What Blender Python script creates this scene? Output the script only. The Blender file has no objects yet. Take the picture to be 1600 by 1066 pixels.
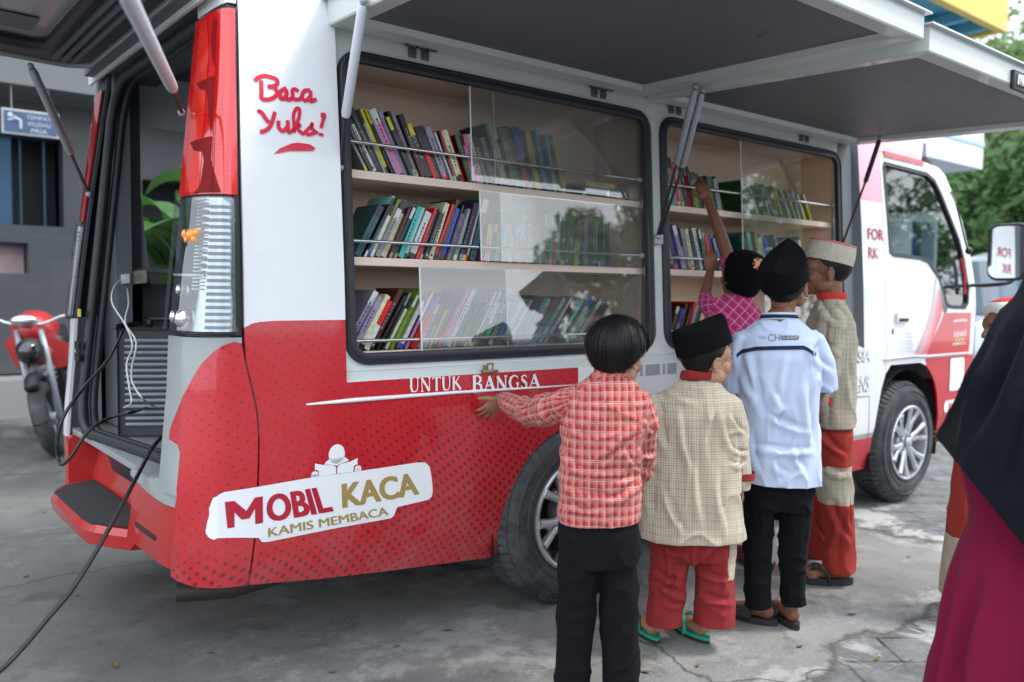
import bpy, bmesh, math, random
import numpy as np
from mathutils import Vector, Matrix, noise
from math import sin, cos, pi, radians, sqrt, atan2

random.seed(7)
SC = bpy.context.scene
COL = SC.collection

# ---------------------------------------------------------------- camera
FPX = 1316.855
CAM_POS = Vector((0, 0, 1.25))
RIGHT = Vector((0.77756964, -0.62869878, 0.01110424))
UP = Vector((0.02766812, 0.05185145, 0.99827146))
FWD = Vector((0.62818782, 0.77591834, -0.05771302))
cam_data = bpy.data.cameras.new('camera')
cam = bpy.data.objects.new('camera', cam_data)
COL.objects.link(cam)
M = Matrix((( RIGHT.x, UP.x, -FWD.x, CAM_POS.x), (RIGHT.y, UP.y, -FWD.y, CAM_POS.y),
            (RIGHT.z, UP.z, -FWD.z, CAM_POS.z), (0, 0, 0, 1)))
cam.matrix_world = M
cam_data.sensor_width = 36
cam_data.lens = FPX / 1600 * 36
cam_data.clip_start = .02
cam_data.clip_end = 500
cam_data.dof.use_dof = True
cam_data.dof.focus_distance = 2.85
cam_data.dof.aperture_fstop = 1.9
SC.camera = cam

# ---------------------------------------------------------------- sky, sun, exposure
SUN_EL, SUN_AZ = 56, 128          # degrees; azimuth measured like the sky texture's rotation
world = bpy.data.worlds.new("World")
SC.world = world
world.use_nodes = True
wn = world.node_tree.nodes
wl = world.node_tree.links
wn.clear()
wo = wn.new('ShaderNodeOutputWorld')
wb = wn.new('ShaderNodeBackground')
sky = wn.new('ShaderNodeTexSky')
sky.sky_type = 'NISHITA'
sky.sun_disc = False
sky.sun_elevation = radians(SUN_EL)
sky.sun_rotation = radians(SUN_AZ)
sky.dust_density = 4
wt = wn.new('ShaderNodeTexCoord')
wns = wn.new('ShaderNodeTexNoise')
wns.inputs['Scale'].default_value = 2.2
wns.inputs['Detail'].default_value = 4
wr = wn.new('ShaderNodeValToRGB')
wr.color_ramp.elements[0].position = .3
wr.color_ramp.elements[0].color = (.58, .66, .78, 1)
wr.color_ramp.elements[1].position = .7
wr.color_ramp.elements[1].color = (.92, .97, 1.0, 1)
wm = wn.new('ShaderNodeVectorMath'); wm.operation = 'SCALE'
wm.inputs['Scale'].default_value = 15.5
wx = wn.new('ShaderNodeMix'); wx.data_type = 'RGBA'
wx.inputs[0].default_value = .82
wl.new(wt.outputs['Generated'], wns.inputs['Vector'])
wl.new(wns.outputs['Fac'], wr.inputs['Fac'])
wl.new(wr.outputs['Color'], wm.inputs[0])
wl.new(sky.outputs['Color'], wx.inputs[6])
wl.new(wm.outputs['Vector'], wx.inputs[7])
wl.new(wx.outputs[2], wb.inputs['Color'])
wb.inputs['Strength'].default_value = .135
wl.new(wb.outputs['Background'], wo.inputs['Surface'])

sd = bpy.data.lights.new('sun', 'SUN')
sd.energy = 2.0
sd.angle = radians(12)
sd.color = (1, .96, .9)
sun = bpy.data.objects.new('sun', sd)
COL.objects.link(sun)
_az = radians(SUN_AZ)
sun_dir = Vector((sin(_az) * cos(radians(SUN_EL)), cos(_az) * cos(radians(SUN_EL)), sin(radians(SUN_EL))))
sun.rotation_euler = (-sun_dir).to_track_quat('-Z', 'Y').to_euler()
SC.view_settings.view_transform = 'Standard'
SC.view_settings.look = 'None'
SC.view_settings.exposure = 0.66
SC.view_settings.gamma = 1
SC.view_settings.use_curve_mapping = False
SC.cycles.max_bounces = 9
SC.cycles.transparent_max_bounces = 16
SC.cycles.use_denoising = True
SC.cycles.caustics_reflective = False
SC.cycles.caustics_refractive = False

# ---------------------------------------------------------------- measuring helpers (photo pixel -> place)
def ray(px, py):
    return RIGHT * (px - 800) + UP * (533 - py) + FWD * FPX
def at(px, py, d):
    """point at depth d metres along the view axis"""
    return CAM_POS + ray(px, py) * (d / FPX)
def at_y(px, py, y):
    r = ray(px, py); return CAM_POS + r * (y / r.y)
def at_x(px, py, x):
    r = ray(px, py); return CAM_POS + r * (x / r.x)
def at_z(px, py, z):
    r = ray(px, py); return CAM_POS + r * ((z - 1.25) / r.z)
def px_of(p):
    d = Vector(p) - CAM_POS
    w = d.dot(FWD)
    return 800 + FPX * d.dot(RIGHT) / w, 533 - FPX * d.dot(UP) / w

# ---------------------------------------------------------------- object helpers
def wloc(o):
    v = Vector((0, 0, 0))
    while o is not None:
        v += o.location
        o = o.parent
    return v
def tag(o, label=None, cat=None, group=None, kind=None):
    if label: o['label'] = label
    if cat: o['category'] = cat
    if group: o['group'] = group
    if kind: o['kind'] = kind
    return o
def thing(name, label, cat, loc=(0, 0, 0), group=None):
    o = bpy.data.objects.new(name, None)
    o.empty_display_size = .1
    COL.objects.link(o)
    o.location = loc
    return tag(o, label, cat, group)
def obj(name, bm, mats, parent=None, smooth=False, loc=None):
    """link a bmesh (or mesh) built in world coordinates as one object"""
    if isinstance(bm, bmesh.types.BMesh):
        me = bpy.data.meshes.new(name)
        bm.normal_update()
        bm.to_mesh(me)
        bm.free()
    else:
        me = bm
        me.name = name
    o = bpy.data.objects.new(name, me)
    COL.objects.link(o)
    org = wloc(parent) if parent else (Vector(loc) if loc is not None else Vector((0, 0, 0)))
    if org.length > 0:
        me.transform(Matrix.Translation(-org))
    if parent:
        o.parent = parent
    elif loc is not None:
        o.location = loc
    if mats is not None:
        for m in (mats if isinstance(mats, (list, tuple)) else [mats]):
            me.materials.append(m)
    if smooth is not False:
        me.polygons.foreach_set('use_smooth', [True] * len(me.polygons))
        if smooth is not True:
            for e in sharp_edges(me, smooth):
                me.edges[e].use_edge_sharp = True
    return o
def sharp_edges(me, deg):
    bm = bmesh.new(); bm.from_mesh(me)
    lim = radians(deg); r = []
    for e in bm.edges:
        if len(e.link_faces) == 2 and e.calc_face_angle(0) > lim:
            r.append(e.index)
    bm.free()
    return r
def evaluated(me, mods):
    """apply modifiers (list of (type, dict)) to a mesh and return a new mesh"""
    o = bpy.data.objects.new('tmp', me)
    COL.objects.link(o)
    for t, kw in mods:
        m = o.modifiers.new(t, t)
        for k, v in kw.items():
            setattr(m, k, v)
    dg = bpy.context.evaluated_depsgraph_get()
    dg.update()
    r = bpy.data.meshes.new_from_object(o.evaluated_get(dg))
    bpy.data.objects.remove(o)
    return r
def bm_mesh(bm):
    me = bpy.data.meshes.new('m'); bm.normal_update(); bm.to_mesh(me); bm.free(); return me

# ---------------------------------------------------------------- shapes (added to a bmesh)
def face(bm, pts, mi=0):
    f = bm.faces.new([bm.verts.new(p) for p in pts]); f.material_index = mi; return f
def box(bm, lo, hi, mi=0, bev=0):
    r = bmesh.ops.create_cube(bm, size=1)
    vs = r['verts']
    c = [(a + b) / 2 for a, b in zip(lo, hi)]; s = [abs(b - a) for a, b in zip(lo, hi)]
    for v in vs:
        v.co = Vector((c[0] + v.co.x * s[0], c[1] + v.co.y * s[1], c[2] + v.co.z * s[2]))
    fs = {f for v in vs for f in v.link_faces}
    for f in fs: f.material_index = mi
    if bev:
        es = list({e for v in vs for e in v.link_edges})
        r = bmesh.ops.bevel(bm, geom=es, offset=bev, segments=2, affect='EDGES', profile=.7)
        for f in r['faces']: f.material_index = mi
    return vs
def obox(bm, c, ax, ay, az, mi=0, bev=0):
    """oriented box: centre and three half-axis vectors"""
    r = bmesh.ops.create_cube(bm, size=2)
    ax, ay, az, c = Vector(ax), Vector(ay), Vector(az), Vector(c)
    vs = r['verts']
    for v in vs:
        v.co = c + ax * v.co.x + ay * v.co.y + az * v.co.z
    for f in {f for v in vs for f in v.link_faces}: f.material_index = mi
    if bev:
        es = list({e for v in vs for e in v.link_edges})
        r = bmesh.ops.bevel(bm, geom=es, offset=bev, segments=2, affect='EDGES', profile=.7)
        for f in r['faces']: f.material_index = mi
def frame_of(d):
    d = d.normalized()
    a = Vector((0, 0, 1)) if abs(d.z) < .9 else Vector((1, 0, 0))
    x = d.cross(a).normalized()
    return x, d.cross(x).normalized()
def tube(bm, pts, rad, n=10, mi=0, cap=True, flat=1.0, up=None, round_ends=False):
    """tapered tube through points; rad number or list; flat squeezes one axis"""
    pts = [Vector(p) for p in pts]
    if not isinstance(rad, (list, tuple)): rad = [rad] * len(pts)
    rad = list(rad)
    if round_ends:
        d0 = (pts[0] - pts[1]).normalized(); d1 = (pts[-1] - pts[-2]).normalized()
        pts = [pts[0] + d0 * rad[0] * .95, pts[0] + d0 * rad[0] * .65] + pts + [pts[-1] + d1 * rad[-1] * .65, pts[-1] + d1 * rad[-1] * .95]
        rad = [rad[0] * .3, rad[0] * .76] + rad + [rad[-1] * .76, rad[-1] * .3]
    rings = []
    px = None
    for i, p in enumerate(pts):
        if i == 0: d = pts[1] - pts[0]
        elif i == len(pts) - 1: d = pts[-1] - pts[-2]
        else: d = (pts[i + 1] - p).normalized() + (p - pts[i - 1]).normalized()
        if d.length < 1e-9: d = pts[i] - pts[i - 1]
        d.normalize()
        if px is None:
            if up is not None:
                x = (Vector(up) - d * Vector(up).dot(d)).normalized()
            else:
                x = frame_of(d)[0]
        else:
            x = (px - d * px.dot(d)).normalized()
        px = x
        y = d.cross(x)
        rings.append([bm.verts.new(p + (x * cos(2 * pi * k / n) * flat + y * sin(2 * pi * k / n)) * rad[i]) for k in range(n)])
    for a, b in zip(rings, rings[1:]):
        for k in range(n):
            f = bm.faces.new((a[k], a[(k + 1) % n], b[(k + 1) % n], b[k])); f.material_index = mi
    if cap:
        f = bm.faces.new(rings[0][::-1]); f.material_index = mi
        f = bm.faces.new(rings[-1]); f.material_index = mi
    return rings
def loft(bm, rings, mi=0, cap=True, closed=True):
    R = [[bm.verts.new(p) for p in r] for r in rings]
    n = len(R[0])
    for a, b in zip(R, R[1:]):
        for k in range(n if closed else n - 1):
            f = bm.faces.new((a[k], a[(k + 1) % n], b[(k + 1) % n], b[k])); f.material_index = mi
    if cap and closed:
        f = bm.faces.new(R[0][::-1]); f.material_index = mi
        f = bm.faces.new(R[-1]); f.material_index = mi
    return R
def ball(bm, c, ax, ay, az, seg=16, rings=10, mi=0):
    """ellipsoid with three axis vectors"""
    r = bmesh.ops.create_uvsphere(bm, u_segments=seg, v_segments=rings, radius=1)
    c, ax, ay, az = Vector(c), Vector(ax), Vector(ay), Vector(az)
    for v in r['verts']:
        v.co = c + ax * v.co.x + ay * v.co.y + az * v.co.z
    for f in {f for v in r['verts'] for f in v.link_faces}: f.material_index = mi
    return r['verts']
def smooth_path(pts, n=6):
    """Catmull-Rom through points"""
    P = [Vector(p) for p in pts]
    P = [P[0] * 2 - P[1]] + P + [P[-1] * 2 - P[-2]]
    out = []
    for i in range(1, len(P) - 2):
        a, b, c, d = P[i - 1], P[i], P[i + 1], P[i + 2]
        for k in range(n):
            t = k / n
            out.append(.5 * (2 * b + (c - a) * t + (2 * a - 5 * b + 4 * c - d) * t * t + (3 * b - a - 3 * c + d) * t ** 3))
    out.append(P[-2])
    return out
def rrect(x0, y0, x1, y1, r, n=5):
    out = []
    for cx, cy, a in ((x1 - r, y0 + r, -90), (x1 - r, y1 - r, 0), (x0 + r, y1 - r, 90), (x0 + r, y0 + r, 180)):
        for k in range(n + 1):
            t = radians(a + 90 * k / n)
            out.append((cx + r * cos(t), cy + r * sin(t)))
    return out
def fill2d(outline, holes=()):
    """triangulated 2-D polygon with holes -> bmesh in the xy plane"""
    bm = bmesh.new()
    es = []
    for loop in (outline, *holes):
        vs = [bm.verts.new((p[0], p[1], 0)) for p in loop]
        for a, b in zip(vs, vs[1:] + vs[:1]):
            es.append(bm.edges.new((a, b)))
    bmesh.ops.triangle_fill(bm, use_beauty=True, use_dissolve=False, edges=es, normal=(0, 0, 1))
    for f in bm.faces:
        if f.normal.z < 0: f.normal_flip()
    return bm
def slice2d(bm, xs=(), ys=()):
    for x in xs:
        bmesh.ops.bisect_plane(bm, geom=bm.verts[:] + bm.edges[:] + bm.faces[:], plane_co=(x, 0, 0), plane_no=(1, 0, 0), dist=1e-6)
    for y in ys:
        bmesh.ops.bisect_plane(bm, geom=bm.verts[:] + bm.edges[:] + bm.faces[:], plane_co=(0, y, 0), plane_no=(0, 1, 0), dist=1e-6)
def arange(a, b, s):
    n = max(1, int(round((b - a) / s)))
    return [a + (b - a) * i / n for i in range(1, n)]
def text_bm(s, size, bold=0, shear=0, space=1):
    cu = bpy.data.curves.new('t', 'FONT')
    cu.body = s; cu.size = size; cu.offset = bold; cu.shear = shear; cu.space_character = space
    cu.resolution_u = 4
    o = bpy.data.objects.new('t', cu)
    COL.objects.link(o)
    dg = bpy.context.evaluated_depsgraph_get(); dg.update()
    me = bpy.data.meshes.new_from_object(o.evaluated_get(dg))
    bpy.data.objects.remove(o)
    bm = bmesh.new(); bm.from_mesh(me)
    return bm
def fit2d(bm, quad):
    """fit a flat bmesh's bounding box into a 2-D quad (bl, br, tr, tl)"""
    xs = [v.co.x for v in bm.verts]; ys = [v.co.y for v in bm.verts]
    x0, x1, y0, y1 = min(xs), max(xs), min(ys), max(ys)
    bl, br, tr, tl = [Vector((q[0], q[1], 0)) for q in quad]
    for v in bm.verts:
        a = (v.co.x - x0) / (x1 - x0); b = (v.co.y - y0) / (y1 - y0)
        v.co = bl * (1 - a) * (1 - b) + br * a * (1 - b) + tr * a * b + tl * (1 - a) * b
    return bm
def ribbon2d(bm, pts, w, lift=0):
    """stroke of width w (number or list) along 2-D points, z = lift"""
    P = [Vector((p[0], p[1])) for p in pts]
    if not isinstance(w, (list, tuple)): w = [w] * len(P)
    L, Rr = [], []
    for i, p in enumerate(P):
        d = (P[min(i + 1, len(P) - 1)] - P[max(i - 1, 0)]).normalized()
        nn = Vector((-d.y, d.x)) * w[i] / 2
        L.append(bm.verts.new((p.x + nn.x, p.y + nn.y, lift))); Rr.append(bm.verts.new((p.x - nn.x, p.y - nn.y, lift)))
    for i in range(len(P) - 1):
        bm.faces.new((Rr[i], Rr[i + 1], L[i + 1], L[i]))
def sp2(pts, n=6):
    return [(p.x, p.y) for p in smooth_path([(a, b, 0) for a, b in pts], n)]

# ---------------------------------------------------------------- materials
class NT:
    def __init__(s, name):
        s.m = bpy.data.materials.new(name); s.m.use_nodes = True
        s.t = s.m.node_tree; s.n = s.t.nodes; s.l = s.t.links
        s.b = s.n['Principled BSDF']
    def new(s, t, **kw):
        n = s.n.new(t)
        for k, v in kw.items(): setattr(n, k, v)
        return n
    def math(s, op, a, b=None, c=None):
        n = s.new('ShaderNodeMath', operation=op)
        for i, v in enumerate((a, b, c)):
            if v is None: continue
            if isinstance(v, (int, float)): n.inputs[i].default_value = v
            else: s.l.new(v, n.inputs[i])
        return n.outputs[0]
    def mix(s, f, a, b):
        n = s.new('ShaderNodeMix', data_type='RGBA')
        for i, v in ((0, f), (6, a), (7, b)):
            if isinstance(v, (int, float)): n.inputs[i].default_value = v
            elif isinstance(v, tuple): n.inputs[i].default_value = (*v[:3], 1)
            else: s.l.new(v, n.inputs[i])
        return n.outputs[2]
    def noise(s, scale, detail=3, vec=None, rough=.5, dist=0):
        n = s.new('ShaderNodeTexNoise')
        n.inputs['Scale'].default_value = scale; n.inputs['Detail'].default_value = detail
        n.inputs['Roughness'].default_value = rough; n.inputs['Distortion'].default_value = dist
        if vec is not None: s.l.new(vec, n.inputs['Vector'])
        return n.outputs['Fac']
    def ramp(s, f, stops):
        n = s.new('ShaderNodeValToRGB')
        el = n.color_ramp.elements
        while len(el) < len(stops): el.new(.5)
        for e, (p, c) in zip(el, stops):
            e.position = p; e.color = (*c, 1) if isinstance(c, tuple) else (c, c, c, 1)
        s.l.new(f, n.inputs['Fac'])
        return n.outputs['Color']
    def obj_co(s):
        return s.new('ShaderNodeTexCoord').outputs['Object']
    def sep(s, v):
        n = s.new('ShaderNodeSeparateXYZ'); s.l.new(v, n.inputs[0]); return n.outputs
    def bump(s, h, strength=.2, dist=.01):
        n = s.new('ShaderNodeBump'); n.inputs['Strength'].default_value = strength; n.inputs['Distance'].default_value = dist
        s.l.new(h, n.inputs['Height']); s.l.new(n.outputs['Normal'], s.b.inputs['Normal'])
    def set(s, **kw):
        names = dict(col='Base Color', rough='Roughness', metal='Metallic', spec='Specular IOR Level', coat='Coat Weight', coatr='Coat Roughness',
                     alpha='Alpha', trans='Transmission Weight', sheen='Sheen Weight', sub='Subsurface Weight', ior='IOR')
        for k, v in kw.items():
            i = s.b.inputs[names[k]]
            if isinstance(v, tuple): i.default_value = (*v, 1) if len(v) == 3 else v
            elif isinstance(v, (int, float)): i.default_value = v
            else: s.l.new(v, i)
        return s
def mat(name, col, rough=.5, metal=0, spec=.5, coat=0, var=.15, scale=12, bump=0, bscale=200, sheen=0, dirt=None):
    """plain surface with slight tonal variation and optional fine bump"""
    t = NT(name)
    co = t.obj_co()
    lo = tuple(c * (1 - var) for c in col); hi = tuple(min(1, c * (1 + var)) for c in col)
    c = t.mix(t.noise(scale, 5, co, .6), lo, hi)
    if dirt:
        f = t.ramp(t.noise(dirt[1], 8, co, .7, .4), [(dirt[2], 0.), (dirt[3], 1.)])
        c = t.mix(f, c, dirt[0])
    t.set(col=c, rough=rough, metal=metal, spec=spec, coat=coat, coatr=.04, sheen=sheen)
    if rough > .05:
        rn = t.math('MULTIPLY_ADD', t.noise(scale * 2.3, 4, co), .25 * rough, rough * .87)
        t.l.new(rn, t.b.inputs['Roughness'])
    if bump: t.bump(t.noise(bscale, 4, co), bump, .003)
    return t.m
def glassy(name, tint=(1, 1, 1), refl=.12, rough=.0, body=None, body_fac=0):
    """thin sheet glass: see-through with a mirror-like reflection"""
    t = NT(name); t.n.remove(t.b)
    out = t.n['Material Output']
    tr = t.new('ShaderNodeBsdfTransparent'); tr.inputs[0].default_value = (*tint, 1)
    gl = t.new('ShaderNodeBsdfGlossy'); gl.inputs['Roughness'].default_value = rough
    fr = t.new('ShaderNodeFresnel'); fr.inputs['IOR'].default_value = 1.5
    f = t.math('MINIMUM', t.math('MULTIPLY_ADD', fr.outputs[0], 1.6, refl - .06), 1.0)
    ms = t.new('ShaderNodeMixShader')
    t.l.new(f, ms.inputs[0]); t.l.new(tr.outputs[0], ms.inputs[1]); t.l.new(gl.outputs[0], ms.inputs[2])
    t.l.new(ms.outputs[0], out.inputs['Surface'])
    return t.m
# ================================================================ VAN MATERIALS
def paint(name, col, coat=.6, rough=.42, metal=0, dust=.12):
    t = NT(name); co = t.obj_co()
    c = t.mix(t.noise(3, 4, co), tuple(v * .93 for v in col), tuple(min(1, v * 1.04) for v in col))
    d = t.ramp(t.noise(7, 9, co, .75, .6), [(.5, 0.), (.85, 1.)])
    c = t.mix(t.math('MULTIPLY', d, dust), c, (.42, .40, .37))
    r = t.math('MULTIPLY_ADD', t.noise(25, 6, co), .16, rough - .08)
    t.set(col=c, rough=r, metal=metal, coat=coat, coatr=.06)
    return t
M_WHITE = paint('white_paint', (.73, .75, .775), dust=.2).m
M_SILVER = paint('silver_paint', (.30, .325, .325), coat=.4, rough=.5, dust=.25).m
M_PINK = paint('faded_pink_film', (.74, .36, .46)).m
M_REDPLAIN = paint('plain_red_paint', (.50, .009, .019), coat=.6, dust=.05).m
M_BUMPERRED = paint('bumper_red_paint', (.45, .012, .012), coat=.6, dust=.08).m

def halftone(name):
    """red film with a warped halftone of dark dots growing towards the rear wheel (uv in metres)"""
    t = paint(name, (.50, .008, .018), coat=.65, rough=.40, dust=.04)
    base = t.b.inputs['Base Color'].links[0].from_socket
    uv = t.new('ShaderNodeUVMap').outputs[0]
    s = t.sep(uv)
    u, z = s[0], s[1]
    du = t.math('SUBTRACT', u, 1.95); dz = t.math('SUBTRACT', z, .50)
    # warp: rows bow like a wave
    w1 = t.math('MULTIPLY', t.math('SINE', t.math('MULTIPLY_ADD', u, 5.2, 1.2)), .05)
    w2 = t.math('MULTIPLY', t.math('SINE', t.math('MULTIPLY_ADD', z, 9.0, .4)), .035)
    uu = t.math('ADD', u, w2); zz = t.math('ADD', t.math('SUBTRACT', z, w1), t.math('MULTIPLY', u, .10))
    prox = t.new('ShaderNodeMapRange'); prox.clamp = True
    dist = t.math('SQRT', t.math('ADD', t.math('POWER', t.math('MULTIPLY', du, .75), 2), t.math('POWER', t.math('MULTIPLY', dz, 1.5), 2)))
    t.l.new(dist, prox.inputs[0])
    prox.inputs[1].default_value = .0; prox.inputs[2].default_value = .75
    prox.inputs[3].default_value = .0098; prox.inputs[4].default_value = .0030
    low = t.new('ShaderNodeMapRange'); low.clamp = True
    t.l.new(z, low.inputs[0]); low.inputs[1].default_value = .52; low.inputs[2].default_value = .40
    low.inputs[3].default_value = 0; low.inputs[4].default_value = .0072
    rad = t.math('MAXIMUM', prox.outputs[0], low.outputs[0])
    masks = []
    for ox, oz in ((0, 0), (.5, .5)):
        cx, cz = .046, .034
        fx = t.math('SUBTRACT', t.math('FRACT', t.math('ADD', t.math('DIVIDE', uu, cx), ox)), .5)
        fz = t.math('SUBTRACT', t.math('FRACT', t.math('ADD', t.math('DIVIDE', zz, cz), oz)), .5)
        r = t.math('SQRT', t.math('ADD', t.math('POWER', t.math('MULTIPLY', fx, cx), 2), t.math('POWER', t.math('MULTIPLY', fz, cz), 2)))
        m = t.new('ShaderNodeMapRange'); m.clamp = True
        t.l.new(t.math('SUBTRACT', rad, r), m.inputs[0]); m.inputs[1].default_value = -.0006; m.inputs[2].default_value = .0008
        masks.append(m.outputs[0])
    mk = t.math('MAXIMUM', masks[0], masks[1])
    c = t.mix(t.math('MULTIPLY', mk, .85), base, (.10, .006, .010))
    gz = t.new('ShaderNodeMapRange'); gz.clamp = True; t.l.new(z, gz.inputs[0]); gz.inputs[1].default_value = .62; gz.inputs[2].default_value = .28; gz.inputs[3].default_value = 0; gz.inputs[4].default_value = .34
    c = t.mix(t.math('MULTIPLY', gz.outputs[0], t.ramp(t.noise(11, 8, t.obj_co(), .72, .5), [(.38, 0.), (.75, 1.)])), c, (.30, .26, .24))
    t.set(col=c)
    return t.m
M_RED = halftone('red_halftone_film')
M_DARK = mat('dark_interior', (.055, .062, .075), .65, var=.15, bump=.15, bscale=90)
M_LINING = mat('grey_interior_lining', (.125, .142, .162), .7, bump=.15, bscale=120)
M_FLAPLIN = mat('flap_lining', (.105, .112, .125), .55, var=.1, scale=6, bump=.1, bscale=160, dirt=((.04, .04, .045), 5, .66, .72))
M_FLAPRIM = paint('flap_rim_paint', (.55, .58, .57), coat=.3, rough=.5, dust=.2).m
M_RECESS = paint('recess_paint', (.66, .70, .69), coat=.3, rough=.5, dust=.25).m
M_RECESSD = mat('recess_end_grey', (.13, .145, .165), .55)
M_RUBBER = mat('black_rubber', (.018, .021, .028), .5, var=.2, bump=.1)
M_BLACK = mat('black_plastic', (.012, .012, .014), .45)
M_UNDER = mat('underbody', (.006, .006, .007), .85)
M_STEEL = mat('polished_steel', (.62, .64, .67), .22, metal=.95, var=.05)
M_ALLOY = mat('cast_alloy', (.60, .62, .66), .30, metal=.75, var=.08, dirt=((.16, .14, .12), 9, .55, .8))
M_GREYSTEEL = mat('strut_grey', (.36, .39, .43), .42, metal=.4, var=.06)
M_STRUTLIGHT = mat('strut_light_grey', (.55, .58, .63), .4, metal=.15, var=.06)
M_WOOD = mat('beech_laminate', (.76, .58, .45), .45, var=.06, scale=3)
M_WOODEDGE = mat('beech_edge', (.80, .64, .54), .4, var=.05, scale=3)
M_FILMW = mat('white_vinyl', (.80, .82, .85), .35, coat=.4, var=.03)
M_FILMR = mat('red_vinyl', (.62, .010, .05), .35, coat=.4, var=.05)
M_FILMR2 = mat('crimson_vinyl', (.42, .008, .03), .35, coat=.4, var=.05)
M_GOLD = mat('gold_vinyl', (.36, .26, .085), .35, coat=.4, var=.05)
M_GLASS = glassy('window_glass', (.96, .98, .97), .14)
def hazy_pane():
    m = glassy('acrylic_pane', (.965, .975, .97), .15); nt = m.node_tree; out = nt.nodes['Material Output']
    old = out.inputs['Surface'].links[0].from_socket
    df = nt.nodes.new('ShaderNodeBsdfDiffuse'); df.inputs[0].default_value = (.8, .82, .82, 1)
    nz = nt.nodes.new('ShaderNodeTexNoise'); nz.inputs['Scale'].default_value = 6; nz.inputs['Detail'].default_value = 6
    tc = nt.nodes.new('ShaderNodeTexCoord'); nt.links.new(tc.outputs['Object'], nz.inputs['Vector'])
    mr = nt.nodes.new('ShaderNodeMapRange'); mr.inputs[1].default_value = .3; mr.inputs[2].default_value = .75; mr.inputs[3].default_value = .03; mr.inputs[4].default_value = .085
    nt.links.new(nz.outputs['Fac'], mr.inputs[0])
    mx = nt.nodes.new('ShaderNodeMixShader'); nt.links.new(mr.outputs[0], mx.inputs[0]); nt.links.new(old, mx.inputs[1]); nt.links.new(df.outputs[0], mx.inputs[2]); nt.links.new(mx.outputs[0], out.inputs['Surface'])
    return m
M_PANE = hazy_pane()
M_TINT = glassy('tinted_glass', (.50, .56, .58), .11)
def rubber_tyre():
    t = NT('tyre_rubber'); co = t.obj_co()
    d = t.ramp(t.noise(9, 8, co, .7, .5), [(.42, 0.), (.75, 1.)])
    c = t.mix(t.math('MULTIPLY', d, .55), (.028, .032, .038), (.16, .165, .17))
    t.set(col=c, rough=.72); t.bump(t.noise(160, 4, co), .25, .003)
    return t.m
M_TYRE = rubber_tyre()

# ================================================================ VAN SKIN: (u, z) -> place.  u = x along the near side; u < .95 wraps the rear corner
_ZT = [.20, .27, .36, .5, .75, .95, 1.3, 1.7, 2.1, 2.2, 2.24, 2.28]
_TY = [.06, .05, .025, .005, 0, .003, .020, .050, .085, .10, .12, .17]
def ty(z): return float(np.interp(z, _ZT, _TY))
def xr(z): return float(np.interp(z, [.3, .55, .66, .9, 1.1, 1.6, 2.1], [.785, .765, .762, .788, .80, .858, .925]))
_FX = [1, .55, .24, .06, 0, 0]
_FY = [0, .006, .038, .095, .16, .22]
def S0(u, z):
    y = 2.425 + ty(z)
    if u >= .95: return Vector((u, y, z))
    t = (.95 - u) / .30 * 5
    i = min(4, int(t)); k = t - i
    k2 = k
    fx = _FX[i] + (_FX[i + 1] - _FX[i]) * k2
    fy = _FY[i] + (_FY[i + 1] - _FY[i]) * k2
    x0 = xr(z)
    return Vector((x0 + (.95 - x0) * fx, y + fy, z))
def S(u, z, off=0):
    p = S0(u, z)
    if off:
        e = .012
        a = S0(u + e, z) - S0(u - e, z); b = S0(u, z + e) - S0(u, z - e)
        n = a.cross(b).normalized()
        if u > .95 and n.y > 0: n = -n
        if u <= .95 and n.dot(Vector((-.5, -1, 0))) < 0: n = -n
        p = p + n * off
    return p
_us = np.concatenate([np.linspace(.65, .95, 61), np.linspace(.96, 6.1, 515)])
_zs = np.linspace(.22, 2.28, 413)
_grid = None
def uz(px, py):
    """(u, z) of the van skin seen at a photo pixel"""
    global _grid
    if _grid is None:
        P = np.array([[S0(u, z) for z in _zs] for u in _us])
        d = P - np.array(CAM_POS)
        w = d @ np.array(FWD)
        _grid = np.stack([800 + FPX * (d @ np.array(RIGHT)) / w, 533 - FPX * (d @ np.array(UP)) / w], -1)
    q = (_grid[..., 0] - px) ** 2 + (_grid[..., 1] - py) ** 2
    i, j = np.unravel_index(np.argmin(q), q.shape)
    return float(_us[i]), float(_zs[j])
MIRY = 3.2875
def mirror(p): return Vector((p.x, 2 * MIRY - p.y, p.z))

ZCUT = [.3, .36, .43, .5, .6, .75, .95, 1.1, 1.3, 1.5, 1.7, 1.9, 2.1, 2.2, 2.24]
UCUT = [.68, .71, .74, .77, .80, .83, .86, .89, .92, .95] + [1 + .25 * k for k in range(21)]
def skin_mesh(polys, off=0, far=False, thick=0, gran=True):
    """polys: list of (outline, holes, material index) in (u, z) -> bmesh on the van skin with uv in metres"""
    out = bmesh.new()
    uvl = out.loops.layers.uv.new('UVMap')
    for outline, holes, mi in polys:
        b = fill2d(outline, holes)
        if gran: slice2d(b, UCUT, ZCUT)
        vm = {}
        for v in b.verts:
            p = S(v.co.x, v.co.y, off)
            vm[v] = (out.verts.new(mirror(p) if far else p), (v.co.x, v.co.y))
        for f in b.faces:
            vs = [vm[v] for v in f.verts]
            if far: vs = vs[::-1]
            try: nf = out.faces.new([a[0] for a in vs])
            except ValueError: continue
            nf.material_index = mi
            for lp, a in zip(nf.loops, vs): lp[uvl].uv = a[1]
        b.free()
    bmesh.ops.remove_doubles(out, verts=out.verts[:], dist=.0004)
    if thick:
        me = bm_mesh(out)
        me = evaluated(me, [('SOLIDIFY', dict(thickness=thick, offset=-1, use_even_offset=False))])
        out = bmesh.new(); out.from_mesh(me)
    return out
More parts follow.
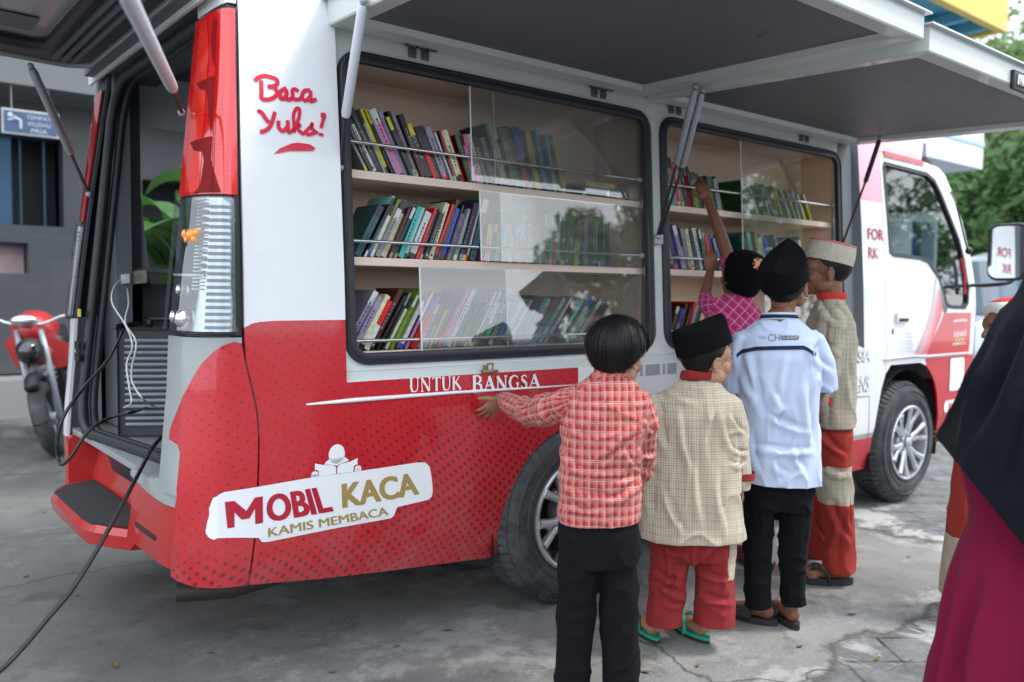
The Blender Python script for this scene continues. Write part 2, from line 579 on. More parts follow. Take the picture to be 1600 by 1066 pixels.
def decal(bm2d, off, lift_from_z=False):
    """flat (u, z) bmesh -> conforming film on the skin"""
    slice2d(bm2d, UCUT, ZCUT)
    for v in bm2d.verts:
        v.co = S(v.co.x, v.co.y, off + (v.co.z if lift_from_z else 0))
    return bm2d

van = thing('library_van', 'red and white mobile library van with raised side flaps and shelves of books', 'van', (2.3, MIRY, 0))

# ---- near side panels
ARCH_L = [(2.221, .723), (2.15, .688), (2.097, .650), (2.055, .61), (2.02, .565), (1.996, .51), (1.982, .446), (1.968, .347), (1.937, .250)]
ARCH_R = [(4.66 - x, z) for x, z in ARCH_L][::-1]      # mirrored about x = 2.33
SEAM = [(.969, .353), (.981, .5), (.990, .65), (.994, .813), (.989, .891), (.972, .970), (.957, 1.04), (.953, 1.105)]
RTOP = [(.953, 1.137), (.975, 1.148), (1.0, 1.153), (1.052, 1.156), (1.285, 1.156)]
RX0, RX1, RZ0, RZ1 = 1.285, 4.515, .955, 2.135
ZTOP = 2.24
FARCH = [(4.66, .468), (4.675, .55), (4.72, .72), (4.765, .815), (4.82, .848), (5.186, .845), (5.27, .82), (5.33, .774), (5.38, .715), (5.42, .644), (5.455, .52), (5.47, .405)]
DX = 4.755
red_main = [(.969, .353), (1.206, .319), (1.447, .293), (1.907, .25), (1.937, .25)] + ARCH_L[::-1][1:] + [(2.306, .742), (2.306, RZ0), (RX0, RZ0), (RX0, 1.156)] + RTOP[::-1][1:] + SEAM[::-1][:-1]
white_up = RTOP + [(RX0, RZ1), (RX1, RZ1), (RX1, 1.80), (DX, 1.80)]
white_q = RTOP + [(RX0, RZ1), (RX0, ZTOP), (.972, ZTOP), (.960, 1.7)]
white_top = [(RX0, RZ1), (RX1, RZ1), (RX1, ZTOP), (RX0, ZTOP)]
strip = [(RX1, RZ0), (DX, RZ0), (DX, 1.79), (RX1, 1.79)]
pink = [(RX1, 1.79), (DX, 1.79), (DX, 2.09), (5.27, 2.09), (5.34, ZTOP), (RX1, ZTOP)]
white_low = [(2.68, .468), (4.66, .468)] + FARCH[1:4] + [(DX, .80), (DX, RZ0), (RX1, RZ0), (2.306, RZ0), (2.306, .742), (2.36, .742)] + ARCH_R[1:] [::1]
white_low = [(2.306, .742), (2.36, .742)] + [p for p in ARCH_R if p[1] > .47 and p[0] > 2.4][::-1] if False else None
AR = [p for p in [(4.66 - x, z) for x, z in ARCH_L] if p[1] > .47]      # from top to lower right
white_low = [(2.306, .742), (2.36, .742)] + AR + [(2.676, .468), (4.66, .468), (4.675, .55), (4.72, .72), (DX, .79), (DX, RZ0), (RX1, RZ0), (2.306, RZ0)]
grey_low = [(2.676, .468), (2.679, .44), (4.655, .44), (4.66, .468)]
red_low = [(2.679, .44), (2.692, .347), (2.723, .25), (4.66, .25), (4.655, .44)]
bm = skin_mesh([(red_main, [], 0), (white_q, [], 1), (white_top, [], 1), (strip, [], 1), (pink, [], 2), (white_low, [], 1), (grey_low, [], 3), (red_low, [], 4)], thick=.012)
obj('side_panel', bm, [M_RED, M_WHITE, M_PINK, M_SILVER, M_REDPLAIN], van, smooth=35)
# ---- rear corner panels
corner_seam = [(u - .006, z) for u, z in SEAM]
arc = sp2([uz(*p) for p in [(371, 531), (340, 545), (310, 575), (285, 620), (268, 665), (264, 685)]], 5)
ub = uz(277, 740)[0]
arc += [(arc[-1][0], .80), (ub - .012, .79), (ub, .77), (ub, .66), (ub, .64)]
bot = [(uz(266, 900)[0], .378), (.88, .362)]
c_red = corner_seam[:-1] + [(.945, 1.09)] + arc[1:] + bot
c_grey = [(.65, .64), (ub, .64), (ub, .66), (ub, .77), (ub - .012, .79)] + [p for p in arc[1:-4]][::-1] + [(.945, 1.09), (.945, 1.108), (.65, 1.108)]
bm = skin_mesh([(c_red, [], 0), (c_grey, [], 1)], thick=.012)
obj('corner_panel', bm, [M_RED, M_SILVER], van, smooth=35)
c_all = [(.65, .42), (.95, .42), (.95, 1.12), (.65, 1.12)]
c_far_low = [(.65, .3), (.95, .3), (.95, .62), (.65, .62)]
c_far_up = [(.65, .62), (.95, .62), (.95, 1.12), (.65, 1.12)]
bm = skin_mesh([(c_far_low, [], 0), (c_far_up, [], 1), ([(.65, 1.12), (.95, 1.12), (.95, 2.24), (.65, 2.24)], [], 2)], far=True, thick=.012)
obj('corner_panel', bm, [M_REDPLAIN, M_WHITE, M_DARK], van, smooth=35)
bm = skin_mesh([([(.65, 1.112), (.949, 1.112), (.962, 2.095), (.65, 2.095)], [], 0)], off=-.012, thick=.01)
obj('lamp_housing', bm, M_BLACK, van, smooth=60)
obj('corner_panel', skin_mesh([([(.65, 2.097), (.962, 2.097), (.972, 2.24), (.65, 2.24)], [], 0)], thick=.012), M_WHITE, van, smooth=60)
# far side panel with its window
fw = [(1.08, 1.98), (1.16, 1.27), (2.2, 1.27), (2.2, 1.98)]
far_out = [(.95, .3), (4.6, .3), (4.72, .8), (5.4, .8), (5.45, .45), (5.8, .45), (5.95, 1.2), (5.9, 1.5), (5.3, ZTOP), (.95, ZTOP)]
fcab = [(4.85, 1.98), (4.85, 1.45), (5.3, 1.45), (5.6, 1.2), (5.85, 1.25), (5.74, 1.6), (5.45, 1.95)]
obj('far_side_panel', skin_mesh([(far_out, [fw, fcab], 0)], far=True, thick=.03), M_WHITE, van, smooth=35)
obj('far_window', skin_mesh([(fw, [], 0)], off=-.01, far=True), M_GLASS, van, smooth=True)
obj('far_window', skin_mesh([(fcab, [], 0)], off=-.01, far=True), M_TINT, van, smooth=True)
# roof
prof = []
for k in range(13):
    t = k / 12
    y = 2.425 + .12 + (2 * (MIRY - 2.545)) * t
    prof.append((y, 2.24 + .075 * (1 - (2 * t - 1) ** 4)))
bm = bmesh.new()
loft(bm, [[(x, y, z - dz) for y, z in prof] for x, dz in ((.885, .02), (1.0, 0), (3, 0), (4.515, 0), (5.30, 0), (5.40, .03))], closed=False, cap=False)
loft(bm, [[(.90, y, z - .03), (.90, y, 2.12)] for y, z in prof], closed=False, cap=False)
me = evaluated(bm_mesh(bm), [('SOLIDIFY', dict(thickness=.01, offset=0))])
obj('roof', me, M_WHITE, van, smooth=35)
# front of the cab
sil = [(5.40, 2.24), (5.36, 2.127), (5.60, 2.03), (5.80, 1.76), (5.92, 1.5), (5.97, 1.31), (5.985, 1.15), (5.96, .876), (5.93, .68), (5.79, .44), (5.70, .40)]
bm = bmesh.new()
rows = []
for t in (0, .03, .1, .5, .9, .97, 1):
    bulge = .05 * (1 - (2 * t - 1) ** 4)
    rows.append([(x + bulge, 2.43 + ty(z) + (2 * MIRY - 2 * (2.43 + ty(z))) * t, z) for x, z in sil])
R_ = loft(bm, rows, closed=False, cap=False)
for f in bm.faces:
    c = f.calc_center_median()
    if 1.31 < c.z < 2.03 and 2.55 < c.y < 4.0: f.material_index = 1
    elif c.z < .6: f.material_index = 2
obj('front_panel', bm, [M_WHITE, M_TINT, M_REDPLAIN], van, smooth=40)

# ---- cab door and the side round it
outer = [(DX + .006, .80), (4.82, .850), (5.186, .848), (5.27, .823), (5.33, .777), (5.384, .718), (5.424, .646), (5.458, .52), (5.475, .405), (5.63, .398), (5.77, .44), (5.91, .68), (5.922, .876), (5.968, 1.2), (5.965, 1.31), (5.915, 1.5), (5.797, 1.76), (5.70, 1.90), (5.588, 2.03), (5.50, 2.07), (5.33, 2.085), (DX + .006, 2.085)]
door_o = [(4.785, .880), (5.24, .880), (5.86, .888), (5.90, 1.16), (5.895, 1.31), (5.862, 1.44), (5.80, 1.62), (5.66, 1.82), (5.56, 1.965), (5.45, 2.03), (5.33, 2.05), (4.785, 2.055)]
wgl = [(4.835, 1.515), (4.87, 1.50), (5.20, 1.492), (5.30, 1.475), (5.411, 1.397), (5.50, 1.28), (5.545, 1.205), (5.60, 1.192), (5.80, 1.188), (5.842, 1.22), (5.848, 1.312), (5.80, 1.49), (5.74, 1.616), (5.595, 1.795), (5.50, 1.91), (5.43, 1.975), (5.33, 2.008), (4.81, 2.02), (4.80, 2.0)]
def inset(poly, d):
    c = Vector((sum(p[0] for p in poly) / len(poly), sum(p[1] for p in poly) / len(poly)))
    out = []
    n = len(poly)
    for i, p in enumerate(poly):
        a = Vector(poly[i - 1]); b = Vector(poly[(i + 1) % n]); q = Vector(p)
        e1 = (q - a).normalized(); e2 = (b - q).normalized()
        nn = Vector((-(e1 + e2).y, (e1 + e2).x)).normalized()
        k = max(.5, nn.dot(Vector((-e1.y, e1.x))))
        out.append(tuple(q + nn * d / k))
    return out
door_gap = inset(door_o, -.004)
lowred = [(5.265, .826), (5.33, .777), (5.384, .718), (5.424, .646), (5.458, .52), (5.475, .405), (5.63, .398), (5.77, .44), (5.91, .68), (5.922, .872), (5.24, .872)]
rest = [(DX + .006, .80), (4.82, .850), (5.186, .848), (5.265, .826), (5.24, .872), (5.86, .872), (5.922, .872)] + outer[13:]
def ccw(p): return p
bm = skin_mesh([(rest, [[(u, z + (.002 if z < .9 else 0)) for u, z in door_gap]], 0), (lowred, [], 1)], thick=.012)
obj('cab_side', bm, [M_WHITE, M_REDPLAIN], van, smooth=35)
d_red = [(5.262, .882), (5.858, .890), (5.898, 1.15), (5.54, 1.15), (5.495, 1.145), (5.44, 1.08), (5.39, 1.03), (5.30, .95)]
door = thing('door', None, None, (0, 0, 0)); door.parent = van
bm = skin_mesh([(door_o, [wgl], 0)], thick=.02)
bpy.data.objects.remove(door)
door = obj('door', bm, M_WHITE, van, smooth=35)
door['label'] = 'white cab door with a red lower corner and a dark window'
obj('window', skin_mesh([(wgl, [], 0)], off=-.012), M_TINT, door, smooth=True)
bm = skin_mesh([(inset(wgl, -.016), [inset(wgl, .006)], 0)], off=.004, thick=.02)
obj('window_seal', bm, M_RUBBER, door, smooth=35)
bm = bmesh.new()
tube(bm, [S(5.775, 1.27, .012), S(5.77, 1.40, .014), S(5.735, 1.50, .012)], .011, 8)
obj('grab_rail', bm, M_REDPLAIN, door, smooth=40)
# halftone band on the door and its red corner (film)
bm = fill2d(d_red); obj('red_film', decal(bm, .0015), M_REDPLAIN, door, smooth=True)
bm = fill2d([(5.43, 1.36), (5.50, 1.27), (5.555, 1.18), (5.535, 1.152), (5.50, 1.148), (5.47, 1.2)])
obj('grey_film', decal(bm, .0025), M_RECESSD, door, smooth=True)
bm = bmesh.new()
band_r = sp2([(5.44, 1.355), (5.50, 1.29), (5.475, 1.16), (5.37, 1.02), (5.27, .90)], 10)
band_l = sp2([(5.40, 1.38), (5.36, 1.25), (5.28, 1.10), (5.17, .97), (5.07, .885)], 10)
b2 = fill2d(band_l + band_r[::-1])
obj('red_film', decal(b2, .0018), M_FILMR, door, smooth=True)
bm = bmesh.new()
for i in range(1, 40):
    t = i / 40 * (len(band_l) - 1); k = int(t); f = t - k
    a = Vector(band_l[k]).lerp(Vector(band_l[min(k + 1, len(band_l) - 1)]), f); b = Vector(band_r[k]).lerp(Vector(band_r[min(k + 1, len(band_r) - 1)]), f)
    for j in range(9):
        s = (j + .5 * (i % 2)) / 9
        p = a.lerp(b, s)
        r = .0085 * (1 - s * .75)
        face(bm, [(p.x + r * cos(q), p.y + r * sin(q), 0) for q in [k2 * pi / 3 for k2 in range(6)]])
for i in range(16):                     # grey dots fading out to the left of the band
    for j in range(7):
        u = 5.06 - .024 * i + .012 * (j % 2); z = .90 + .021 * j + .002 * i
        r = .0062 * (1 - i / 17)
        if u < 4.83: continue
        face(bm, [(u + r * cos(q), z + r * sin(q), 0) for q in [k2 * pi / 3 for k2 in range(6)]], 1)
obj('halftone_dots', decal(bm, .0035), [M_FILMW, mat('grey_vinyl', (.42, .45, .48), .4)], door)
bm = bmesh.new()
hb = [S(u, z, .004) for u, z in ((4.87, 1.095), (5.0, 1.095), (5.0, 1.15), (4.87, 1.15))]
obox(bm, S(4.935, 1.125, .006), (.068, 0, 0), (0, .012, 0), (0, 0, .03), 0, .006)
obox(bm, S(4.94, 1.112, .019), (.055, 0, 0), (0, .003, 0), (0, 0, .009), 1, .002)
face(bm, [S(u, z, .0035) for u, z in ((4.83, 1.03), (4.845, 1.03), (4.845, 1.06), (4.83, 1.06))], 1)
obj('handle', bm, [M_WHITE, M_BLACK], door, smooth=40)
bm = bmesh.new()
ribbon2d(bm, [(4.37, .69), (4.585, .682), (4.60, .48), (4.62, .32), (4.40, .315)], .006)
obj('fuel_flap_gap', decal(bm, .0012), M_RECESSD, van)
bm = skin_mesh([([(4.80, 2.096), (5.29, 2.088), (5.285, 2.062), (4.80, 2.066)], [], 0)], off=.006, thick=.01)
obj('drip_rail', bm, M_REDPLAIN, van)
bm = bmesh.new()
tube(bm, [S(4.73, .884, .004), S(5.06, .893, .006), S(5.25, .884, .006), S(5.86, .884, .004)], .007, 6)
obj('crease_trim', bm, M_WHITE, van, smooth=True)

# ---- lettering on the skin
def letter(parent, name, s, quad, m, bold=0, shear=0, off=.0035):
    b = fit2d(text_bm(s, 1, bold, shear), quad)
    return obj(name, decal(b, off), m, parent)
letter(van, 'lettering', 'FOR', [(4.577, 1.572), (4.752, 1.572), (4.752, 1.636), (4.577, 1.636)], M_FILMR2, .01)
letter(van, 'lettering', 'RK', [(4.577, 1.464), (4.69, 1.464), (4.69, 1.528), (4.577, 1.528)], M_FILMR2, .01)
for s, q in (('SIA', (4.44, .885, 4.575, .945)), ('ZENS', (4.36, .715, 4.58, .80))):
    u0, z0, u1, z1 = q
    dk = [(u0 - .006, z0 - .006), (u1 + .003, z0 - .005), (u1 + .003, z1 + .002), (u0 - .006, z1 + .001)]
    letter(van, 'lettering', s, dk, mat('grey_outline_vinyl', (.16, .18, .2), .4), .018, .25, .0025)
    letter(van, 'lettering', s, [(u0, z0), (u1, z0), (u1, z1), (u0, z1)], M_FILMW, .008, .25, .0042)
# front corner small lettering: white line, script, two gold lines; blank white sticker; white and gold badge
def script(parent, strokes, m, off=.004, name='lettering', w=None):
    bm = bmesh.new()
    for i, (pts, wd) in enumerate(strokes):
        ribbon2d(bm, pts, wd, i * .00009)
    return obj(name, decal(bm, off, True), m, parent)
letter(door, 'lettering', 'pendidikan', [(5.625, 1.085), (5.83, 1.085), (5.83, 1.112), (5.625, 1.112)], M_FILMW, .02, .2, .0045)
letter(door, 'lettering', 'Indonesia', [(5.62, .99), (5.81, 1.0), (5.81, 1.045), (5.62, 1.035)], M_FILMW, 0, .5, .0045)
letter(door, 'lettering', 'GERAKAN', [(5.64, .965), (5.78, .968), (5.78, .988), (5.64, .985)], mat('pale_gold_vinyl', (.72, .6, .3), .4), .02, 0, .0045)
letter(door, 'lettering', 'MEMBACA', [(5.61, .938), (5.80, .942), (5.80, .962), (5.61, .958)], mat('pale_gold_vinyl_2', (.75, .66, .42), .4), .02, 0, .0045)
bm = fill2d(rrect(5.585, .645, 5.79, .858, .02)); obj('sticker', decal(bm, .004), M_FILMW, van)
bm = fill2d([(5.56 + .035 * cos(k * pi / 8), .548 + .04 * sin(k * pi / 8)) for k in range(16)])
b3 = fill2d(rrect(5.58, .563, 5.87, .587, .008)); me = bm_mesh(b3); bm.from_mesh(me)
obj('sticker', decal(bm, .004), M_FILMW, van)
bm = fill2d(rrect(5.62, .53, 5.82, .556, .008)); obj('sticker', decal(bm, .004), mat('yellow_vinyl', (.8, .55, .08), .4), van)

# Logo plate: white shape, figure with a book, letters
L7 = lambda a, b: uz(310 + a * 380 / 1600, 680 + b * 190 / 800)
plate = [(.833, .548), (.838, .58), (.845, .622), (.852, .640), (.868, .653), (.895, .657), (1.164, .663), (1.325, .662), (1.55, .664), (1.584, .660), (1.602, .643), (1.612, .60), (1.617, .556), (1.612, .535), (1.60, .527), (1.474, .520), (1.468, .508), (1.462, .492), (1.45, .485), (1.23, .486), (1.02, .482), (1.0, .485), (.989, .500), (.985, .519), (.92, .521), (.86, .521), (.842, .525), (.835, .535)]
def RM(p):
    return uz(*px_of(Vector((p[0], 2.428, p[1])))) if p[0] < .97 else p
plate = [(.833, .552), (.836, .575), (.8395, .595), (.8435, .615), (.8475, .630), (.853, .641), (.861, .649), (.871, .6535), (.884, .656)] + plate[5:-5] + [(.868, .5205), (.852, .5215), (.843, .525), (.8365, .532), (.833, .541)]
plate = [RM(p) for p in plate]
logo = obj('logo_plate', decal(fill2d(plate[::-1]), .0022), M_FILMW, van)
bk = bmesh.new()
def addp(bm, pts):
    b = fill2d(pts); me = bm_mesh(b); bm.from_mesh(me); bpy.data.meshes.remove(me)
addp(bk, [(1.2465 + .0285 * cos(k * pi / 10), .728 + .0315 * sin(k * pi / 10)) for k in range(20)])
addp(bk, [(1.203, .699), (1.209, .707), (1.222, .715), (1.232, .7155), (1.2465, .7135), (1.262, .7155), (1.272, .716), (1.284, .708), (1.290, .701), (1.268, .697), (1.2465, .690), (1.225, .696)])
addp(bk, [(1.171, .7065), (1.20, .698), (1.23, .694), (1.242, .688), (1.2445, .683), (1.2445, .6635), (1.185, .6632), (1.184, .68), (1.176, .686), (1.171, .684)])
addp(bk, [(1.321, .7065), (1.295, .698), (1.262, .694), (1.251, .688), (1.2485, .683), (1.2485, .6635), (1.306, .663), (1.308, .68), (1.315, .686), (1.321, .684)])
for c in (1.171, 1.323):
    addp(bk, [(c + .012 * cos(k * pi / 8), .672 + .0095 * sin(k * pi / 8)) for k in range(16)])
    addp(bk, [(c - .012, .661), (c + .012, .661), (c + .012, .672), (c - .012, .672)])
obj('reader_emblem', decal(bk, .0026), M_FILMW, logo)
obj('lettering', decal(fill2d([RM(p) for p in [(.891, .546), (.916, .5456), (.9155, .592), (.938, .566), (.955, .566), (.9765, .592), (.9775, .5448), (1.002, .5444), (1.001, .6265), (.976, .6262), (.9465, .592), (.915, .6258), (.889, .6255)]]), .0035), M_FILMR2, logo)
for k_ in (-1, 0, 1):
    letter(logo, 'lettering', 'OBIL', [(1.016 + k_ * .0025, .5425), (1.235 + k_ * .0025, .5425), (1.201 + k_ * .0025, .630), (1.014 + k_ * .0025, .628)], M_FILMR2, .022, 0, .0035 + .0003 * k_)
for k_ in (-1, 0, 1):
    letter(logo, 'lettering', 'KACA', [(1.270 + k_ * .0025, .548), (1.560 + k_ * .0025, .551), (1.543 + k_ * .0025, .631), (1.266 + k_ * .0025, .629)], M_GOLD, .02, 0, .0035 + .0003 * k_)
letter(logo, 'lettering', 'KAMIS MEMBACA', [(1.018, .4975), (1.438, .499), (1.43, .527), (1.017, .525)], M_GOLD, .0)
letter(logo, 'lettering', 'KAMIS MEMBACA', [(1.0205, .4985), (1.4405, .500), (1.4325, .528), (1.0195, .526)], M_GOLD, .0, 0, .0039)

# 'Baca Yuks!' brush script
B8 = lambda pts: [uz(370 + a * 200 / 1254, 90 + b * 170 / 1066) for a, b in pts]
def tst(pts, w): 
    q = sp2(B8(pts), 6); return (q, w)
W1 = .0125
strokes = [tst([(175, 235), (190, 195), (250, 175), (330, 185), (385, 225), (385, 265), (340, 290), (285, 285)], W1),
           tst([(285, 285), (350, 300), (380, 345), (360, 390), (310, 410), (255, 395), (240, 330), (240, 220)], W1),
           tst([(470, 305), (430, 330), (412, 375), (425, 408), (460, 400), (488, 360), (496, 310)], W1),
           tst([(496, 310), (490, 370), (500, 410), (530, 408), (548, 385)], W1),
           tst([(598, 335), (585, 308), (555, 330), (545, 375), (560, 410), (600, 412), (635, 390)], W1),
           tst([(705, 320), (665, 335), (645, 380), (660, 418), (695, 408), (722, 370), (730, 325)], W1),
           tst([(730, 325), (722, 380), (730, 428), (752, 425), (765, 405)], W1),
           tst([(205, 545), (215, 525), (250, 545), (285, 605), (310, 645)], W1),
           tst([(370, 530), (340, 620), (300, 690), (265, 730), (235, 715)], W1),
           tst([(420, 620), (412, 680), (425, 725), (455, 715), (485, 670), (490, 625)], W1),
           tst([(490, 625), (485, 690), (500, 735), (530, 725)], W1),
           tst([(530, 725), (575, 640), (600, 560), (598, 515), (575, 510), (560, 560), (555, 650), (552, 740)], W1 * .9),
           tst([(555, 690), (590, 655), (610, 665), (590, 695), (610, 735), (650, 745), (690, 715)], W1 * .9),
           tst([(690, 715), (725, 670), (740, 650), (745, 690), (755, 730), (720, 755), (690, 745)], W1 * .9),
           tst([(755, 730), (785, 735)], W1 * .8),
           tst([(852, 540), (845, 600), (825, 690)], [.018] * 6 + [.012] * 6 + [.006]),
           (lambda q: (q, .016))([uz(370 + 815 * 200 / 1254, 90 + 735 * 170 / 1066), uz(370 + 835 * 200 / 1254, 90 + 765 * 170 / 1066)])]
script(van, strokes, M_FILMR, .0022)
sw = B8([(345, 955), (430, 900), (520, 850), (600, 838), (700, 850), (760, 885), (740, 910), (640, 915), (500, 922)])
obj('lettering', decal(fill2d(sw[::-1]), .0022), M_FILMR, van)
# 'UNTUK BANGSA': serif letters, thick and thin strokes
def serif(ch, x, z, w, h, wt):
    tk, tn, sf = wt, wt * .42, wt * .40
    st = []
    def s(pts, wd): st.append(([(x + a * w, z + b * h) for a, b in pts], wd))
    def sl(a, b): s([(a - .13, b), (a + .13, b)], sf)
    if ch == 'U': s([(.15, 1), (.15, .35), (.25, .07), (.5, 0), (.75, .07), (.85, .35), (.85, 1)], [tk, tk, tk * .9, tn, tn, tn, tn]); sl(.15, .985); sl(.85, .985)
    if ch == 'N': s([(.15, 0), (.15, 1)], tn); s([(.10, 1), (.86, 0)], tk); s([(.86, 0), (.86, 1)], tn); sl(.15, .015); sl(.86, .985)
    if ch == 'T': s([(.5, 0), (.5, 1)], tk); s([(.03, .98), (.97, .98)], tn); s([(.05, .85), (.05, 1)], tn); s([(.95, .85), (.95, 1)], tn); sl(.5, .015)
    if ch == 'K': s([(.18, 0), (.18, 1)], tk); s([(.22, .45), (.85, 1)], tn); s([(.38, .58), (1.0, 0)], tk); sl(.18, .985); sl(.18, .015)
    if ch == 'B': s([(.18, 0), (.18, 1)], tk); s([(.1, .98), (.55, .98), (.78, .85), (.78, .68), (.55, .54), (.2, .53)], [tn, tn, tk * .8, tk * .8, tn, tn]); s([(.5, .54), (.82, .42), (.88, .2), (.62, .02), (.1, .02)], [tn, tk * .8, tk, tn, tn])
    if ch == 'A': s([(.08, 0), (.5, 1)], tn); s([(.46, 1.03), (.9, 0)], tk); s([(.24, .36), (.72, .36)], tn); sl(.06, .015); sl(.92, .015)
    if ch == 'G': s([(.9, .82), (.75, .96), (.5, 1), (.22, .85), (.1, .5), (.22, .15), (.5, 0), (.75, .03), (.88, .12), (.88, .42)], [tn, tn, tn, tk * .8, tk, tk * .8, tn, tn, tn, tk * .8]); sl(.86, .42)
    if ch == 'S': s([(.82, .82), (.7, .96), (.45, 1), (.22, .88), (.25, .68), (.5, .54), (.78, .38), (.8, .15), (.55, 0), (.28, .04), (.15, .2)], [tn, tn, tn, tk * .6, tk * .8, tk, tk * .8, tk * .6, tn, tn, tn])
    return st
st = []
x = 1.520
for ch, w in zip('UNTUK', (.043, .048, .040, .043, .042)):
    st += serif(ch, x, .908 + (x - 1.52) * -.02, w * .88, .047, .0085); x += w
x = 1.782
for i, (ch, w) in enumerate(zip('BANGSA', (.052, .055, .058, .056, .042, .062))):
    hh = .062 if i == 0 else .050
    st += serif(ch, x, (.888 if i == 0 else .894) + (x - 1.78) * -.02, w * .88, hh, .0125); x += w
script(van, st, M_FILMW, .0024)
bm = bmesh.new()
tube(bm, [S(1.144, .894, .0), S(1.3, .8965, .004), (S(1.7, .895, .004)), S(2.12, .888, .003), S(2.29, .886, 0)], [.003, .0075, .006, .004, .003], 8)
obj('crease_trim', bm, M_FILMW, van, smooth=True)

# ---- recess behind the flaps
def WP(x, z, off=0): return Vector((x, 2.475 + .06 * (z - 1.0) - off, z))
W1R = (1.335, 1.035, 2.775, 2.010); W2R = (2.905, 1.035, 4.335, 2.010)
b = fill2d([(RX0, .985), (RX1 - .03, .985), (RX1 - .03, RZ1), (RX0, RZ1)], [rrect(*W1R, .055), rrect(*W2R, .055)])
slice2d(b, [], ZCUT)
for v in b.verts: v.co = WP(v.co.x, v.co.y)
me = evaluated(bm_mesh(b), [('SOLIDIFY', dict(thickness=.02, offset=-1))])
b = bmesh.new(); b.from_mesh(me)
# ledge from the skin edge in to the frame
loft(b, [[S(x, .955), S(x, .963) + Vector((0, .012, 0)), Vector((x, WP(x, .985).y + .004, .985))] for x in (RX0 + .001, RX1 - .001)], closed=False, cap=False)
obj('window_frame', b, M_RECESS, van, smooth=35)
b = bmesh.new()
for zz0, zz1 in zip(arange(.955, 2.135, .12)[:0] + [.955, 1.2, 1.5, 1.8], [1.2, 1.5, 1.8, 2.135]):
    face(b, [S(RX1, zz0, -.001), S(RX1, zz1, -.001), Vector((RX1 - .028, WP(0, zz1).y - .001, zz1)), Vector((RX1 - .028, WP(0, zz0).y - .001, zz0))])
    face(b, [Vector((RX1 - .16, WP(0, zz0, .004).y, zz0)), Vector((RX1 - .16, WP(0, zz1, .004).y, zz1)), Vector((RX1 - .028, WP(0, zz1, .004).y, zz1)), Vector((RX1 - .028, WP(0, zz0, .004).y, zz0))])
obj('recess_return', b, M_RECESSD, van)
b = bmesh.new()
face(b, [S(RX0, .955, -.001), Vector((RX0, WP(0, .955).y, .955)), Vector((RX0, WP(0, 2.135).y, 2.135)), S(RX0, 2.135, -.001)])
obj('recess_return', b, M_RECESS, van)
def seal(x0, z0, x1, z1, lab=None):
    bm = bmesh.new()
    ring = rrect(x0 - .012, z0 - .012, x1 + .012, z1 + .012, .067, 7)
    path = [WP(x, z, .004) for x, z in ring]
    n = len(path); rings = []
    c = Vector(((x0 + x1) / 2, (z0 + z1) / 2))
    for i, (x, z) in enumerate(ring):
        a = Vector(ring[i - 1]); d = Vector(ring[(i + 1) % n]); t = (d - a).normalized(); nn = Vector((t.y, -t.x))
        sec = []
        for o, h in ((-.020, 0), (-.018, .010), (-.008, .014), (.004, .009), (.010, .016), (.018, .012), (.021, 0), (.021, -.02), (-.020, -.012)):
            sec.append(WP(x + nn.x * o, z + nn.y * o, .004 + h))
        rings.append(sec)
    loft(bm, rings + [rings[0]], cap=False)
    bmesh.ops.remove_doubles(bm, verts=bm.verts[:], dist=1e-5)
    obj('window_seal', bm, M_RUBBER, van, smooth=50)
seal(*W1R); seal(*W2R)
# shelf units, one behind each window
YB = 2.85
SH = [(1.655, .028), (1.363, .028), (1.045, .02)]
def shelf_unit(x0, x1):
    bm = bmesh.new()
    box(bm, (x0 - .05, YB, .98), (x1 + .05, YB + .015, 2.06))
    box(bm, (x0 - .035, 2.56, .98), (x0 - .018, YB, 2.06))
    box(bm, (x1 + .018, 2.56, .98), (x1 + .035, YB, 2.06))
    box(bm, (x0 - .018, 2.565, 2.030), (x1 + .018, YB, 2.045))
    u = obj('bookcase', bm, M_WOOD, van)
    for z, t in SH:
        bm = bmesh.new(); box(bm, (x0 - .018, 2.512 + .06 * (z - 1), z - t), (x1 + .018, YB, z), bev=.002)
        obj('shelf', bm, M_WOODEDGE, u)
    for z in (1.745, 1.416, 1.082):
        bm = bmesh.new()
        y = 2.494 + .06 * (z - 1)
        tube(bm, [(x0 - .02, y, z), (x1 + .005, y, z)], .0062, 10)
        tube(bm, [(x1 - .03, y, z), (x1 + .017, y, z)], .013, 10, mi=1)
        obj('book_rail', bm, [M_STEEL, M_GREYSTEEL], u, smooth=40)
    return u
bc1 = shelf_unit(W1R[0], W1R[2]); bc2 = shelf_unit(W2R[0], W2R[2])
M_EDGE = mat('acrylic_edge', (.75, .82, .80), .2, var=.05)
def pane(parent, x0, x1, z0, z1, dy=0):
    ys = lambda z: 2.482 + dy + .06 * (z - 1)
    bm = bmesh.new(); face(bm, [(x0, ys(z0), z0), (x1, ys(z0), z0), (x1, ys(z1), z1), (x0, ys(z1), z1)])
    p = obj('sliding_pane', bm, M_PANE, parent)
    bm = bmesh.new(); obox(bm, (x0, ys((z0 + z1) / 2), (z0 + z1) / 2), (.0018, 0, 0), (0, .002, 0), (0, .06 * (z1 - z0) / 2, (z1 - z0) / 2))
    obj('pane_edge', bm, M_EDGE, p)
xa = lambda px, py: at_y(px, py, 2.485 + .03).x
pane(bc1, xa(740, 220), 2.56, 1.657, 2.02); pane(bc1, xa(778, 220), 2.785, 1.657, 2.02, .007)
pane(bc1, xa(750, 350), 2.62, 1.366, 1.625); pane(bc1, xa(784, 350), 2.785, 1.366, 1.625, .007)
pane(bc1, xa(652, 480), 2.30, 1.035, 1.335); pane(bc1, xa(788, 480), 2.785, 1.035, 1.335, .007)
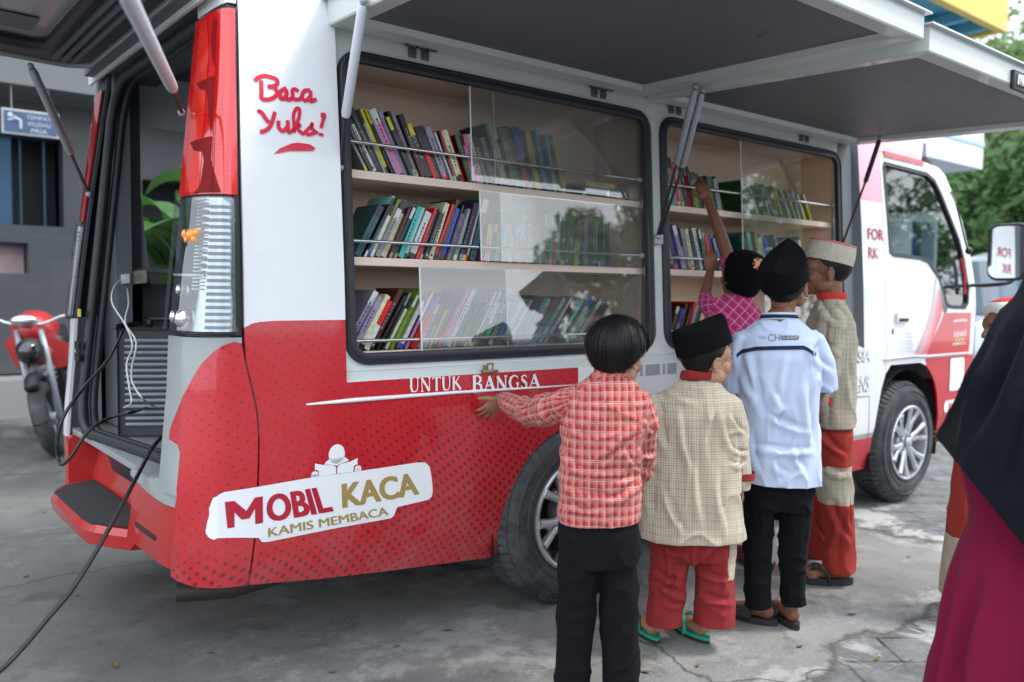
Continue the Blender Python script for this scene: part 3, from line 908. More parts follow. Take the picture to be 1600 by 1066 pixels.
pane(bc2, xa(1162, 300), 4.0, 1.366, 2.0); pane(bc2, 3.66, 4.33, 1.035, 1.33, .007)
for z0, z1 in ((1.63, 1.655), (1.338, 1.362)):
    pass

# ---- flaps, hinges and struts
def flap(x0, x1, zh, zo, th, y0=2.515, y1=1.31):
    zz = lambda y: zh + (zo - zh) * (y0 - y) / (y0 - y1)
    def ring(ins, up): return [(x0 + ins, y0 - ins, zz(y0 - ins) + up), (x1 - ins, y0 - ins, zz(y0 - ins) + up), (x1 - ins, y1 + ins, zz(y1 + ins) + up), (x0 + ins, y1 + ins, zz(y1 + ins) + up)]
    bm = bmesh.new()
    rs = [ring(.12, .030), ring(.085, .026), ring(.07, .004), ring(.004, -.001), ring(0, .004), ring(0, th - .006), ring(-.018, th - .006), ring(-.018, th), ring(.3, th + .012)]
    loft(bm, rs, cap=False)
    f = face(bm, ring(.3, th + .0125))
    o = obj('side_flap', bm, M_FLAPRIM, van)
    bm = bmesh.new()
    b = fill2d([(p[0], p[1]) for p in ring(.075, 0)])
    slice2d(b, arange(x0, x1, .2), arange(y1, y0, .2))
    for v in b.verts: v.co.z = zz(v.co.y) + .0235
    obj('flap_lining', b, M_FLAPLIN, o)
    return o
fl1 = flap(1.262, 2.735, 2.095, 2.070, .085)
fl2 = flap(2.775, 4.455, 2.088, 2.040, .088)
bm = bmesh.new()
lp = at_y(1590, 128, 1.307)
box(bm, (lp.x - .06, 1.296, lp.z - .035), (lp.x + .14, 1.312, lp.z + .035), 0, .006)
box(bm, (lp.x - .035, 1.288, lp.z - .02), (lp.x + .05, 1.298, lp.z + .02), 1, .005)
obj('latch', bm, [M_BLACK, M_STEEL], fl2, smooth=40)
bm = bmesh.new()
tube(bm, [(1.262, 2.522, 2.118), (4.46, 2.522, 2.118)], .010, 10)
obj('hinge_rail', bm, M_FLAPRIM, van, smooth=40)
for x in (1.62, 2.50, 2.98, 4.02):
    bm = bmesh.new()
    for s in (-.045, 0, .045): tube(bm, [(x + s - .016, 2.518, 2.100), (x + s + .016, 2.518, 2.100)], .013, 8)
    y = WP(0, 2.07).y
    obox(bm, (x - .026, y - .004, 2.076), (.016, 0, 0), (0, .003, 0), (0, 0, .018), 0, .003)
    obox(bm, (x + .026, y - .004, 2.076), (.016, 0, 0), (0, .003, 0), (0, 0, .018), 0, .003)
    for s in (-.034, -.018, .020, .034): tube(bm, [(x + s, y - .006, 2.072), (x + s, y - .013, 2.072)], .0055, 8)
    obj('hinge', bm, mat('hinge_steel', (.14, .15, .165), .4, metal=.6), van, smooth=40)
def strut(parent, a, m, b, r=.0125, rr=.005, mt=None):
    """gas strut: barrel a->m, rod m->b, ball joints at both ends"""
    a, m, b = Vector(a), Vector(m), Vector(b)
    bm = bmesh.new()
    tube(bm, [a, a.lerp(m, .04), a.lerp(m, .96), m], [r * .75, r, r, r * .8], 12)
    tube(bm, [m, b], rr, 8, mi=1)
    ball(bm, a - (m - a).normalized() * .012, (.013, 0, 0), (0, .013, 0), (0, 0, .013), 8, 6, 2)
    ball(bm, b, (.012, 0, 0), (0, .012, 0), (0, 0, .012), 8, 6, 2)
    return obj('gas_strut', bm, [mt or M_GREYSTEEL, M_BLACK, M_GREYSTEEL], parent, smooth=40)
strut(van, at_y(567, 8, 2.26), at_y(540, 183, 2.42), at_y(532, 262, 2.49), .0155, .006, M_STRUTLIGHT)
for dx in (0, 9):
    strut(van, at_y(1086 + dx * 1.2, 140 + dx * .6, 2.20), at_y(1057 + dx, 256 + dx * .6, 2.36), at_y(1027 + dx * .35, 370, 2.475), .0135, .006)
bm = bmesh.new()
pb = at_y(1028, 374, 2.485); obox(bm, pb, (.028, 0, 0), (0, .008, 0), (0, 0, .022), 0, .004)
obj('strut_bracket', bm, M_GREYSTEEL, van)
strut(van, at_y(1374, 219, 2.25), at_y(1352, 285, 2.33), at_y(1311, 396, 2.47), .012, .006, M_BLACK)
for x in (1.86, 2.95):      # latch hooks on the ledge
    bm = bmesh.new()
    c = S(x, .962, .004)
    obox(bm, c, (.035, 0, 0), (0, .008, 0), (0, 0, .005), 0, .002)
    tube(bm, [c + Vector((-.012, 0, 0)), c + Vector((-.012, -.004, .028)), c + Vector((.012, -.004, .028)), c + Vector((.012, 0, 0))], .004, 6)
    obox(bm, c + Vector((-.024, 0, .012)), (.004, 0, 0), (0, .006, 0), (0.003, 0, .012), 0)
    obj('latch', bm, mat('brassy_latch', (.35, .27, .17), .35, metal=.8), van, smooth=40)
bm = bmesh.new()        # silver trim picture below the ledge between the boys
for x0, x1 in ((2.60, 2.645), (2.665, 2.68), (2.70, 2.79), (2.81, 2.825), (2.84, 2.90)):
    b = fill2d([(x0, .900), (x1, .900), (x1, .948), (x0, .948)]); me = bm_mesh(b); bm.from_mesh(me)
obj('grey_film', decal(bm, .002), mat('grey_film', (.28, .33, .38), .35), van)

# ---- wheels
def lathe_y(bm, prof, c, n=72, mi=0):
    c = Vector(c); rings = []
    for k in range(n):
        a = 2 * pi * k / n
        rings.append([c + Vector((r * cos(a), y, r * sin(a))) for r, y in prof])
    R = [[bm.verts.new(p) for p in r] for r in rings]
    for i in range(n):
        a, b = R[i], R[(i + 1) % n]
        for k in range(len(prof) - 1):
            f = bm.faces.new((a[k], a[k + 1], b[k + 1], b[k])); f.material_index = mi
def wheel(x, y, far=False):
    w = thing('wheel', None, None); w.parent = van
    bpy.data.objects.remove(w)
    c = Vector((x, y, .369))
    sg = -1 if far else 1
    bm = bmesh.new()
    prof = [(.205, .055), (.215, .02), (.225, .008), (.245, .004), (.285, -.002), (.30, .000), (.318, .006), (.335, .018), (.350, .032), (.359, .048), (.362, .062), (.362, .165), (.352, .195), (.32, .212), (.27, .212), (.20, .17)]
    lathe_y(bm, [(r, v * sg) for r, v in prof], c, 96)
    for k in range(64):            # shoulder and tread blocks
        a = 2 * pi * (k + .5) / 64
        rd = Vector((cos(a), 0, sin(a))); tg = Vector((-sin(a), 0, cos(a)))
        obox(bm, c + rd * .352 + Vector((0, .042 * sg, 0)), tg * .0125, Vector((0, .016 * sg, 0)) + rd * .010, rd * .008 - Vector((0, .004 * sg, 0)))
        for q, v in enumerate((.075, .107, .14)):
            b_ = a + (.02 if q % 2 else 0)
            rd2 = Vector((cos(b_), 0, sin(b_))); tg2 = Vector((-sin(b_), 0, cos(b_)))
            obox(bm, c + rd2 * .361 + Vector((0, v * sg, 0)), tg2 * .0135, (0, .0125, 0), rd2 * .0065)
    for r0 in (.262, .312):        # moulded ribs on the sidewall
        lathe_y(bm, [(r0 - .004, .004 * sg), (r0, -.0035 * sg), (r0 + .004, .004 * sg)], c, 96)
    ty_ = obj('wheel', bm, M_TYRE, van, smooth=40)
    bm = bmesh.new()
    prof = [(.226, .012), (.226, -.004), (.219, -.008), (.208, -.004), (.205, .02), (.198, .06), (.185, .15), (.185, .20)]
    lathe_y(bm, [(r, v * sg) for r, v in prof], c, 72)
    lathe_y(bm, [(.0001, .025 * sg), (.075, .027 * sg), (.082, .04 * sg), (.08, .10 * sg)], c, 32)
    lathe_y(bm, [(.0001, -.008 * sg), (.022, -.006 * sg), (.033, .0), (.036, .03 * sg)], c, 24)
    for k in range(6):
        for d in (-.13, .13):
            a = 2 * pi * k / 6 + .26 + d * .55; a2 = 2 * pi * k / 6 + .26 + d * 1.75
            p0 = c + Vector((.05 * cos(a), .028 * sg, .05 * sin(a))); p1 = c + Vector((.13 * cos((a + a2) / 2), .018 * sg, .13 * sin((a + a2) / 2))); p2 = c + Vector((.206 * cos(a2), .006 * sg, .206 * sin(a2)))
            tube(bm, [p0, p1, p2], [.021, .0165, .021], 8, up=(0, 1, 0), flat=1.0)
        a = 2 * pi * k / 6 + .26
        p0 = c + Vector((.05 * cos(a), .035 * sg, .05 * sin(a))); p1 = c + Vector((.15 * cos(a), .032 * sg, .15 * sin(a)))
        tube(bm, [p0, p1], [.02, .010], 8)
        tube(bm, [c + Vector((.052 * cos(a + .52), .02 * sg, .052 * sin(a + .52))), c + Vector((.052 * cos(a + .52), .008 * sg, .052 * sin(a + .52)))], .010, 6)
    obj('rim', bm, M_ALLOY, ty_, smooth=45)
    bm = bmesh.new()
    lathe_y(bm, [(.0001, .12 * sg), (.15, .12 * sg), (.17, .18 * sg)], c, 32)
    obj('brake_drum', bm, M_UNDER, ty_, smooth=True)
wheel(2.295, 2.402); wheel(5.055, 2.415); wheel(2.315, 4.10, True); wheel(5.07, 4.10, True)
bm = bmesh.new()
box(bm, (.95, 2.72, .30), (5.75, 3.95, .60)); box(bm, (.9, 2.72, .60), (4.7, 2.735, .95))
box(bm, (2.78, 2.52, .30), (4.56, 2.72, .56)); box(bm, (1.0, 2.52, .37), (1.85, 2.72, .58))
tube(bm, [(2.315, 2.6, .367), (2.315, 3.95, .367)], .06, 10); tube(bm, [(5.07, 2.6, .367), (5.07, 3.95, .367)], .05, 10)
for cx in (2.33, 5.07):
    arcp = [(cx + .43 * cos(t), .36 + .45 * sin(t)) for t in [radians(a) for a in range(-15, 196, 15)]]
    loft(bm, [[(x, y, z) for x, z in arcp] for y in (2.45, 2.74)], closed=False, cap=False)
    face(bm, [(x, 2.74, z) for x, z in arcp])
obj('chassis', bm, M_UNDER, van)
bm = bmesh.new()
a, b = at_z(232, 928, .20), at_z(330, 925, .22)
tube(bm, [(.86, 2.80, .255), (1.02, 2.74, .25), (1.6, 2.8, .27)], .034, 12)
obj('exhaust_pipe', bm, mat('rusty_steel', (.06, .05, .045), .6, metal=.5), van, smooth=40)

# ---- rear: lamps, sill, bumper, seals, interior
def lens_mat(name, col, rough=.12):
    t = NT(name); co = t.obj_co()
    s = t.sep(co)
    w = t.math('SINE', t.math('MULTIPLY', s[2], 420))
    c = t.mix(t.math('MULTIPLY_ADD', w, .15, .3), tuple(v * .75 for v in col), col)
    t.set(col=c, rough=rough, coat=1, coatr=.03, spec=.6)
    return t.m
M_LENSR = lens_mat('red_lens', (.78, .010, .012)); M_LENSD = mat('dark_red_lens', (.20, .006, .008), .5, spec=.15); M_LENSB = lens_mat('bright_red_lens', (.95, .035, .02))
M_CHROME = mat('lamp_reflector', (.40, .43, .47), .16, metal=.95, var=.25, scale=60)
M_CLEAR = glassy('clear_lens', (.93, .95, .97), .12)
M_AMBER = mat('amber_bulb', (.85, .28, .02), .15, coat=1)
def tail_lamp(far):
    Z0, ZM, Z1 = 1.118, 1.520, 2.088
    uL = lambda z: .665 ; uR = lambda z: float(np.interp(z, [1.1, 2.09], [.934, .962]))
    mk = lambda outl, off, th=0, mi=0: skin_mesh([(outl, [], mi)], off=off, far=far, thick=th)
    body = [(uL(Z0), Z0), (uR(Z0), Z0), (uR(1.6), 1.6), (uR(Z1), Z1 - .004), (.86, Z1 + .006), (uL(Z1), Z1 - .01)]
    l = obj('tail_lamp', mk(body, .004, .01), M_BLACK, van, smooth=35)
    def q(u0, z0, u1, z1, off, th=0, u0t=None, u1t=None):
        return mk([(u0, z0), (u1, z0), (u1t or u1, z1), (u0t or u0, z1)], off, th)
    g = .007
    obj('red_lens', q(uL(0) + g, ZM + .006, uR(ZM) - g, Z1 - .012, .012, .006, None, uR(Z1) - g), M_LENSR, l, smooth=75)
    if not far:
        # brighter rear-facing strip and the dark moulded shapes seen through the lens
        obj('lens_facet', mk([(.72, ZM + .014), (.80, ZM + .014), (.80, 1.95), (.77, Z1 - .03), (.72, Z1 - .03)], .0135), M_LENSB, l, smooth=True)
        for pts in ([(.735, 1.868), (.84, 1.875), (.838, 1.70), (.805, 1.835), (.765, 1.845)], [(.73, 1.688), (.84, 1.695), (.838, 1.56), (.805, 1.65), (.76, 1.66)], [(.815, 1.62), (.838, 1.63), (.885, 1.53), (.775, 1.53), (.805, 1.55)], [(.81, 2.05), (.835, 2.05), (.836, 1.90), (.815, 1.96)]):
            obj('lens_facet', mk(pts, .0142), M_LENSD, l, smooth=True)
        bm = skin_mesh([([(.848, ZM + .01), (.852, ZM + .01), (.852, Z1 - .02), (.848, Z1 - .02)], [], 0)], off=.0165)
        obj('lens_facet', bm, M_LENSD, l)
    obj('reflector', q(uL(0) + g, Z0 + g, uR(Z0) - g, ZM - .004, .006), M_CHROME, l, smooth=35)
    polys = []
    n = 19
    for i in range(n):
        z0 = Z0 + .014 + (ZM - Z0 - .03) * i / n; z1 = z0 + .0095
        polys.append(([(.842, z0), (uR(0) - .014, z0), (uR(0) - .014, z1), (.842, z1)], [], 0 if i % 3 else 0))
        if i > 7: polys.append(([(.80, z0 + .004), (.838, z0 + .004), (.838, z1 + .002), (.80, z1 + .002)], [], 1))
    obj('lens_bars', skin_mesh(polys, off=.0085, far=far), [M_RECESSD, M_RECESSD], l)
    if not far:
        bm = bmesh.new()
        for i in range(26):
            z = Z0 + .13 + i * .0105
            obox(bm, S(.815, z, .011), (S(.84, z) - S(.79, z)) * .42, Vector((0, 0, .0018)), Vector((0, -.002, 0)))
        obj('lens_ribs', bm, M_STEEL, l)
        p = S(.775, 1.415, .016)
        bm = bmesh.new()
        for dx, dz, r in ((0, 0, .02), (.018, .006, .018), (-.018, .004, .017), (.012, -.012, .016), (-.010, -.012, .015)):
            ball(bm, S(.785 + dx * 1.4, 1.405 + dz, .014), (r, 0, 0), (0, r * .8, 0), (0, 0, r), 10, 8)
        obj('bulb', bm, M_AMBER, l, smooth=True)
        for (u, z, r) in ((.75, 1.245, .020), (.775, 1.16, .030), (.73, 1.165, .022)):
            bm = bmesh.new(); ball(bm, S(u, z, .010), (r, 0, 0), (0, r * .8, 0), (0, 0, r), 16, 10)
            obj('bulb', bm, M_STEEL, l, smooth=True)
        bm = skin_mesh([([(.68, 1.288), (.835, 1.285), (.835, 1.291), (.68, 1.294)], [], 0)], off=.012); obj('lens_ribs', bm, M_FILMW, l)
    obj('clear_lens', q(uL(0) + g, Z0 + g, uR(Z0) - g, ZM - .004, .030 if False else .024), M_CLEAR, l, smooth=35)
tail_lamp(False); tail_lamp(True)
# sill
bm = bmesh.new()
box(bm, (.785, 2.60, .630), (1.08, 4.00, .655), 0, .006)
obj('sill', bm, M_SILVER, van, smooth=40)
bm = bmesh.new()
def cap_sec(y, x, z0, z1): return [(.93, y, z0), (x, y, z0), (x, y, (z0 + z1) / 2), (x + .006, y, z1 - .004), (x + .02, y, z1), (.93, y, z1)]
loft(bm, [cap_sec(2.532, .793, .60, .70), cap_sec(2.56, .777, .60, .70), cap_sec(2.60, .766, .602, .695), cap_sec(2.66, .760, .606, .675), cap_sec(2.74, .757, .612, .660), cap_sec(2.95, .762, .628, .655)])
obj('sill_bracket', bm, M_SILVER, van, smooth=50)
# bumper
def wing(xf, y): return [(.90, y, .632), (xf + .025, y, .632), (xf + .004, y, .612), (xf - .004, y, .49), (xf + .008, y, .392), (.92, y, .362)]
def step(xf, y): return [(.90, y, .632), (.845, y, .445), (xf + .016, y, .437), (xf, y, .415), (xf + .010, y, .368), (.92, y, .352)]
bm = bmesh.new()
sec = [wing(.806, 2.545), wing(.782, 2.60), wing(.770, 2.70), wing(.766, 2.96), step(.752, 2.972), step(.70, 3.06), step(.660, 3.14), step(.655, 3.30), step(.655, 3.70), step(.68, 3.78), step(.74, 3.87), wing(.755, 3.88), wing(.77, 4.0), wing(.81, 4.09)]
loft(bm, sec)
bumper = obj('bumper', bm, M_BUMPERRED, van, smooth=30)
bm = bmesh.new()
pd = [(.677, 3.13, .440), (.668, 3.20, .440), (.668, 3.69, .440), (.735, 3.80, .441), (.838, 3.80, .449), (.838, 3.00, .449), (.76, 3.00, .444)]
face(bm, pd[::-1])
me = evaluated(bm_mesh(bm), [('SOLIDIFY', dict(thickness=.004, offset=0))])
obj('step_pad', me, mat('rubber_tread', (.022, .025, .03), .8, bump=.6, bscale=260), bumper)
bm = bmesh.new(); obox(bm, (.765, 2.80, .475), (.004, 0, 0), (-.002, .10, .0), (0, 0, .008), 0, .002)
obj('vent_slot', bm, M_BLACK, bumper)
bm = bmesh.new(); obox(bm, (.862, 3.42, .545), (.003, 0, .0), (0, .20, 0), (-.016, 0, .06), 0, .002)
obj('number_plate', bm, mat('dark_plate', (.03, .03, .035), .4), van)
# rear opening seal
bm = bmesh.new()
loop = rrect(2.64, .668, 3.80, 2.10, .16, 6)
path = [Vector((xr(z) + .025 + (.10 if z < .75 and y < 3.5 else 0) * (1 if y > 2.7 else .6), y, z)) for y, z in loop]
path = path + [path[0]]
tube(bm, path, .020, 8, cap=False)
tube(bm, [p + Vector((.04, 0, 0)) for p in path], .016, 8, cap=False)
obj('door_seal', bm, M_RUBBER, van, smooth=True)
# far jamb facing the camera, header, inner lining
bm = bmesh.new()
box(bm, (.86, 2.63, 2.14), (1.15, 3.95, 2.20), 0)
box(bm, (.94, 3.80, .66), (1.0, 4.02, 2.16), 0)
box(bm, (.93, 4.02, .62), (1.10, 4.05, 2.16), 0)
box(bm, (.93, 4.02, .62), (4.5, 4.05, 1.27), 0)
box(bm, (2.2, 4.02, 1.27), (4.5, 4.05, 2.16), 0)
box(bm, (.9, 2.63, 2.20), (4.5, 4.05, 2.215), 0)
box(bm, (.96, 2.56, .62), (1.25, 2.57, 2.16), 1)
box(bm, (1.25, 2.56, .62), (1.27, 2.88, 2.16), 1)
box(bm, (.9, 2.5, .600), (4.5, 4.05, .628), 1)
box(bm, (4.46, 2.5, .62), (4.49, 4.05, 1.40), 1)
box(bm, (4.50, 2.55, .62), (5.6, 4.05, .64), 1)
box(bm, (1.27, 2.875, .62), (4.46, 2.885, 2.16), 1)
obj('inner_lining', bm, [M_LINING, M_DARK], van)
bm = bmesh.new(); box(bm, (.95, 3.86, 1.318), (2.2, 4.02, 1.336), 0, .004)
obj('ledge', bm, M_LINING, van)
for z in (.80, .845):
    pass
bm = bmesh.new()
for py in (540, 558):
    p = at_x(125, py, .795); obox(bm, p + Vector((-.008, 0, 0)), (.008, 0, 0), (0, .03, 0), (0, 0, .018), 0, .006)
obj('rubber_stop', bm, M_BLACK, van)
bm = bmesh.new(); p = at_x(125, 489, .795); obox(bm, p + Vector((-.003, 0, 0)), (.001, 0, 0), (0, .028, 0), (0, 0, .016)); obj('sticker', bm, mat('yellow_label', (.55, .45, .05), .5), van)
bm = bmesh.new()      # striker on the sill
p = Vector((.90, 3.02, .656)); obox(bm, p + Vector((0, 0, .004)), (.03, 0, 0), (0, .05, 0), (0, 0, .004), 0, .002)
obox(bm, p + Vector((.0, 0, .02)), (.012, 0, 0), (0, .024, 0), (0, 0, .016), 0, .004)
obj('striker', bm, M_STEEL, van, smooth=40)
# cab seats, steering wheel and dash, dark behind the glass
bm = bmesh.new()
for y in (2.75, 3.5):
    box(bm, (4.75, y, .95), (5.2, y + .5, 1.12), 0, .05); box(bm, (4.62, y + .03, 1.1), (4.78, y + .47, 1.62), 0, .05); box(bm, (4.64, y + .12, 1.62), (4.74, y + .38, 1.82), 0, .04)
obj('cab_seat', bm, M_DARK, van, smooth=40)
bm = bmesh.new(); box(bm, (5.55, 2.6, .9), (5.85, 3.95, 1.22), 0, .05); obj('dashboard', bm, M_BLACK, van, smooth=40)
bm = bmesh.new()
c = Vector((5.40, 2.95, 1.33)); ax = Vector((0, 1, 0)); ay = Vector((-.45, 0, .9)).normalized()
tube(bm, [c + (ax * cos(t) + ay * sin(t)) * .19 for t in [2 * pi * k / 24 for k in range(25)]], .014, 8, cap=False)
tube(bm, [c, c + Vector((.25, 0, -.2))], .03, 8)
for t in (0, 2.1, 4.2): tube(bm, [c, c + (ax * cos(t) + ay * sin(t)) * .19], .012, 6)
obj('steering_wheel', bm, M_BLACK, van, smooth=40)
# door mirror
def mp(px, py, y=2.05): return at_y(px, py, y)
mc = mp(1574, 394)
ml = bmesh.new()
w, h = .115, .17
c = mc
vn = Vector((-.995, .06, 0)).normalized(); vx = Vector((-.06, -.995, 0)).normalized(); vz = Vector((.03, 0, 1))
ring = rrect(-w, -h, w, h, .06, 5)
loft(ml, [[c + vx * a * s + vz * b * s - vn * d for a, b in ring] for s, d in ((.97, .0), (1, .012), (.98, .05), (.7, .085), (.2, .095))])
mir = obj('door_mirror', ml, M_BLACK, van, smooth=50)
ml = bmesh.new(); face(ml, [c + vx * a * .9 + vz * b * .9 + vn * .004 for a, b in ring]); obj('mirror_glass', ml, mat('mirror', (.8, .84, .88), .02, metal=1, var=0), mir)
ml = bmesh.new(); tube(ml, smooth_path([S(5.90, 1.33, 0), mp(1540, 446, 2.2), mp(1578, 441, 2.08), mp(1590, 425, 2.06)], 4), .012, 8); obj('mirror_arm', ml, M_BLACK, mir, smooth=40)
ml = bmesh.new(); tube(ml, [S(5.66, 1.93, .0), at_y(1494, 318, 2.38), at_y(1512, 392, 2.40)], .006, 6); ball(ml, at_y(1514, 392, 2.40), (.03, 0, 0), (0, .02, 0), (0, 0, .025), 10, 8); obj('wiper_arm', ml, M_BLACK, van, smooth=40)
# tailgate, raised
zt = 2.165
def TG(x, y, dz=0): return Vector((x, y, zt + (.875 - x) * .03 + dz))
outl = rrect(-.30, 2.66, .865, 3.90, .12, 6)
hole = rrect(-.14, 2.86, .66, 3.66, .07, 6)
b = fill2d(outl, [hole])
for v in b.verts: v.co = TG(v.co.x, v.co.y, 0)
me = evaluated(bm_mesh(b), [('SOLIDIFY', dict(thickness=.05, offset=1))])
tg = obj('tailgate', me, M_DARK, van, smooth=40)
b = bmesh.new(); pts = [TG(x, y, -.004) for x, y in outl]; tube(b, pts + [pts[0]], .013, 8, cap=False); obj('tailgate_trim', b, M_SILVER, tg, smooth=True)
b = bmesh.new(); pts = [TG(x, y, -.006) for x, y in rrect(-.15, 2.85, .67, 3.67, .075, 6)]; tube(b, pts + [pts[0]], .022, 8, cap=False); obj('window_seal', b, M_RUBBER, tg, smooth=True)
t = NT('grimy_reflecting_glass'); co = t.obj_co(); t.set(col=t.mix(t.noise(6, 5, co), (.32, .31, .36), (.60, .58, .64)), rough=.25, trans=0)  # grime plus a blotchy building reflection, both painted into the opaque colour
b = bmesh.new(); face(b, [TG(x, y, .02) for x, y in hole]); obj('window', b, t.m, tg)
b = text_bm('MARANT', .085, .008)
for v in b.verts: v.co = TG(.40 + v.co.y, 3.02 + v.co.x, .012)
obj('lettering', b, M_FILMR2, tg)
b = bmesh.new(); face(b, [TG(x, y, .012) for x, y in ((.60, 3.38), (.60, 3.56), (.36, 3.56), (.36, 3.38))]); obj('sticker', b, M_RECESSD, tg)
b = bmesh.new()
for k in range(3): tube(b, [TG(.72 + k * .035, 2.75, -.01), TG(.72 + k * .035, 3.8, -.01)], .012, 6)
obj('tailgate_channel', b, M_LINING, tg, smooth=True)
strut(van, at_x(196, -12, .42), at_x(270, 139, .76), at_x(284, 176, .85), .0165, .006, M_STRUTLIGHT)
strut(van, at_x(50, 108, .63), at_x(111, 240, .80), at_x(139, 304, .85), .0165, .007)
# ================================================================ BOOKS, each one a thing of its own
M_BOOK = None
def book_mat():
    t = NT('book_cover'); co = t.obj_co()
    a = t.new('ShaderNodeAttribute'); a.attribute_name = 'Col'
    n = t.ramp(t.noise(55, 3, co), [(.35, .82), (.7, 1.12)])
    m = t.new('ShaderNodeMix', data_type='RGBA', blend_type='MULTIPLY'); m.inputs[0].default_value = 1
    t.l.new(a.outputs['Color'], m.inputs[6]); t.l.new(n, m.inputs[7])
    t.set(col=m.outputs[2], rough=.35, coat=.15)
    return t.m
M_BOOK = book_mat()
PAL0 = {'black': (.018, .02, .024), 'charcoal': (.06, .065, .075), 'navy': (.02, .035, .10), 'dark green': (.02, .09, .06), 'green': (.05, .25, .09), 'teal': (.03, .20, .22), 'turquoise': (.10, .42, .42),
       'lime': (.27, .34, .05), 'yellow': (.72, .48, .03), 'orange': (.70, .20, .03), 'red': (.50, .02, .025), 'maroon': (.16, .02, .03), 'pink': (.62, .28, .42), 'purple': (.12, .05, .16), 'lilac': (.36, .33, .40),
       'blue': (.04, .16, .48), 'light blue': (.28, .50, .68), 'white': (.74, .73, .70), 'cream': (.62, .55, .42), 'grey': (.34, .35, .36), 'brown': (.20, .10, .05), 'mint': (.34, .58, .48)}
ORD = ['first', 'second', 'third', 'fourth', 'fifth', 'sixth', 'seventh', 'eighth', 'ninth', 'tenth', 'eleventh', 'twelfth', 'thirteenth', 'fourteenth', 'fifteenth', 'sixteenth', 'seventeenth', 'eighteenth', 'nineteenth', 'twentieth']
PAL = {k: tuple(min(.82, c * 1.6 + .014) for c in v) for k, v in PAL0.items()}
def book_mesh(T, H, D, colname, rng):
    """book standing with its spine to -y: thickness T along x, height H along z, depth D along y; origin at the spine's foot"""
    bm = bmesh.new()
    cl = bm.loops.layers.color.new('Col')
    base = PAL[colname]
    def col(f, c):
        for lp in f.loops: lp[cl] = (*c, 1)
    def bx(lo, hi, c):
        n0 = set(bm.faces)
        box(bm, lo, hi)
        for f in set(bm.faces) - n0: col(f, c)
    ct = .0016
    second = PAL[rng.choice(['white', 'cream', 'grey', 'black', 'navy', 'red', 'dark green', 'white', 'blue', 'yellow', 'charcoal', 'maroon'])]
    pap = rng.choice([(.70, .66, .56), (.62, .57, .46), (.74, .72, .66)])
    side = tuple(v * .8 + .02 for v in base)
    bx((0, .002, 0), (ct, D, H), side)
    bx((T - ct, .002, 0), (T, D, H), side)
    bx((ct, .004, .003), (T - ct, D - .004, H - .003), pap)
    # spine in bands
    cuts = [0]
    kind = rng.random()
    if kind < .45: bands = [(.10, second), (.55, base), (.35, base)]
    elif kind < .7: bands = [(.18, base), (.60, base), (.22, second)]
    elif kind < .85: bands = [(.5, base), (.5, second)]
    else: bands = [(1, base)]
    z = 0
    for fr, c in bands:
        bx((0, -.001, z), (T, .0024, z + fr * H), c); z += fr * H
    # title marks and a publisher mark on the spine
    lum = sum(base) / 3
    tc = (.55, .54, .50) if lum < .25 else rng.choice([(.05, .05, .06), (.45, .03, .04), (.03, .08, .25)])
    if T > .0125 and rng.random() < .75:
        z = H * rng.uniform(.28, .36)
        while z < H * rng.uniform(.7, .86):
            l = rng.uniform(.004, .012)
            w = T * rng.uniform(.16, .30); x0 = T / 2 - w / 2
            bx((x0, -.0016, z), (x0 + w, -.0009, z + l), tc)
            z += l + rng.uniform(.0025, .008)
        if rng.random() < .35: bx((T * .3, -.0016, H * .05), (T * .7, -.0009, H * .05 + T * .5), tc if rng.random() < .6 else (.7, .68, .62))
    return bm
def place_book(label, group, x, zshelf, T, H, D, lean, colname, rng, yfront=None, tilt_flat=False, face_front=False):
    bm = book_mesh(T, H, D, colname, rng)
    y = (2.53 + .06 * (zshelf - 1) if yfront is None else yfront)
    # lean > 0: the top tips to the right (+x); the lower edge stays on the shelf
    c, s = cos(lean), sin(lean)
    px = T if lean > 0 else 0
    for v in bm.verts:
        a, b = v.co.x - px, v.co.z
        v.co = Vector((a * c + b * s + px, v.co.y, -a * s + b * c))
    o = obj('book', bm, M_BOOK, None)
    o.location = (x, y + rng.uniform(-.006, .016), zshelf + .0008)
    tag(o, label, 'book', group)
    return o
SHELF_NAMES = {}
def r_gap(rng): return rng.choice([0, 0, 0, .001, .003])
def row(where, group, x0, x1, z, lean_fn, h_fn, cols, seed, tfn=None, gap=0):
    """fill a shelf from x0 to x1; each book gets a label from its colour and its place among that colour in the row"""
    rng = random.Random(seed)
    x = x0; items = []
    i = 0
    while x < x1 and i < 70:
        cn = cols[i] if i < len(cols) else rng.choice(list(PAL))
        T = tfn(i, rng) if tfn else rng.choice([.009, .011, .013, .016, .020, .024, .03])
        t = (x - x0) / (x1 - x0)
        H = h_fn(t, rng); lean = lean_fn(t, rng)
        items.append((x, T, H, lean, cn))
        x += T / cos(lean) + .0012 + gap + (r_gap(rng) if abs(lean) > .1 else 0)
        i += 1
    cnt = {}
    tot = {}
    for it in items: tot[it[4]] = tot.get(it[4], 0) + 1
    for (x, T, H, lean, cn) in items:
        k = cnt.get(cn, 0); cnt[cn] = k + 1
        size = 'thick' if T > .021 else ('thin' if T < .0115 else '')
        if tot[cn] == 1: w = f'only {size} {cn} spine'.replace('  ', ' ')
        else: w = f'{ORD[k]} {size} {cn} spine from the left'.replace('  ', ' ')
        lab = f'book, {w}, {where}'
        D = rng.uniform(.135, .19)
        place_book(lab, group, x, z, T, H, D, lean, cn, rng)
G = 'books on the shelves of the van'
ZS1, ZS2, ZS3 = 1.655, 1.363, 1.045
xb = lambda px, py: at_y(px, py, 2.55).x
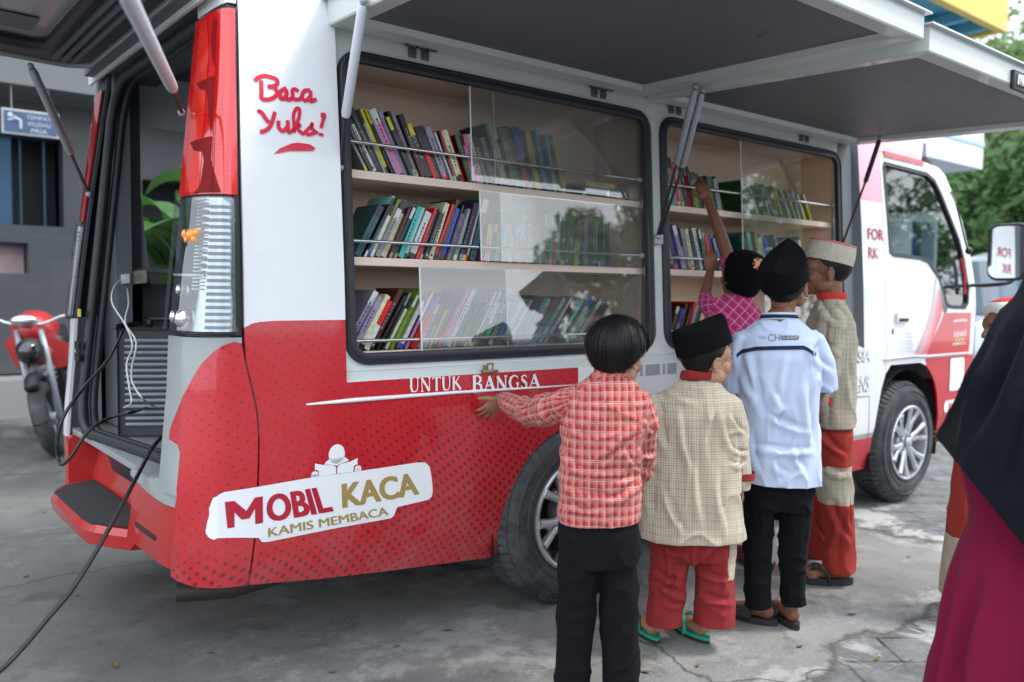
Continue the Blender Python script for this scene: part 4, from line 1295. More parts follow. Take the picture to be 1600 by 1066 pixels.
# rear window, top shelf: books lean to the left
row('top shelf, rear window', G, 1.43, 2.36, ZS1, lambda t, r: -(.52 - .26 * min(1, t * 1.1)) + r.uniform(-.035, .035),
    lambda t, r: (.225 if t < .26 else (.185 if t < .62 else .235)) + r.uniform(-.012, .014),
    ['grey', 'charcoal', 'white', 'dark green', 'grey', 'yellow', 'purple', 'grey', 'pink', 'lilac', 'charcoal', 'black', 'grey', 'maroon', 'dark green', 'red', 'charcoal', 'lilac', 'navy', 'white', 'black', 'red', 'cream', 'red', 'maroon', 'green', 'pink', 'pink', 'cream', 'grey', 'charcoal', 'grey', 'navy', 'dark green', 'cream', 'black', 'grey', 'lime', 'teal', 'dark green', 'orange', 'blue', 'yellow', 'teal', 'turquoise', 'green', 'blue'], 3,
    lambda i, r: r.choice([.006, .009, .012, .015, .019, .024]))
# flat pile at its right end
yy = 2.545
for k, (cn, hh, L) in enumerate((('navy', .016, .20), ('light blue', .012, .19), ('teal', .014, .21), ('yellow', .020, .17))):
    rng = random.Random(50 + k)
    b = book_mesh(hh, L, .14, cn, rng)
    a = .0 if k < 3 else .03
    z0 = ZS1 + sum([.016, .012, .014, .02][:k]) + .001 * (k + 1)
    for v in b.verts: v.co = Vector((v.co.z, v.co.y, v.co.x))
    bmesh.ops.reverse_faces(b, faces=b.faces[:])
    o = obj('book', b, M_BOOK, None); o.location = (2.455 + .012 * k, 2.575 + .006 * k, z0 + .001)
    tag(o, f'{cn} book lying flat, {["lowest", "second", "third", "topmost"][k]} in the pile on the rear top shelf', 'book', G)
# rear window, middle shelf: books lean right, upright behind the pane
row('middle shelf, rear window', G, 1.385, 1.86, ZS2, lambda t, r: .50 - .20 * t + r.uniform(-.03, .03),
    lambda t, r: .215 + r.uniform(-.035, .03),
    ['teal', 'charcoal', 'light blue', 'white', 'lime', 'grey', 'cream', 'maroon', 'charcoal', 'navy', 'turquoise', 'mint', 'white', 'red', 'red', 'navy', 'charcoal', 'cream', 'red', 'brown', 'blue', 'navy', 'lilac', 'grey', 'mint', 'purple', 'charcoal', 'white', 'teal'], 5,
    lambda i, r: r.choice([.008, .011, .015, .019, .024]))
row('rear window, middle shelf behind pane', G, 1.93, 2.58, ZS2, lambda t, r: .14 - .14 * t + r.uniform(-.03, .03),
    lambda t, r: (.15 if t < .25 else .20) + r.uniform(-.02, .02),
    ['pink', 'cream', 'green', 'lime', 'turquoise', 'green', 'mint', 'orange', 'green', 'teal', 'grey', 'green', 'brown', 'mint', 'green', 'green', 'mint', 'orange', 'mint', 'dark green', 'green', 'teal', 'yellow', 'mint', 'green', 'lilac', 'teal', 'green', 'mint'], 8,
    lambda i, r: r.choice([.012, .016, .02, .026]))
# rear window, bottom shelf
row('bottom shelf, rear window', G, 1.33, 1.98, ZS3, lambda t, r: .53 - .03 * t + r.uniform(-.02, .02),
    lambda t, r: .205 + r.uniform(-.035, .035),
    ['lilac', 'lilac', 'cream', 'white', 'maroon', 'black', 'navy', 'charcoal', 'cream', 'lime', 'lime', 'white', 'navy', 'pink', 'green', 'red', 'orange', 'pink', 'grey', 'brown', 'yellow', 'maroon', 'red', 'pink', 'white', 'purple', 'green', 'green', 'dark green', 'teal', 'white', 'grey', 'green'], 11,
    lambda i, r: r.choice([.008, .011, .014, .019]))
row('rear window, bottom shelf behind right pane', G, 1.99, 2.44, ZS3, lambda t, r: .56 + .14 * t + r.uniform(-.05, .05),
    lambda t, r: .215 + r.uniform(-.02, .02), ['mint', 'white', 'dark green', 'turquoise', 'white', 'green', 'mint', 'white', 'charcoal', 'light blue', 'white', 'turquoise', 'lilac', 'teal'], 12, lambda i, r: r.choice([.012, .016]), .014)
# front window
row('top shelf, front window', G, 3.00, 3.40, ZS1, lambda t, r: -.30 + r.uniform(-.03, .03), lambda t, r: .205 - .05 * t + r.uniform(-.02, .02),
    ['light blue', 'grey', 'red', 'white', 'grey', 'charcoal', 'maroon', 'red', 'black', 'lime', 'black', 'navy', 'white', 'charcoal', 'green', 'grey', 'brown', 'grey'], 21, lambda i, r: r.choice([.012, .018, .024, .03]))
row('front window, top shelf behind pane', G, 3.62, 4.20, ZS1, lambda t, r: -.55 + r.uniform(-.06, .06), lambda t, r: .17 + r.uniform(-.02, .02),
    ['green', 'white', 'teal', 'mint', 'grey', 'yellow', 'white', 'lime', 'grey', 'cream'], 22, lambda i, r: .012, .04)
row('middle shelf, front window', G, 2.98, 3.42, ZS2, lambda t, r: -.34 + r.uniform(-.04, .04), lambda t, r: .225 - .06 * t + r.uniform(-.02, .02),
    ['navy', 'grey', 'navy', 'blue', 'lilac', 'lilac', 'grey', 'cream', 'charcoal', 'white', 'light blue', 'black', 'navy', 'light blue', 'lime', 'brown', 'green'], 23, lambda i, r: r.choice([.014, .018, .024]))
row('front window, middle shelf behind pane', G, 3.55, 4.1, ZS2, lambda t, r: -.30 + r.uniform(-.06, .06), lambda t, r: .19 + r.uniform(-.02, .02),
    ['teal', 'turquoise', 'green', 'light blue', 'teal', 'yellow', 'green', 'light blue', 'blue', 'teal', 'lime', 'blue', 'light blue', 'yellow', 'teal', 'blue', 'mint', 'yellow', 'light blue', 'teal'], 24, lambda i, r: r.choice([.016, .022, .028]))
row('bottom shelf, front window', G, 2.96, 3.15, ZS3, lambda t, r: .35 + r.uniform(-.05, .05), lambda t, r: .16 + r.uniform(-.02, .02), ['maroon', 'brown', 'lilac', 'grey', 'maroon', 'brown'], 25, lambda i, r: .018)
# ================================================================ PEOPLE
RH = Vector((RIGHT.x, RIGHT.y, 0)).normalized()      # to the right as seen from the photographer
FH = Vector((FWD.x, FWD.y, 0)).normalized()          # away from the photographer
ZU = Vector((0, 0, 1))
def skin_mat(name, col):
    t = NT(name); co = t.obj_co()
    c = t.mix(t.noise(30, 4, co), tuple(v * .86 for v in col), tuple(v * 1.12 for v in col))
    c = t.mix(t.ramp(t.noise(9, 2, co), [(.45, 0.), (.7, .5)]), c, (col[0] * 1.25, col[1] * .95, col[2] * .85))
    t.set(col=c, rough=.48, spec=.4, sub=.06)
    t.b.inputs['Subsurface Radius'].default_value = (.012, .005, .003)
    t.bump(t.noise(420, 3, co), .12, .001)
    return t.m
M_SKIN = skin_mat('brown_skin', (.30, .145, .085)); M_SKIN2 = skin_mat('darker_brown_skin', (.20, .088, .052)); M_SKIN3 = skin_mat('light_brown_skin', (.40, .215, .135))
def hair_mat():
    t = NT('black_hair'); co = t.obj_co()
    t.set(col=t.mix(t.noise(120, 4, co), (.003, .003, .004), (.012, .011, .011)), rough=.46, spec=.22, sheen=.0)
    return t.m
M_HAIR = hair_mat()
M_EYE = mat('eye_white', (.7, .68, .64), .15, var=.03); M_IRIS = mat('dark_iris', (.015, .01, .008), .1)
def weave(t, s=900, k=.25):
    uv = t.new('ShaderNodeUVMap').outputs[0]; p = t.sep(uv)
    t.bump(t.math('ADD', t.math('MULTIPLY', t.noise(380, 2, t.obj_co()), .35), t.noise(60, 5, t.obj_co())), k, .002)
def cloth_mat(name, col, rough=.85, sheen=.15, var=.12, w=True):
    t = NT(name); co = t.obj_co()
    c = t.mix(t.noise(14, 6, co, .65), tuple(v * (1 - var) for v in col), tuple(v * (1 + var) for v in col))
    t.set(col=c, rough=rough, sheen=sheen * .35, spec=.12)
    if w: weave(t)
    return t.m
def stripes(t, x, period, width, soft=.0006, off=0.):
    """1 inside stripes of a width repeating along x"""
    f = t.math('FRACT', t.math('ADD', t.math('DIVIDE', x, period), off + 100))
    d = t.math('MULTIPLY', t.math('ABSOLUTE', t.math('SUBTRACT', f, .5)), period)
    m = t.new('ShaderNodeMapRange'); m.clamp = True
    t.l.new(d, m.inputs[0]); m.inputs[1].default_value = width / 2 + soft; m.inputs[2].default_value = width / 2 - soft
    return m.outputs[0]
def plaid_red():
    t = NT('red_white_plaid'); uv = t.new('ShaderNodeUVMap').outputs[0]; p = t.sep(uv)
    ns = t.noise(500, 2, t.obj_co())
    wx_ = t.math('MULTIPLY_ADD', t.noise(7, 2, t.obj_co()), .012, p[0]); wy_ = t.math('MULTIPLY_ADD', t.noise(8, 2, t.obj_co()), .012, p[1])
    base = t.mix(ns, (.24, .014, .013), (.40, .042, .032))
    c = t.mix(t.math('MULTIPLY', t.math('ADD', stripes(t, wx_, .0225, .010, .001, .3), stripes(t, wy_, .0285, .012, .001, .3)), .16), base, (.80, .42, .38))
    a = t.math('MAXIMUM', stripes(t, wx_, .0225, .0026), stripes(t, wy_, .0285, .0026))
    b = t.math('MAXIMUM', stripes(t, wx_, .045, .0013, .0005, .32), stripes(t, wy_, .057, .0016, .0005, .34))
    b2 = t.math('MAXIMUM', stripes(t, wx_, .0225, .0010, .0005, .18), stripes(t, wy_, .0285, .0012, .0005, .17))
    c = t.mix(t.math('MULTIPLY', b2, .4), c, (.75, .45, .38))
    c = t.mix(t.math('MULTIPLY', b, .5), c, (.74, .44, .39)); c = t.mix(t.math('MULTIPLY', t.math('MULTIPLY', a, t.math('MULTIPLY_ADD', t.noise(35, 3, t.obj_co()), .9, .25)), .85), c, (.62, .40, .36))
    t.set(col=c, rough=.88, sheen=.15, spec=.2); weave(t, 1400, .3)
    return t.m
def check_cream(name='cream_check', fine=1.0):
    t = NT(name); uv = t.new('ShaderNodeUVMap').outputs[0]; p = t.sep(uv)
    base = t.mix(t.noise(18, 5, t.obj_co()), (.50, .44, .335), (.60, .53, .41))
    l1 = t.math('MAXIMUM', stripes(t, p[0], .0085 * fine, .0016, .0005), stripes(t, p[1], .0085 * fine, .0016, .0005))
    l2 = t.math('MAXIMUM', stripes(t, p[0], .026 * fine, .0018, .0006, .22), stripes(t, p[1], .026 * fine, .0018, .0006, .22))
    c = t.mix(t.math('MULTIPLY', l1, .62), base, (.17, .15, .13)); c = t.mix(t.math('MULTIPLY', l2, .38), c, (.09, .075, .07))
    t.set(col=c, rough=.9, sheen=.1, spec=.2); weave(t, 1500, .25)
    return t.m
def pink_grid():
    t = NT('magenta_grid'); uv = t.new('ShaderNodeUVMap').outputs[0]; p = t.sep(uv)
    a = t.math('ADD', p[0], p[1]); b = t.math('SUBTRACT', p[0], p[1])
    l = t.math('MAXIMUM', stripes(t, a, .048, .0034), stripes(t, b, .048, .0034))
    l2 = t.math('MAXIMUM', stripes(t, a, .048, .0012, .0005, .2), stripes(t, b, .048, .0012, .0005, .2))
    c = t.mix(t.noise(14, 4, t.obj_co()), (.36, .015, .12), (.46, .03, .17)); c = t.mix(t.math('MULTIPLY', l2, .4), c, (.75, .3, .45)); c = t.mix(t.math('MULTIPLY', l, .85), c, (.80, .42, .55))
    t.set(col=c, rough=.85, sheen=.15, spec=.2); weave(t, 1400, .2)
    return t.m
M_PLAID = plaid_red(); M_CREAM = check_cream(); M_CREAM2 = check_cream('beige_check', .8); M_PINKG = pink_grid()
M_BLACKCL = cloth_mat('black_trouser_cloth', (.006, .0064, .0085), .92, .03); M_MAROON = cloth_mat('maroon_cloth', (.26, .028, .03), .85, .1)
M_MAROONB = cloth_mat('brick_red_cloth', (.34, .04, .03), .85, .1)
M_LIGHTBLUE = cloth_mat('pale_blue_shirt', (.50, .585, .76), .85, .1, .06); M_NAVYCL = cloth_mat('navy_cloth', (.02, .025, .06), .85)
M_VELVET = cloth_mat('black_velvet', (.0035, .0035, .005), .95, .02, .2, False); M_SANDG = mat('green_foam', (.02, .36, .22), .6); M_SANDK = mat('black_foam', (.02, .021, .024), .65)
M_HIJAB = cloth_mat('navy_black_hijab', (.004, .005, .009), .88, .12, .2, False); M_MAGENTA = cloth_mat('magenta_dress', (.15, .006, .034), .9, .1, .15, False)
M_PALETR = cloth_mat('pale_grey_trousers', (.52, .48, .50)); M_MAROONSH = mat('maroon_shoe', (.13, .015, .04), .6)
M_REDHIJ = cloth_mat('red_hijab', (.55, .05, .045)); M_WHITECL = cloth_mat('white_cloth', (.75, .72, .70), .85, .1, .05); M_TAN = check_cream('tan_check', 1.0)

def remeshed(bm, vox, smooth=4, fac=.5):
    return evaluated(bm_mesh(bm), [('REMESH', dict(mode='VOXEL', voxel_size=vox, use_smooth_shade=True)), ('SMOOTH', dict(factor=fac, iterations=smooth))])
def wrinkle(me, amp, freq=(9, 9, 20), seed=0., amp2=None, mask=None):
    """folds: ridged noise stretched sideways, plus broad undulation, pushed along the normals"""
    n = len(me.vertices)
    co = np.empty(n * 3); me.vertices.foreach_get('co', co); co = co.reshape(-1, 3)
    no = np.empty(n * 3); me.vertices.foreach_get('normal', no); no = no.reshape(-1, 3)
    d = np.empty(n)
    fx, fy, fz = freq
    for i in range(n):
        x, y, z = co[i]
        w = noise.noise((x * 5 + seed, y * 5, z * 5)) * .06
        a = noise.noise((x * fx + seed, y * fy, (z + w) * fz))
        b = noise.noise((x * 4 - seed, y * 4, z * 6 + 3))
        r = 1 - abs(a) * 2.2
        k = amp * (.9 * max(0, r) ** 3 + .5 * a) + (amp2 if amp2 is not None else amp) * b * .9
        if mask is not None: k *= mask(Vector((x, y, z)))
        d[i] = k
    co += no * d[:, None]
    me.vertices.foreach_set('co', co.ravel()); me.update()
def folds(me, lines, org=(0, 0, 0)):
    """pinch cloth into creases that run along lines seen from behind: (x0, y0, x1, y1, height m, width px)"""
    n = len(me.vertices); co = np.empty(n * 3); me.vertices.foreach_get('co', co); co = co.reshape(-1, 3)
    no = np.empty(n * 3); me.vertices.foreach_get('normal', no); no = no.reshape(-1, 3)
    d = co - np.array(CAM_POS); w = d @ np.array(FWD)
    X = 800 + FPX * (d @ np.array(RIGHT)) / w; Y = 533 - FPX * (d @ np.array(UP)) / w
    facing_ = np.clip(-(no * (d / np.linalg.norm(d, axis=1)[:, None])).sum(1) * 1.6, 0, 1)
    tot = np.zeros(n)
    for x0, y0, x1, y1, h, wd in lines:
        ex, ey = x1 - x0, y1 - y0; L2 = ex * ex + ey * ey; L = L2 ** .5
        t = ((X - x0) * ex + (Y - y0) * ey) / L2
        bow = 3.0 * np.sin(np.clip(t, 0, 1) * pi)
        q = ((X - x0) * ey - (Y - y0) * ex) / L + bow
        end = np.clip(1 - np.maximum(0, np.maximum(-t, t - 1)) * L / (wd * 2.2), 0, 1) * np.clip(.35 + 1.3 * np.minimum(np.maximum(t, 0), np.maximum(1 - t, 0)) * 2, 0, 1)
        tot += h * end * (np.exp(-(q / wd) ** 2) - .9 * np.exp(-((q - wd * 1.5) / (wd * .8)) ** 2))
    co += no * (tot * facing_)[:, None]
    me.vertices.foreach_set('co', co.ravel()); me.update()
def Z7(l, k=1.): return [(720 + a * .5687, 460 + b * .5687, 720 + c * .5687, 460 + d * .5687, h * k, w) for a, b, c, d, h, w in l]
def Z8(l, k=1.): return [(1040 + a * .5628, 340 + b * .5628, 1040 + c * .5628, 340 + d * .5628, h * k, w) for a, b, c, d, h, w in l]
def bone_uv(me, bones, view):
    """uv in metres from the nearest bone: angle round it (0 towards the camera) and distance along it"""
    uvl = me.uv_layers.new(name='UVMap') if not me.uv_layers else me.uv_layers[0]
    B = []
    for a, b, r in bones:
        a, b = Vector(a), Vector(b); d = (b - a); L = d.length; d.normalize()
        x = (view - d * view.dot(d)); x = x.normalized() if x.length > 1e-4 else frame_of(d)[0]
        B.append((a, d, L, r, x, d.cross(x)))
    vs = me.vertices
    for f in me.polygons:
        c = f.center; best = None
        for bo in B:
            a, d, L, r, x, y = bo
            t = max(0, min(L, (c - a).dot(d)))
            q = (c - a - d * t).length - r
            if best is None or q < best[0]: best = (q, bo)
        a, d, L, r, x, y = best[1]
        if r > .09:
            flat = abs(f.normal.dot(FH)) > .55 or abs(f.normal.z) > .8
            sg = 1 if f.normal.dot(RH) > 0 else -1
            for li in f.loop_indices:
                p = vs[me.loops[li].vertex_index].co - a
                uvl.data[li].uv = (p.dot(RH) if flat else sg * (r * .55) - sg * p.dot(FH) * -1, p.z)
            continue
        c0 = c - a; a0 = atan2(c0.dot(y), c0.dot(x))
        for li in f.loop_indices:
            p = vs[me.loops[li].vertex_index].co - a
            an = atan2(p.dot(y), p.dot(x))
            if an - a0 > pi: an -= 2 * pi
            if an - a0 < -pi: an += 2 * pi
            uvl.data[li].uv = (an * r * 1.15, p.dot(d))
def cut(me, co, no, rad=None):
    bm = bmesh.new(); bm.from_mesh(me)
    near = [f for f in bm.faces if rad is None or (f.calc_center_median() - co).length < rad]
    es = list({e for f in near for e in f.edges}); vs = list({v for f in near for v in f.verts})
    bmesh.ops.bisect_plane(bm, geom=vs + es + near, plane_co=co, plane_no=no)
    no = no.normalized()
    dl = [f for f in bm.faces if (f.calc_center_median() - co).dot(no) > 0 and (rad is None or (f.calc_center_median() - co).length < rad)]
    bmesh.ops.delete(bm, geom=dl, context='FACES')
    bm.to_mesh(me); bm.free(); me.update()
    return me
def garment(name, bm, m, parent, bones, vox=.007, smooth=5, amp=.004, freq=(9, 9, 20), seed=0., cuts=(), view=None, rim=None, thick=.003, mask=None, amp2=None, lines=None):
    me = remeshed(bm, vox, smooth)
    if lines: folds(me, lines)
    if amp: wrinkle(me, amp, freq, seed, amp2, mask)
    for c in cuts: cut(me, *c)
    me = evaluated(me, [('SOLIDIFY', dict(thickness=thick, offset=-1))])
    o = obj(name, me, m, None, smooth=True)
    bone_uv(me, bones, view if view is not None else -FH)
    if parent is not None:
        me.transform(Matrix.Translation(-wloc(parent))); o.parent = parent
    return o
def torso(bm, secs, D, yaw=0., n=24, p=2.4):
    """stack of rounded sections: (px, py, half width in px, half depth in m[, dD])"""
    r = RH * cos(yaw) + FH * sin(yaw); f = FH * cos(yaw) - RH * sin(yaw)
    rings = []
    for s in secs:
        px, py, hw, hd = s[:4]; dd = s[4] if len(s) > 4 else 0
        c = at(px, py, D + dd); w = hw * (D + dd) / FPX
        ring = []
        for k in range(n):
            a = 2 * pi * k / n
            ca, sa = cos(a), sin(a)
            ring.append(c + r * (w * math.copysign(abs(ca) ** (2 / p), ca)) + f * (hd * math.copysign(abs(sa) ** (2 / p), sa)))
        rings.append(ring)
    loft(bm, rings)
def limb(bm, pts, rad, n=14): tube(bm, pts, rad, n, round_ends=True)
def facing(deg, pitch=0., roll=0.):
    """direction for a head: 0 = away from the camera, + = to the right"""
    a = radians(deg)
    f = FH * cos(a) + RH * sin(a); r = RH * cos(a) - FH * sin(a)
    f, u = f * cos(radians(pitch)) + ZU * sin(radians(pitch)), ZU * cos(radians(pitch)) - f * sin(radians(pitch))
    if roll:
        q = radians(roll); u, r = u * cos(q) + r * sin(q), r * cos(q) - u * sin(q)
    return f, r, u
def head(bm, c, F, s=1., neck=None, nr=.043):
    f, r, u = F
    P = lambda a, b, e: c + r * (a * s) + f * (b * s) + u * (e * s)
    el = lambda a, b, e, x, y, z, seg=20: ball(bm, P(a, b, e), r * (x * s), f * (y * s), u * (z * s), seg, 14)
    el(0, -.012, .028, .073, .090, .082, 28)
    el(0, .034, -.040, .054, .056, .062)
    el(0, .062, -.082, .026, .022, .020)
    el(0, .050, .020, .060, .044, .045)
    for q in (-1, 1):
        el(q * .034, .052, -.030, .026, .026, .028)
        el(q * .046, .010, -.060, .018, .035, .028)
        ex = r * q * .9 - f * .35
        ball(bm, P(q * .075, -.008, -.012), ex.normalized() * .006 * s, (f * .9 + r * q * .3).normalized() * .015 * s, u * .025 * s, 16, 10)
        pts = [P(q * (.080 + .006 * cos(t) * -1), -.008 - .0145 * cos(t) , -.012 + .026 * sin(t)) for t in [radians(v) for v in range(-100, 130, 20)]]
        tube(bm, pts, .0045 * s, 6, round_ends=True)
        el(q * .009, .098, -.026, .008, .009, .007, 10)
    tube(bm, [P(0, .086, .012), P(0, .097, -.008), P(0, .106, -.024)], [.008 * s, .0095 * s, .0115 * s], 10, round_ends=True)
    el(0, .080, -.048, .021, .013, .006, 12); el(0, .077, -.059, .018, .013, .007, 12)
    el(0, .080, .020, .046, .012, .008, 14)
    if neck is not None:
        tube(bm, [P(0, -.018, -.035), (P(0, -.018, -.07) + neck) / 2, neck], [nr * s, nr * s * .95, nr * 1.15 * s], 16, round_ends=True)
    return P
def face_bits(parent, P, F, s, sides=(-1, 1)):
    f, r, u = F
    for q in sides:
        bm = bmesh.new()
        ball(bm, P(q * .031, .0695, -.002), r * .0120 * s, f * .0085 * s, u * .0062 * s, 14, 10)
        e = obj('eye', bm, M_EYE, parent, smooth=True)
        bm = bmesh.new(); ball(bm, P(q * .031, .0752, -.002), r * .0055 * s, f * .0035 * s, u * .0055 * s, 10, 8)
        obj('iris', bm, M_IRIS, e, smooth=True)
        bm = bmesh.new(); tube(bm, [P(q * .014, .0905, .018), P(q * .03, .090, .023), P(q * .048, .078, .018)], [.0028 * s, .0035 * s, .002 * s], 6)
        obj('eyebrow', bm, M_HAIR, parent, smooth=True)
def hand(bm, wrist, d, pn, s=.85, curl=.35, spread=.12, side=1, thumb=.8):
    """palm, four unequal bent fingers and a thumb; pn = direction the palm faces"""
    d = d.normalized(); pn = (pn - d * pn.dot(d)).normalized(); sd = d.cross(pn).normalized() * side
    obl = lambda c, a, b, e: ball(bm, c, d * a * s, sd * b * s, pn * e * s, 14, 10)
    obl(wrist + d * .040 * s, .048, .036, .0145); obl(wrist + d * .058 * s, .028, .038, .0125)
    for i, (o, L) in enumerate(((-.029, .045), (-.010, .058), (.010, .061), (.029, .052))):
        a = spread * (o / .03)
        dr = (d * cos(a) + sd * sin(a)).normalized()
        p = wrist + d * (.074 - abs(o) * .2) * s + sd * o * s
        pts = [p]; rr = [.0088 * s]
        th = curl * .6
        for k, fr in enumerate((.45, .31, .24)):
            q = dr * cos(th) + pn * sin(th)
            p = p + q * L * fr * s; pts.append(p); rr.append((.0082, .0074, .0062)[k] * s)
            th += curl * (1.1 + .15 * i % .3)
        tube(bm, pts, rr, 10, round_ends=True)
    p0 = wrist + d * .020 * s + sd * .026 * s; td = (d * .62 + sd * thumb + pn * .35).normalized()
    tube(bm, [p0, p0 + td * .028 * s, p0 + td * .028 * s + (td + d * .35).normalized() * .027 * s], [.0125 * s, .0105 * s, .008 * s], 10, round_ends=True)
def foot(bm, heel, d, s=1., ankle=None):
    """bare foot: heel on the ground, pointing along d, with five toes"""
    d = d.normalized(); sd = ZU.cross(d)
    h = Vector(heel)
    ball(bm, h + ZU * .028 * s + d * .01 * s, d * .032 * s, sd * .026 * s, ZU * .030 * s, 14, 10)
    tube(bm, [h + ZU * .03 * s, h + d * .07 * s + ZU * .03 * s, h + d * .135 * s + ZU * .018 * s], [.026 * s, .029 * s, .026 * s], 12, round_ends=True)
    ball(bm, h + d * .125 * s + ZU * .016 * s, d * .035 * s, sd * .037 * s, ZU * .016 * s, 14, 10)
    for i in range(5):
        o = (i - 2) * .0155
        L = (.040, .040, .036, .030, .024)[i]
        p = h + d * (.142 - i * .006) * s + sd * o * s + ZU * .012 * s
        tube(bm, [p, p + d * L * .5 * s + ZU * .002 * s, p + d * L * s - ZU * .003 * s], [.0085 * s, .0085 * s, .0068 * s], 8, round_ends=True)
    if ankle is not None: tube(bm, [h + ZU * .03 * s + d * .012 * s, h + ZU * .07 * s + d * .012 * s, ankle], [.026 * s, .025 * s, .031 * s], 12, round_ends=True)
def sole_outline(h, d, L, w, z, n=22):
    d = d.normalized(); sd = ZU.cross(d); out = []
    for k in range(n):
        a = 2 * pi * k / n
        x = (.5 - .5 * cos(a)) * L; ww = w * (.72 + .30 * (x / L)) * (1 if True else 1)
        out.append(h + d * (x - .02) + sd * (sin(a) * ww * (.9 + .1 * abs(sin(a)))) + ZU * z)
    return out
def flipflop(parent, h, d, L, w, mtop, msole, mstrap, th=.018, lift=0., strap=True):
    h = Vector((h.x, h.y, 0)); bm = bmesh.new()
    d = d.normalized(); sd = ZU.cross(d)
    rr = [sole_outline(h, d, L, w, z) for z in (.002, th * .55)]
    loft(bm, rr, 1); loft(bm, [sole_outline(h, d, L * .992, w * .985, z) for z in (th * .56, th)], 0)
    o = obj('sandal', bm, [mtop, msole], parent, smooth=40)
    if strap:
        bm = bmesh.new()
        t = h + d * (L * .72) + ZU * th
        for q in (-1, 1):
            tube(bm, smooth_path([t, h + d * L * .60 + sd * q * w * .45 + ZU * (th + .045), h + d * L * .42 + sd * q * w * .85 + ZU * (th + .03), h + d * L * .36 + sd * q * w * .95 + ZU * th * .6], 4), .006, 8, flat=1.6)
        obj('strap', bm, mstrap, o, smooth=True)
    return o
def shoe(parent, h, d, L, w, m, ht=.05, opening=True):
    h = Vector((h.x, h.y, 0)); d = d.normalized(); sd = ZU.cross(d)
    bm = bmesh.new()
    secs = []
    for x, ww, hh in ((-.012, .5, .6), (.0, .8, .95), (.10, .95, 1.0), (.3, .92, .9), (.5, .98, .78), (.75, 1.0, .6), (.92, .8, .45), (1.0, .4, .3)):
        c = h + d * x * L
        secs.append([c + sd * ww * w * cos(a) + ZU * max(0.002, (hh * ht * .5) * (1 + sin(a))) for a in [2 * pi * k / 14 for k in range(14)]])
    loft(bm, secs)
    me = evaluated(bm_mesh(bm), [('SUBSURF', dict(levels=1, render_levels=1))])
    return obj('shoe', me, m, parent, smooth=True)
def cap_peci(parent, c, F, hw, hl, h0, h1, m, ridge=True, name='cap', n=36, taper=.97):
    """oval cap; roof-shaped top with a ridge front to back, or a flat crown"""
    f, r, u = F
    rings = []
    def rg(k, z, zr=0.):
        out = []
        for i in range(n):
            a = 2 * pi * i / n
            x, y = hw * k * cos(a), hl * k * sin(a)
            zz = z + zr * (1 - min(1, abs(x) / hw))
            out.append(c + r * x + f * y + u * zz)
        return out
    bm = bmesh.new()
    R_ = (h1 - h0)
    if ridge:
        rings = [rg(.97, .004), rg(1, 0), rg(1.0, h0 * .4, R_ * .3), rg((1 + taper) / 2, h0 * .8, R_ * .75), rg(taper, h0 * .97, R_ * .97), rg(taper * .985, h0, R_), rg(taper * .95, h0 * 1.01, R_), rg(.75, h0, R_ * .99), rg(.4, h0, R_ * .98), rg(.05, h0, R_ * .97)]
    else:
        rings = [rg(.96, .004), rg(1, 0), rg(1.0, h0 * .5), rg(taper, h0 * .96), rg(taper * .975, h0), rg(taper * .9, h0 + .002), rg(.5, h1), rg(.04, h1 + .002)]
    loft(bm, rings)
    return obj(name, bm, m, parent, smooth=50)
def hair_shell(parent, P, F, s, low=-.06, front=.045, grow=1.03, name='hair'):
    """short hair under a cap: shell of the skull, open at the face and neck"""
    f, r, u = F
    bm = bmesh.new()
    rr = bmesh.ops.create_uvsphere(bm, u_segments=96, v_segments=64, radius=1)
    for v in rr['verts']: v.co = Vector((v.co.x * .0745 * grow, -.012 + v.co.y * .0915 * grow, .028 + v.co.z * .084 * grow))
    zz_ = [-.09, -.06, -.035, -.02, -.005, .02, .05, .12]; yy_ = [-.055, -.045, -.030, -.026, -.024, .018, .045, .06]
    bmesh.ops.delete(bm, geom=[v for v in bm.verts if v.co.z < low - .004 or v.co.y > float(np.interp(v.co.z, zz_, yy_))], context='VERTS')
    for v in bm.verts:
        q = v.co + (v.co - Vector((0, -.012, .028))).normalized() * (.0015 * noise.noise(v.co * 140) + .001); v.co = P(q.x, q.y, q.z)
    me = bm_mesh(bm)
    return obj(name, me, M_HAIR, parent, smooth=True)
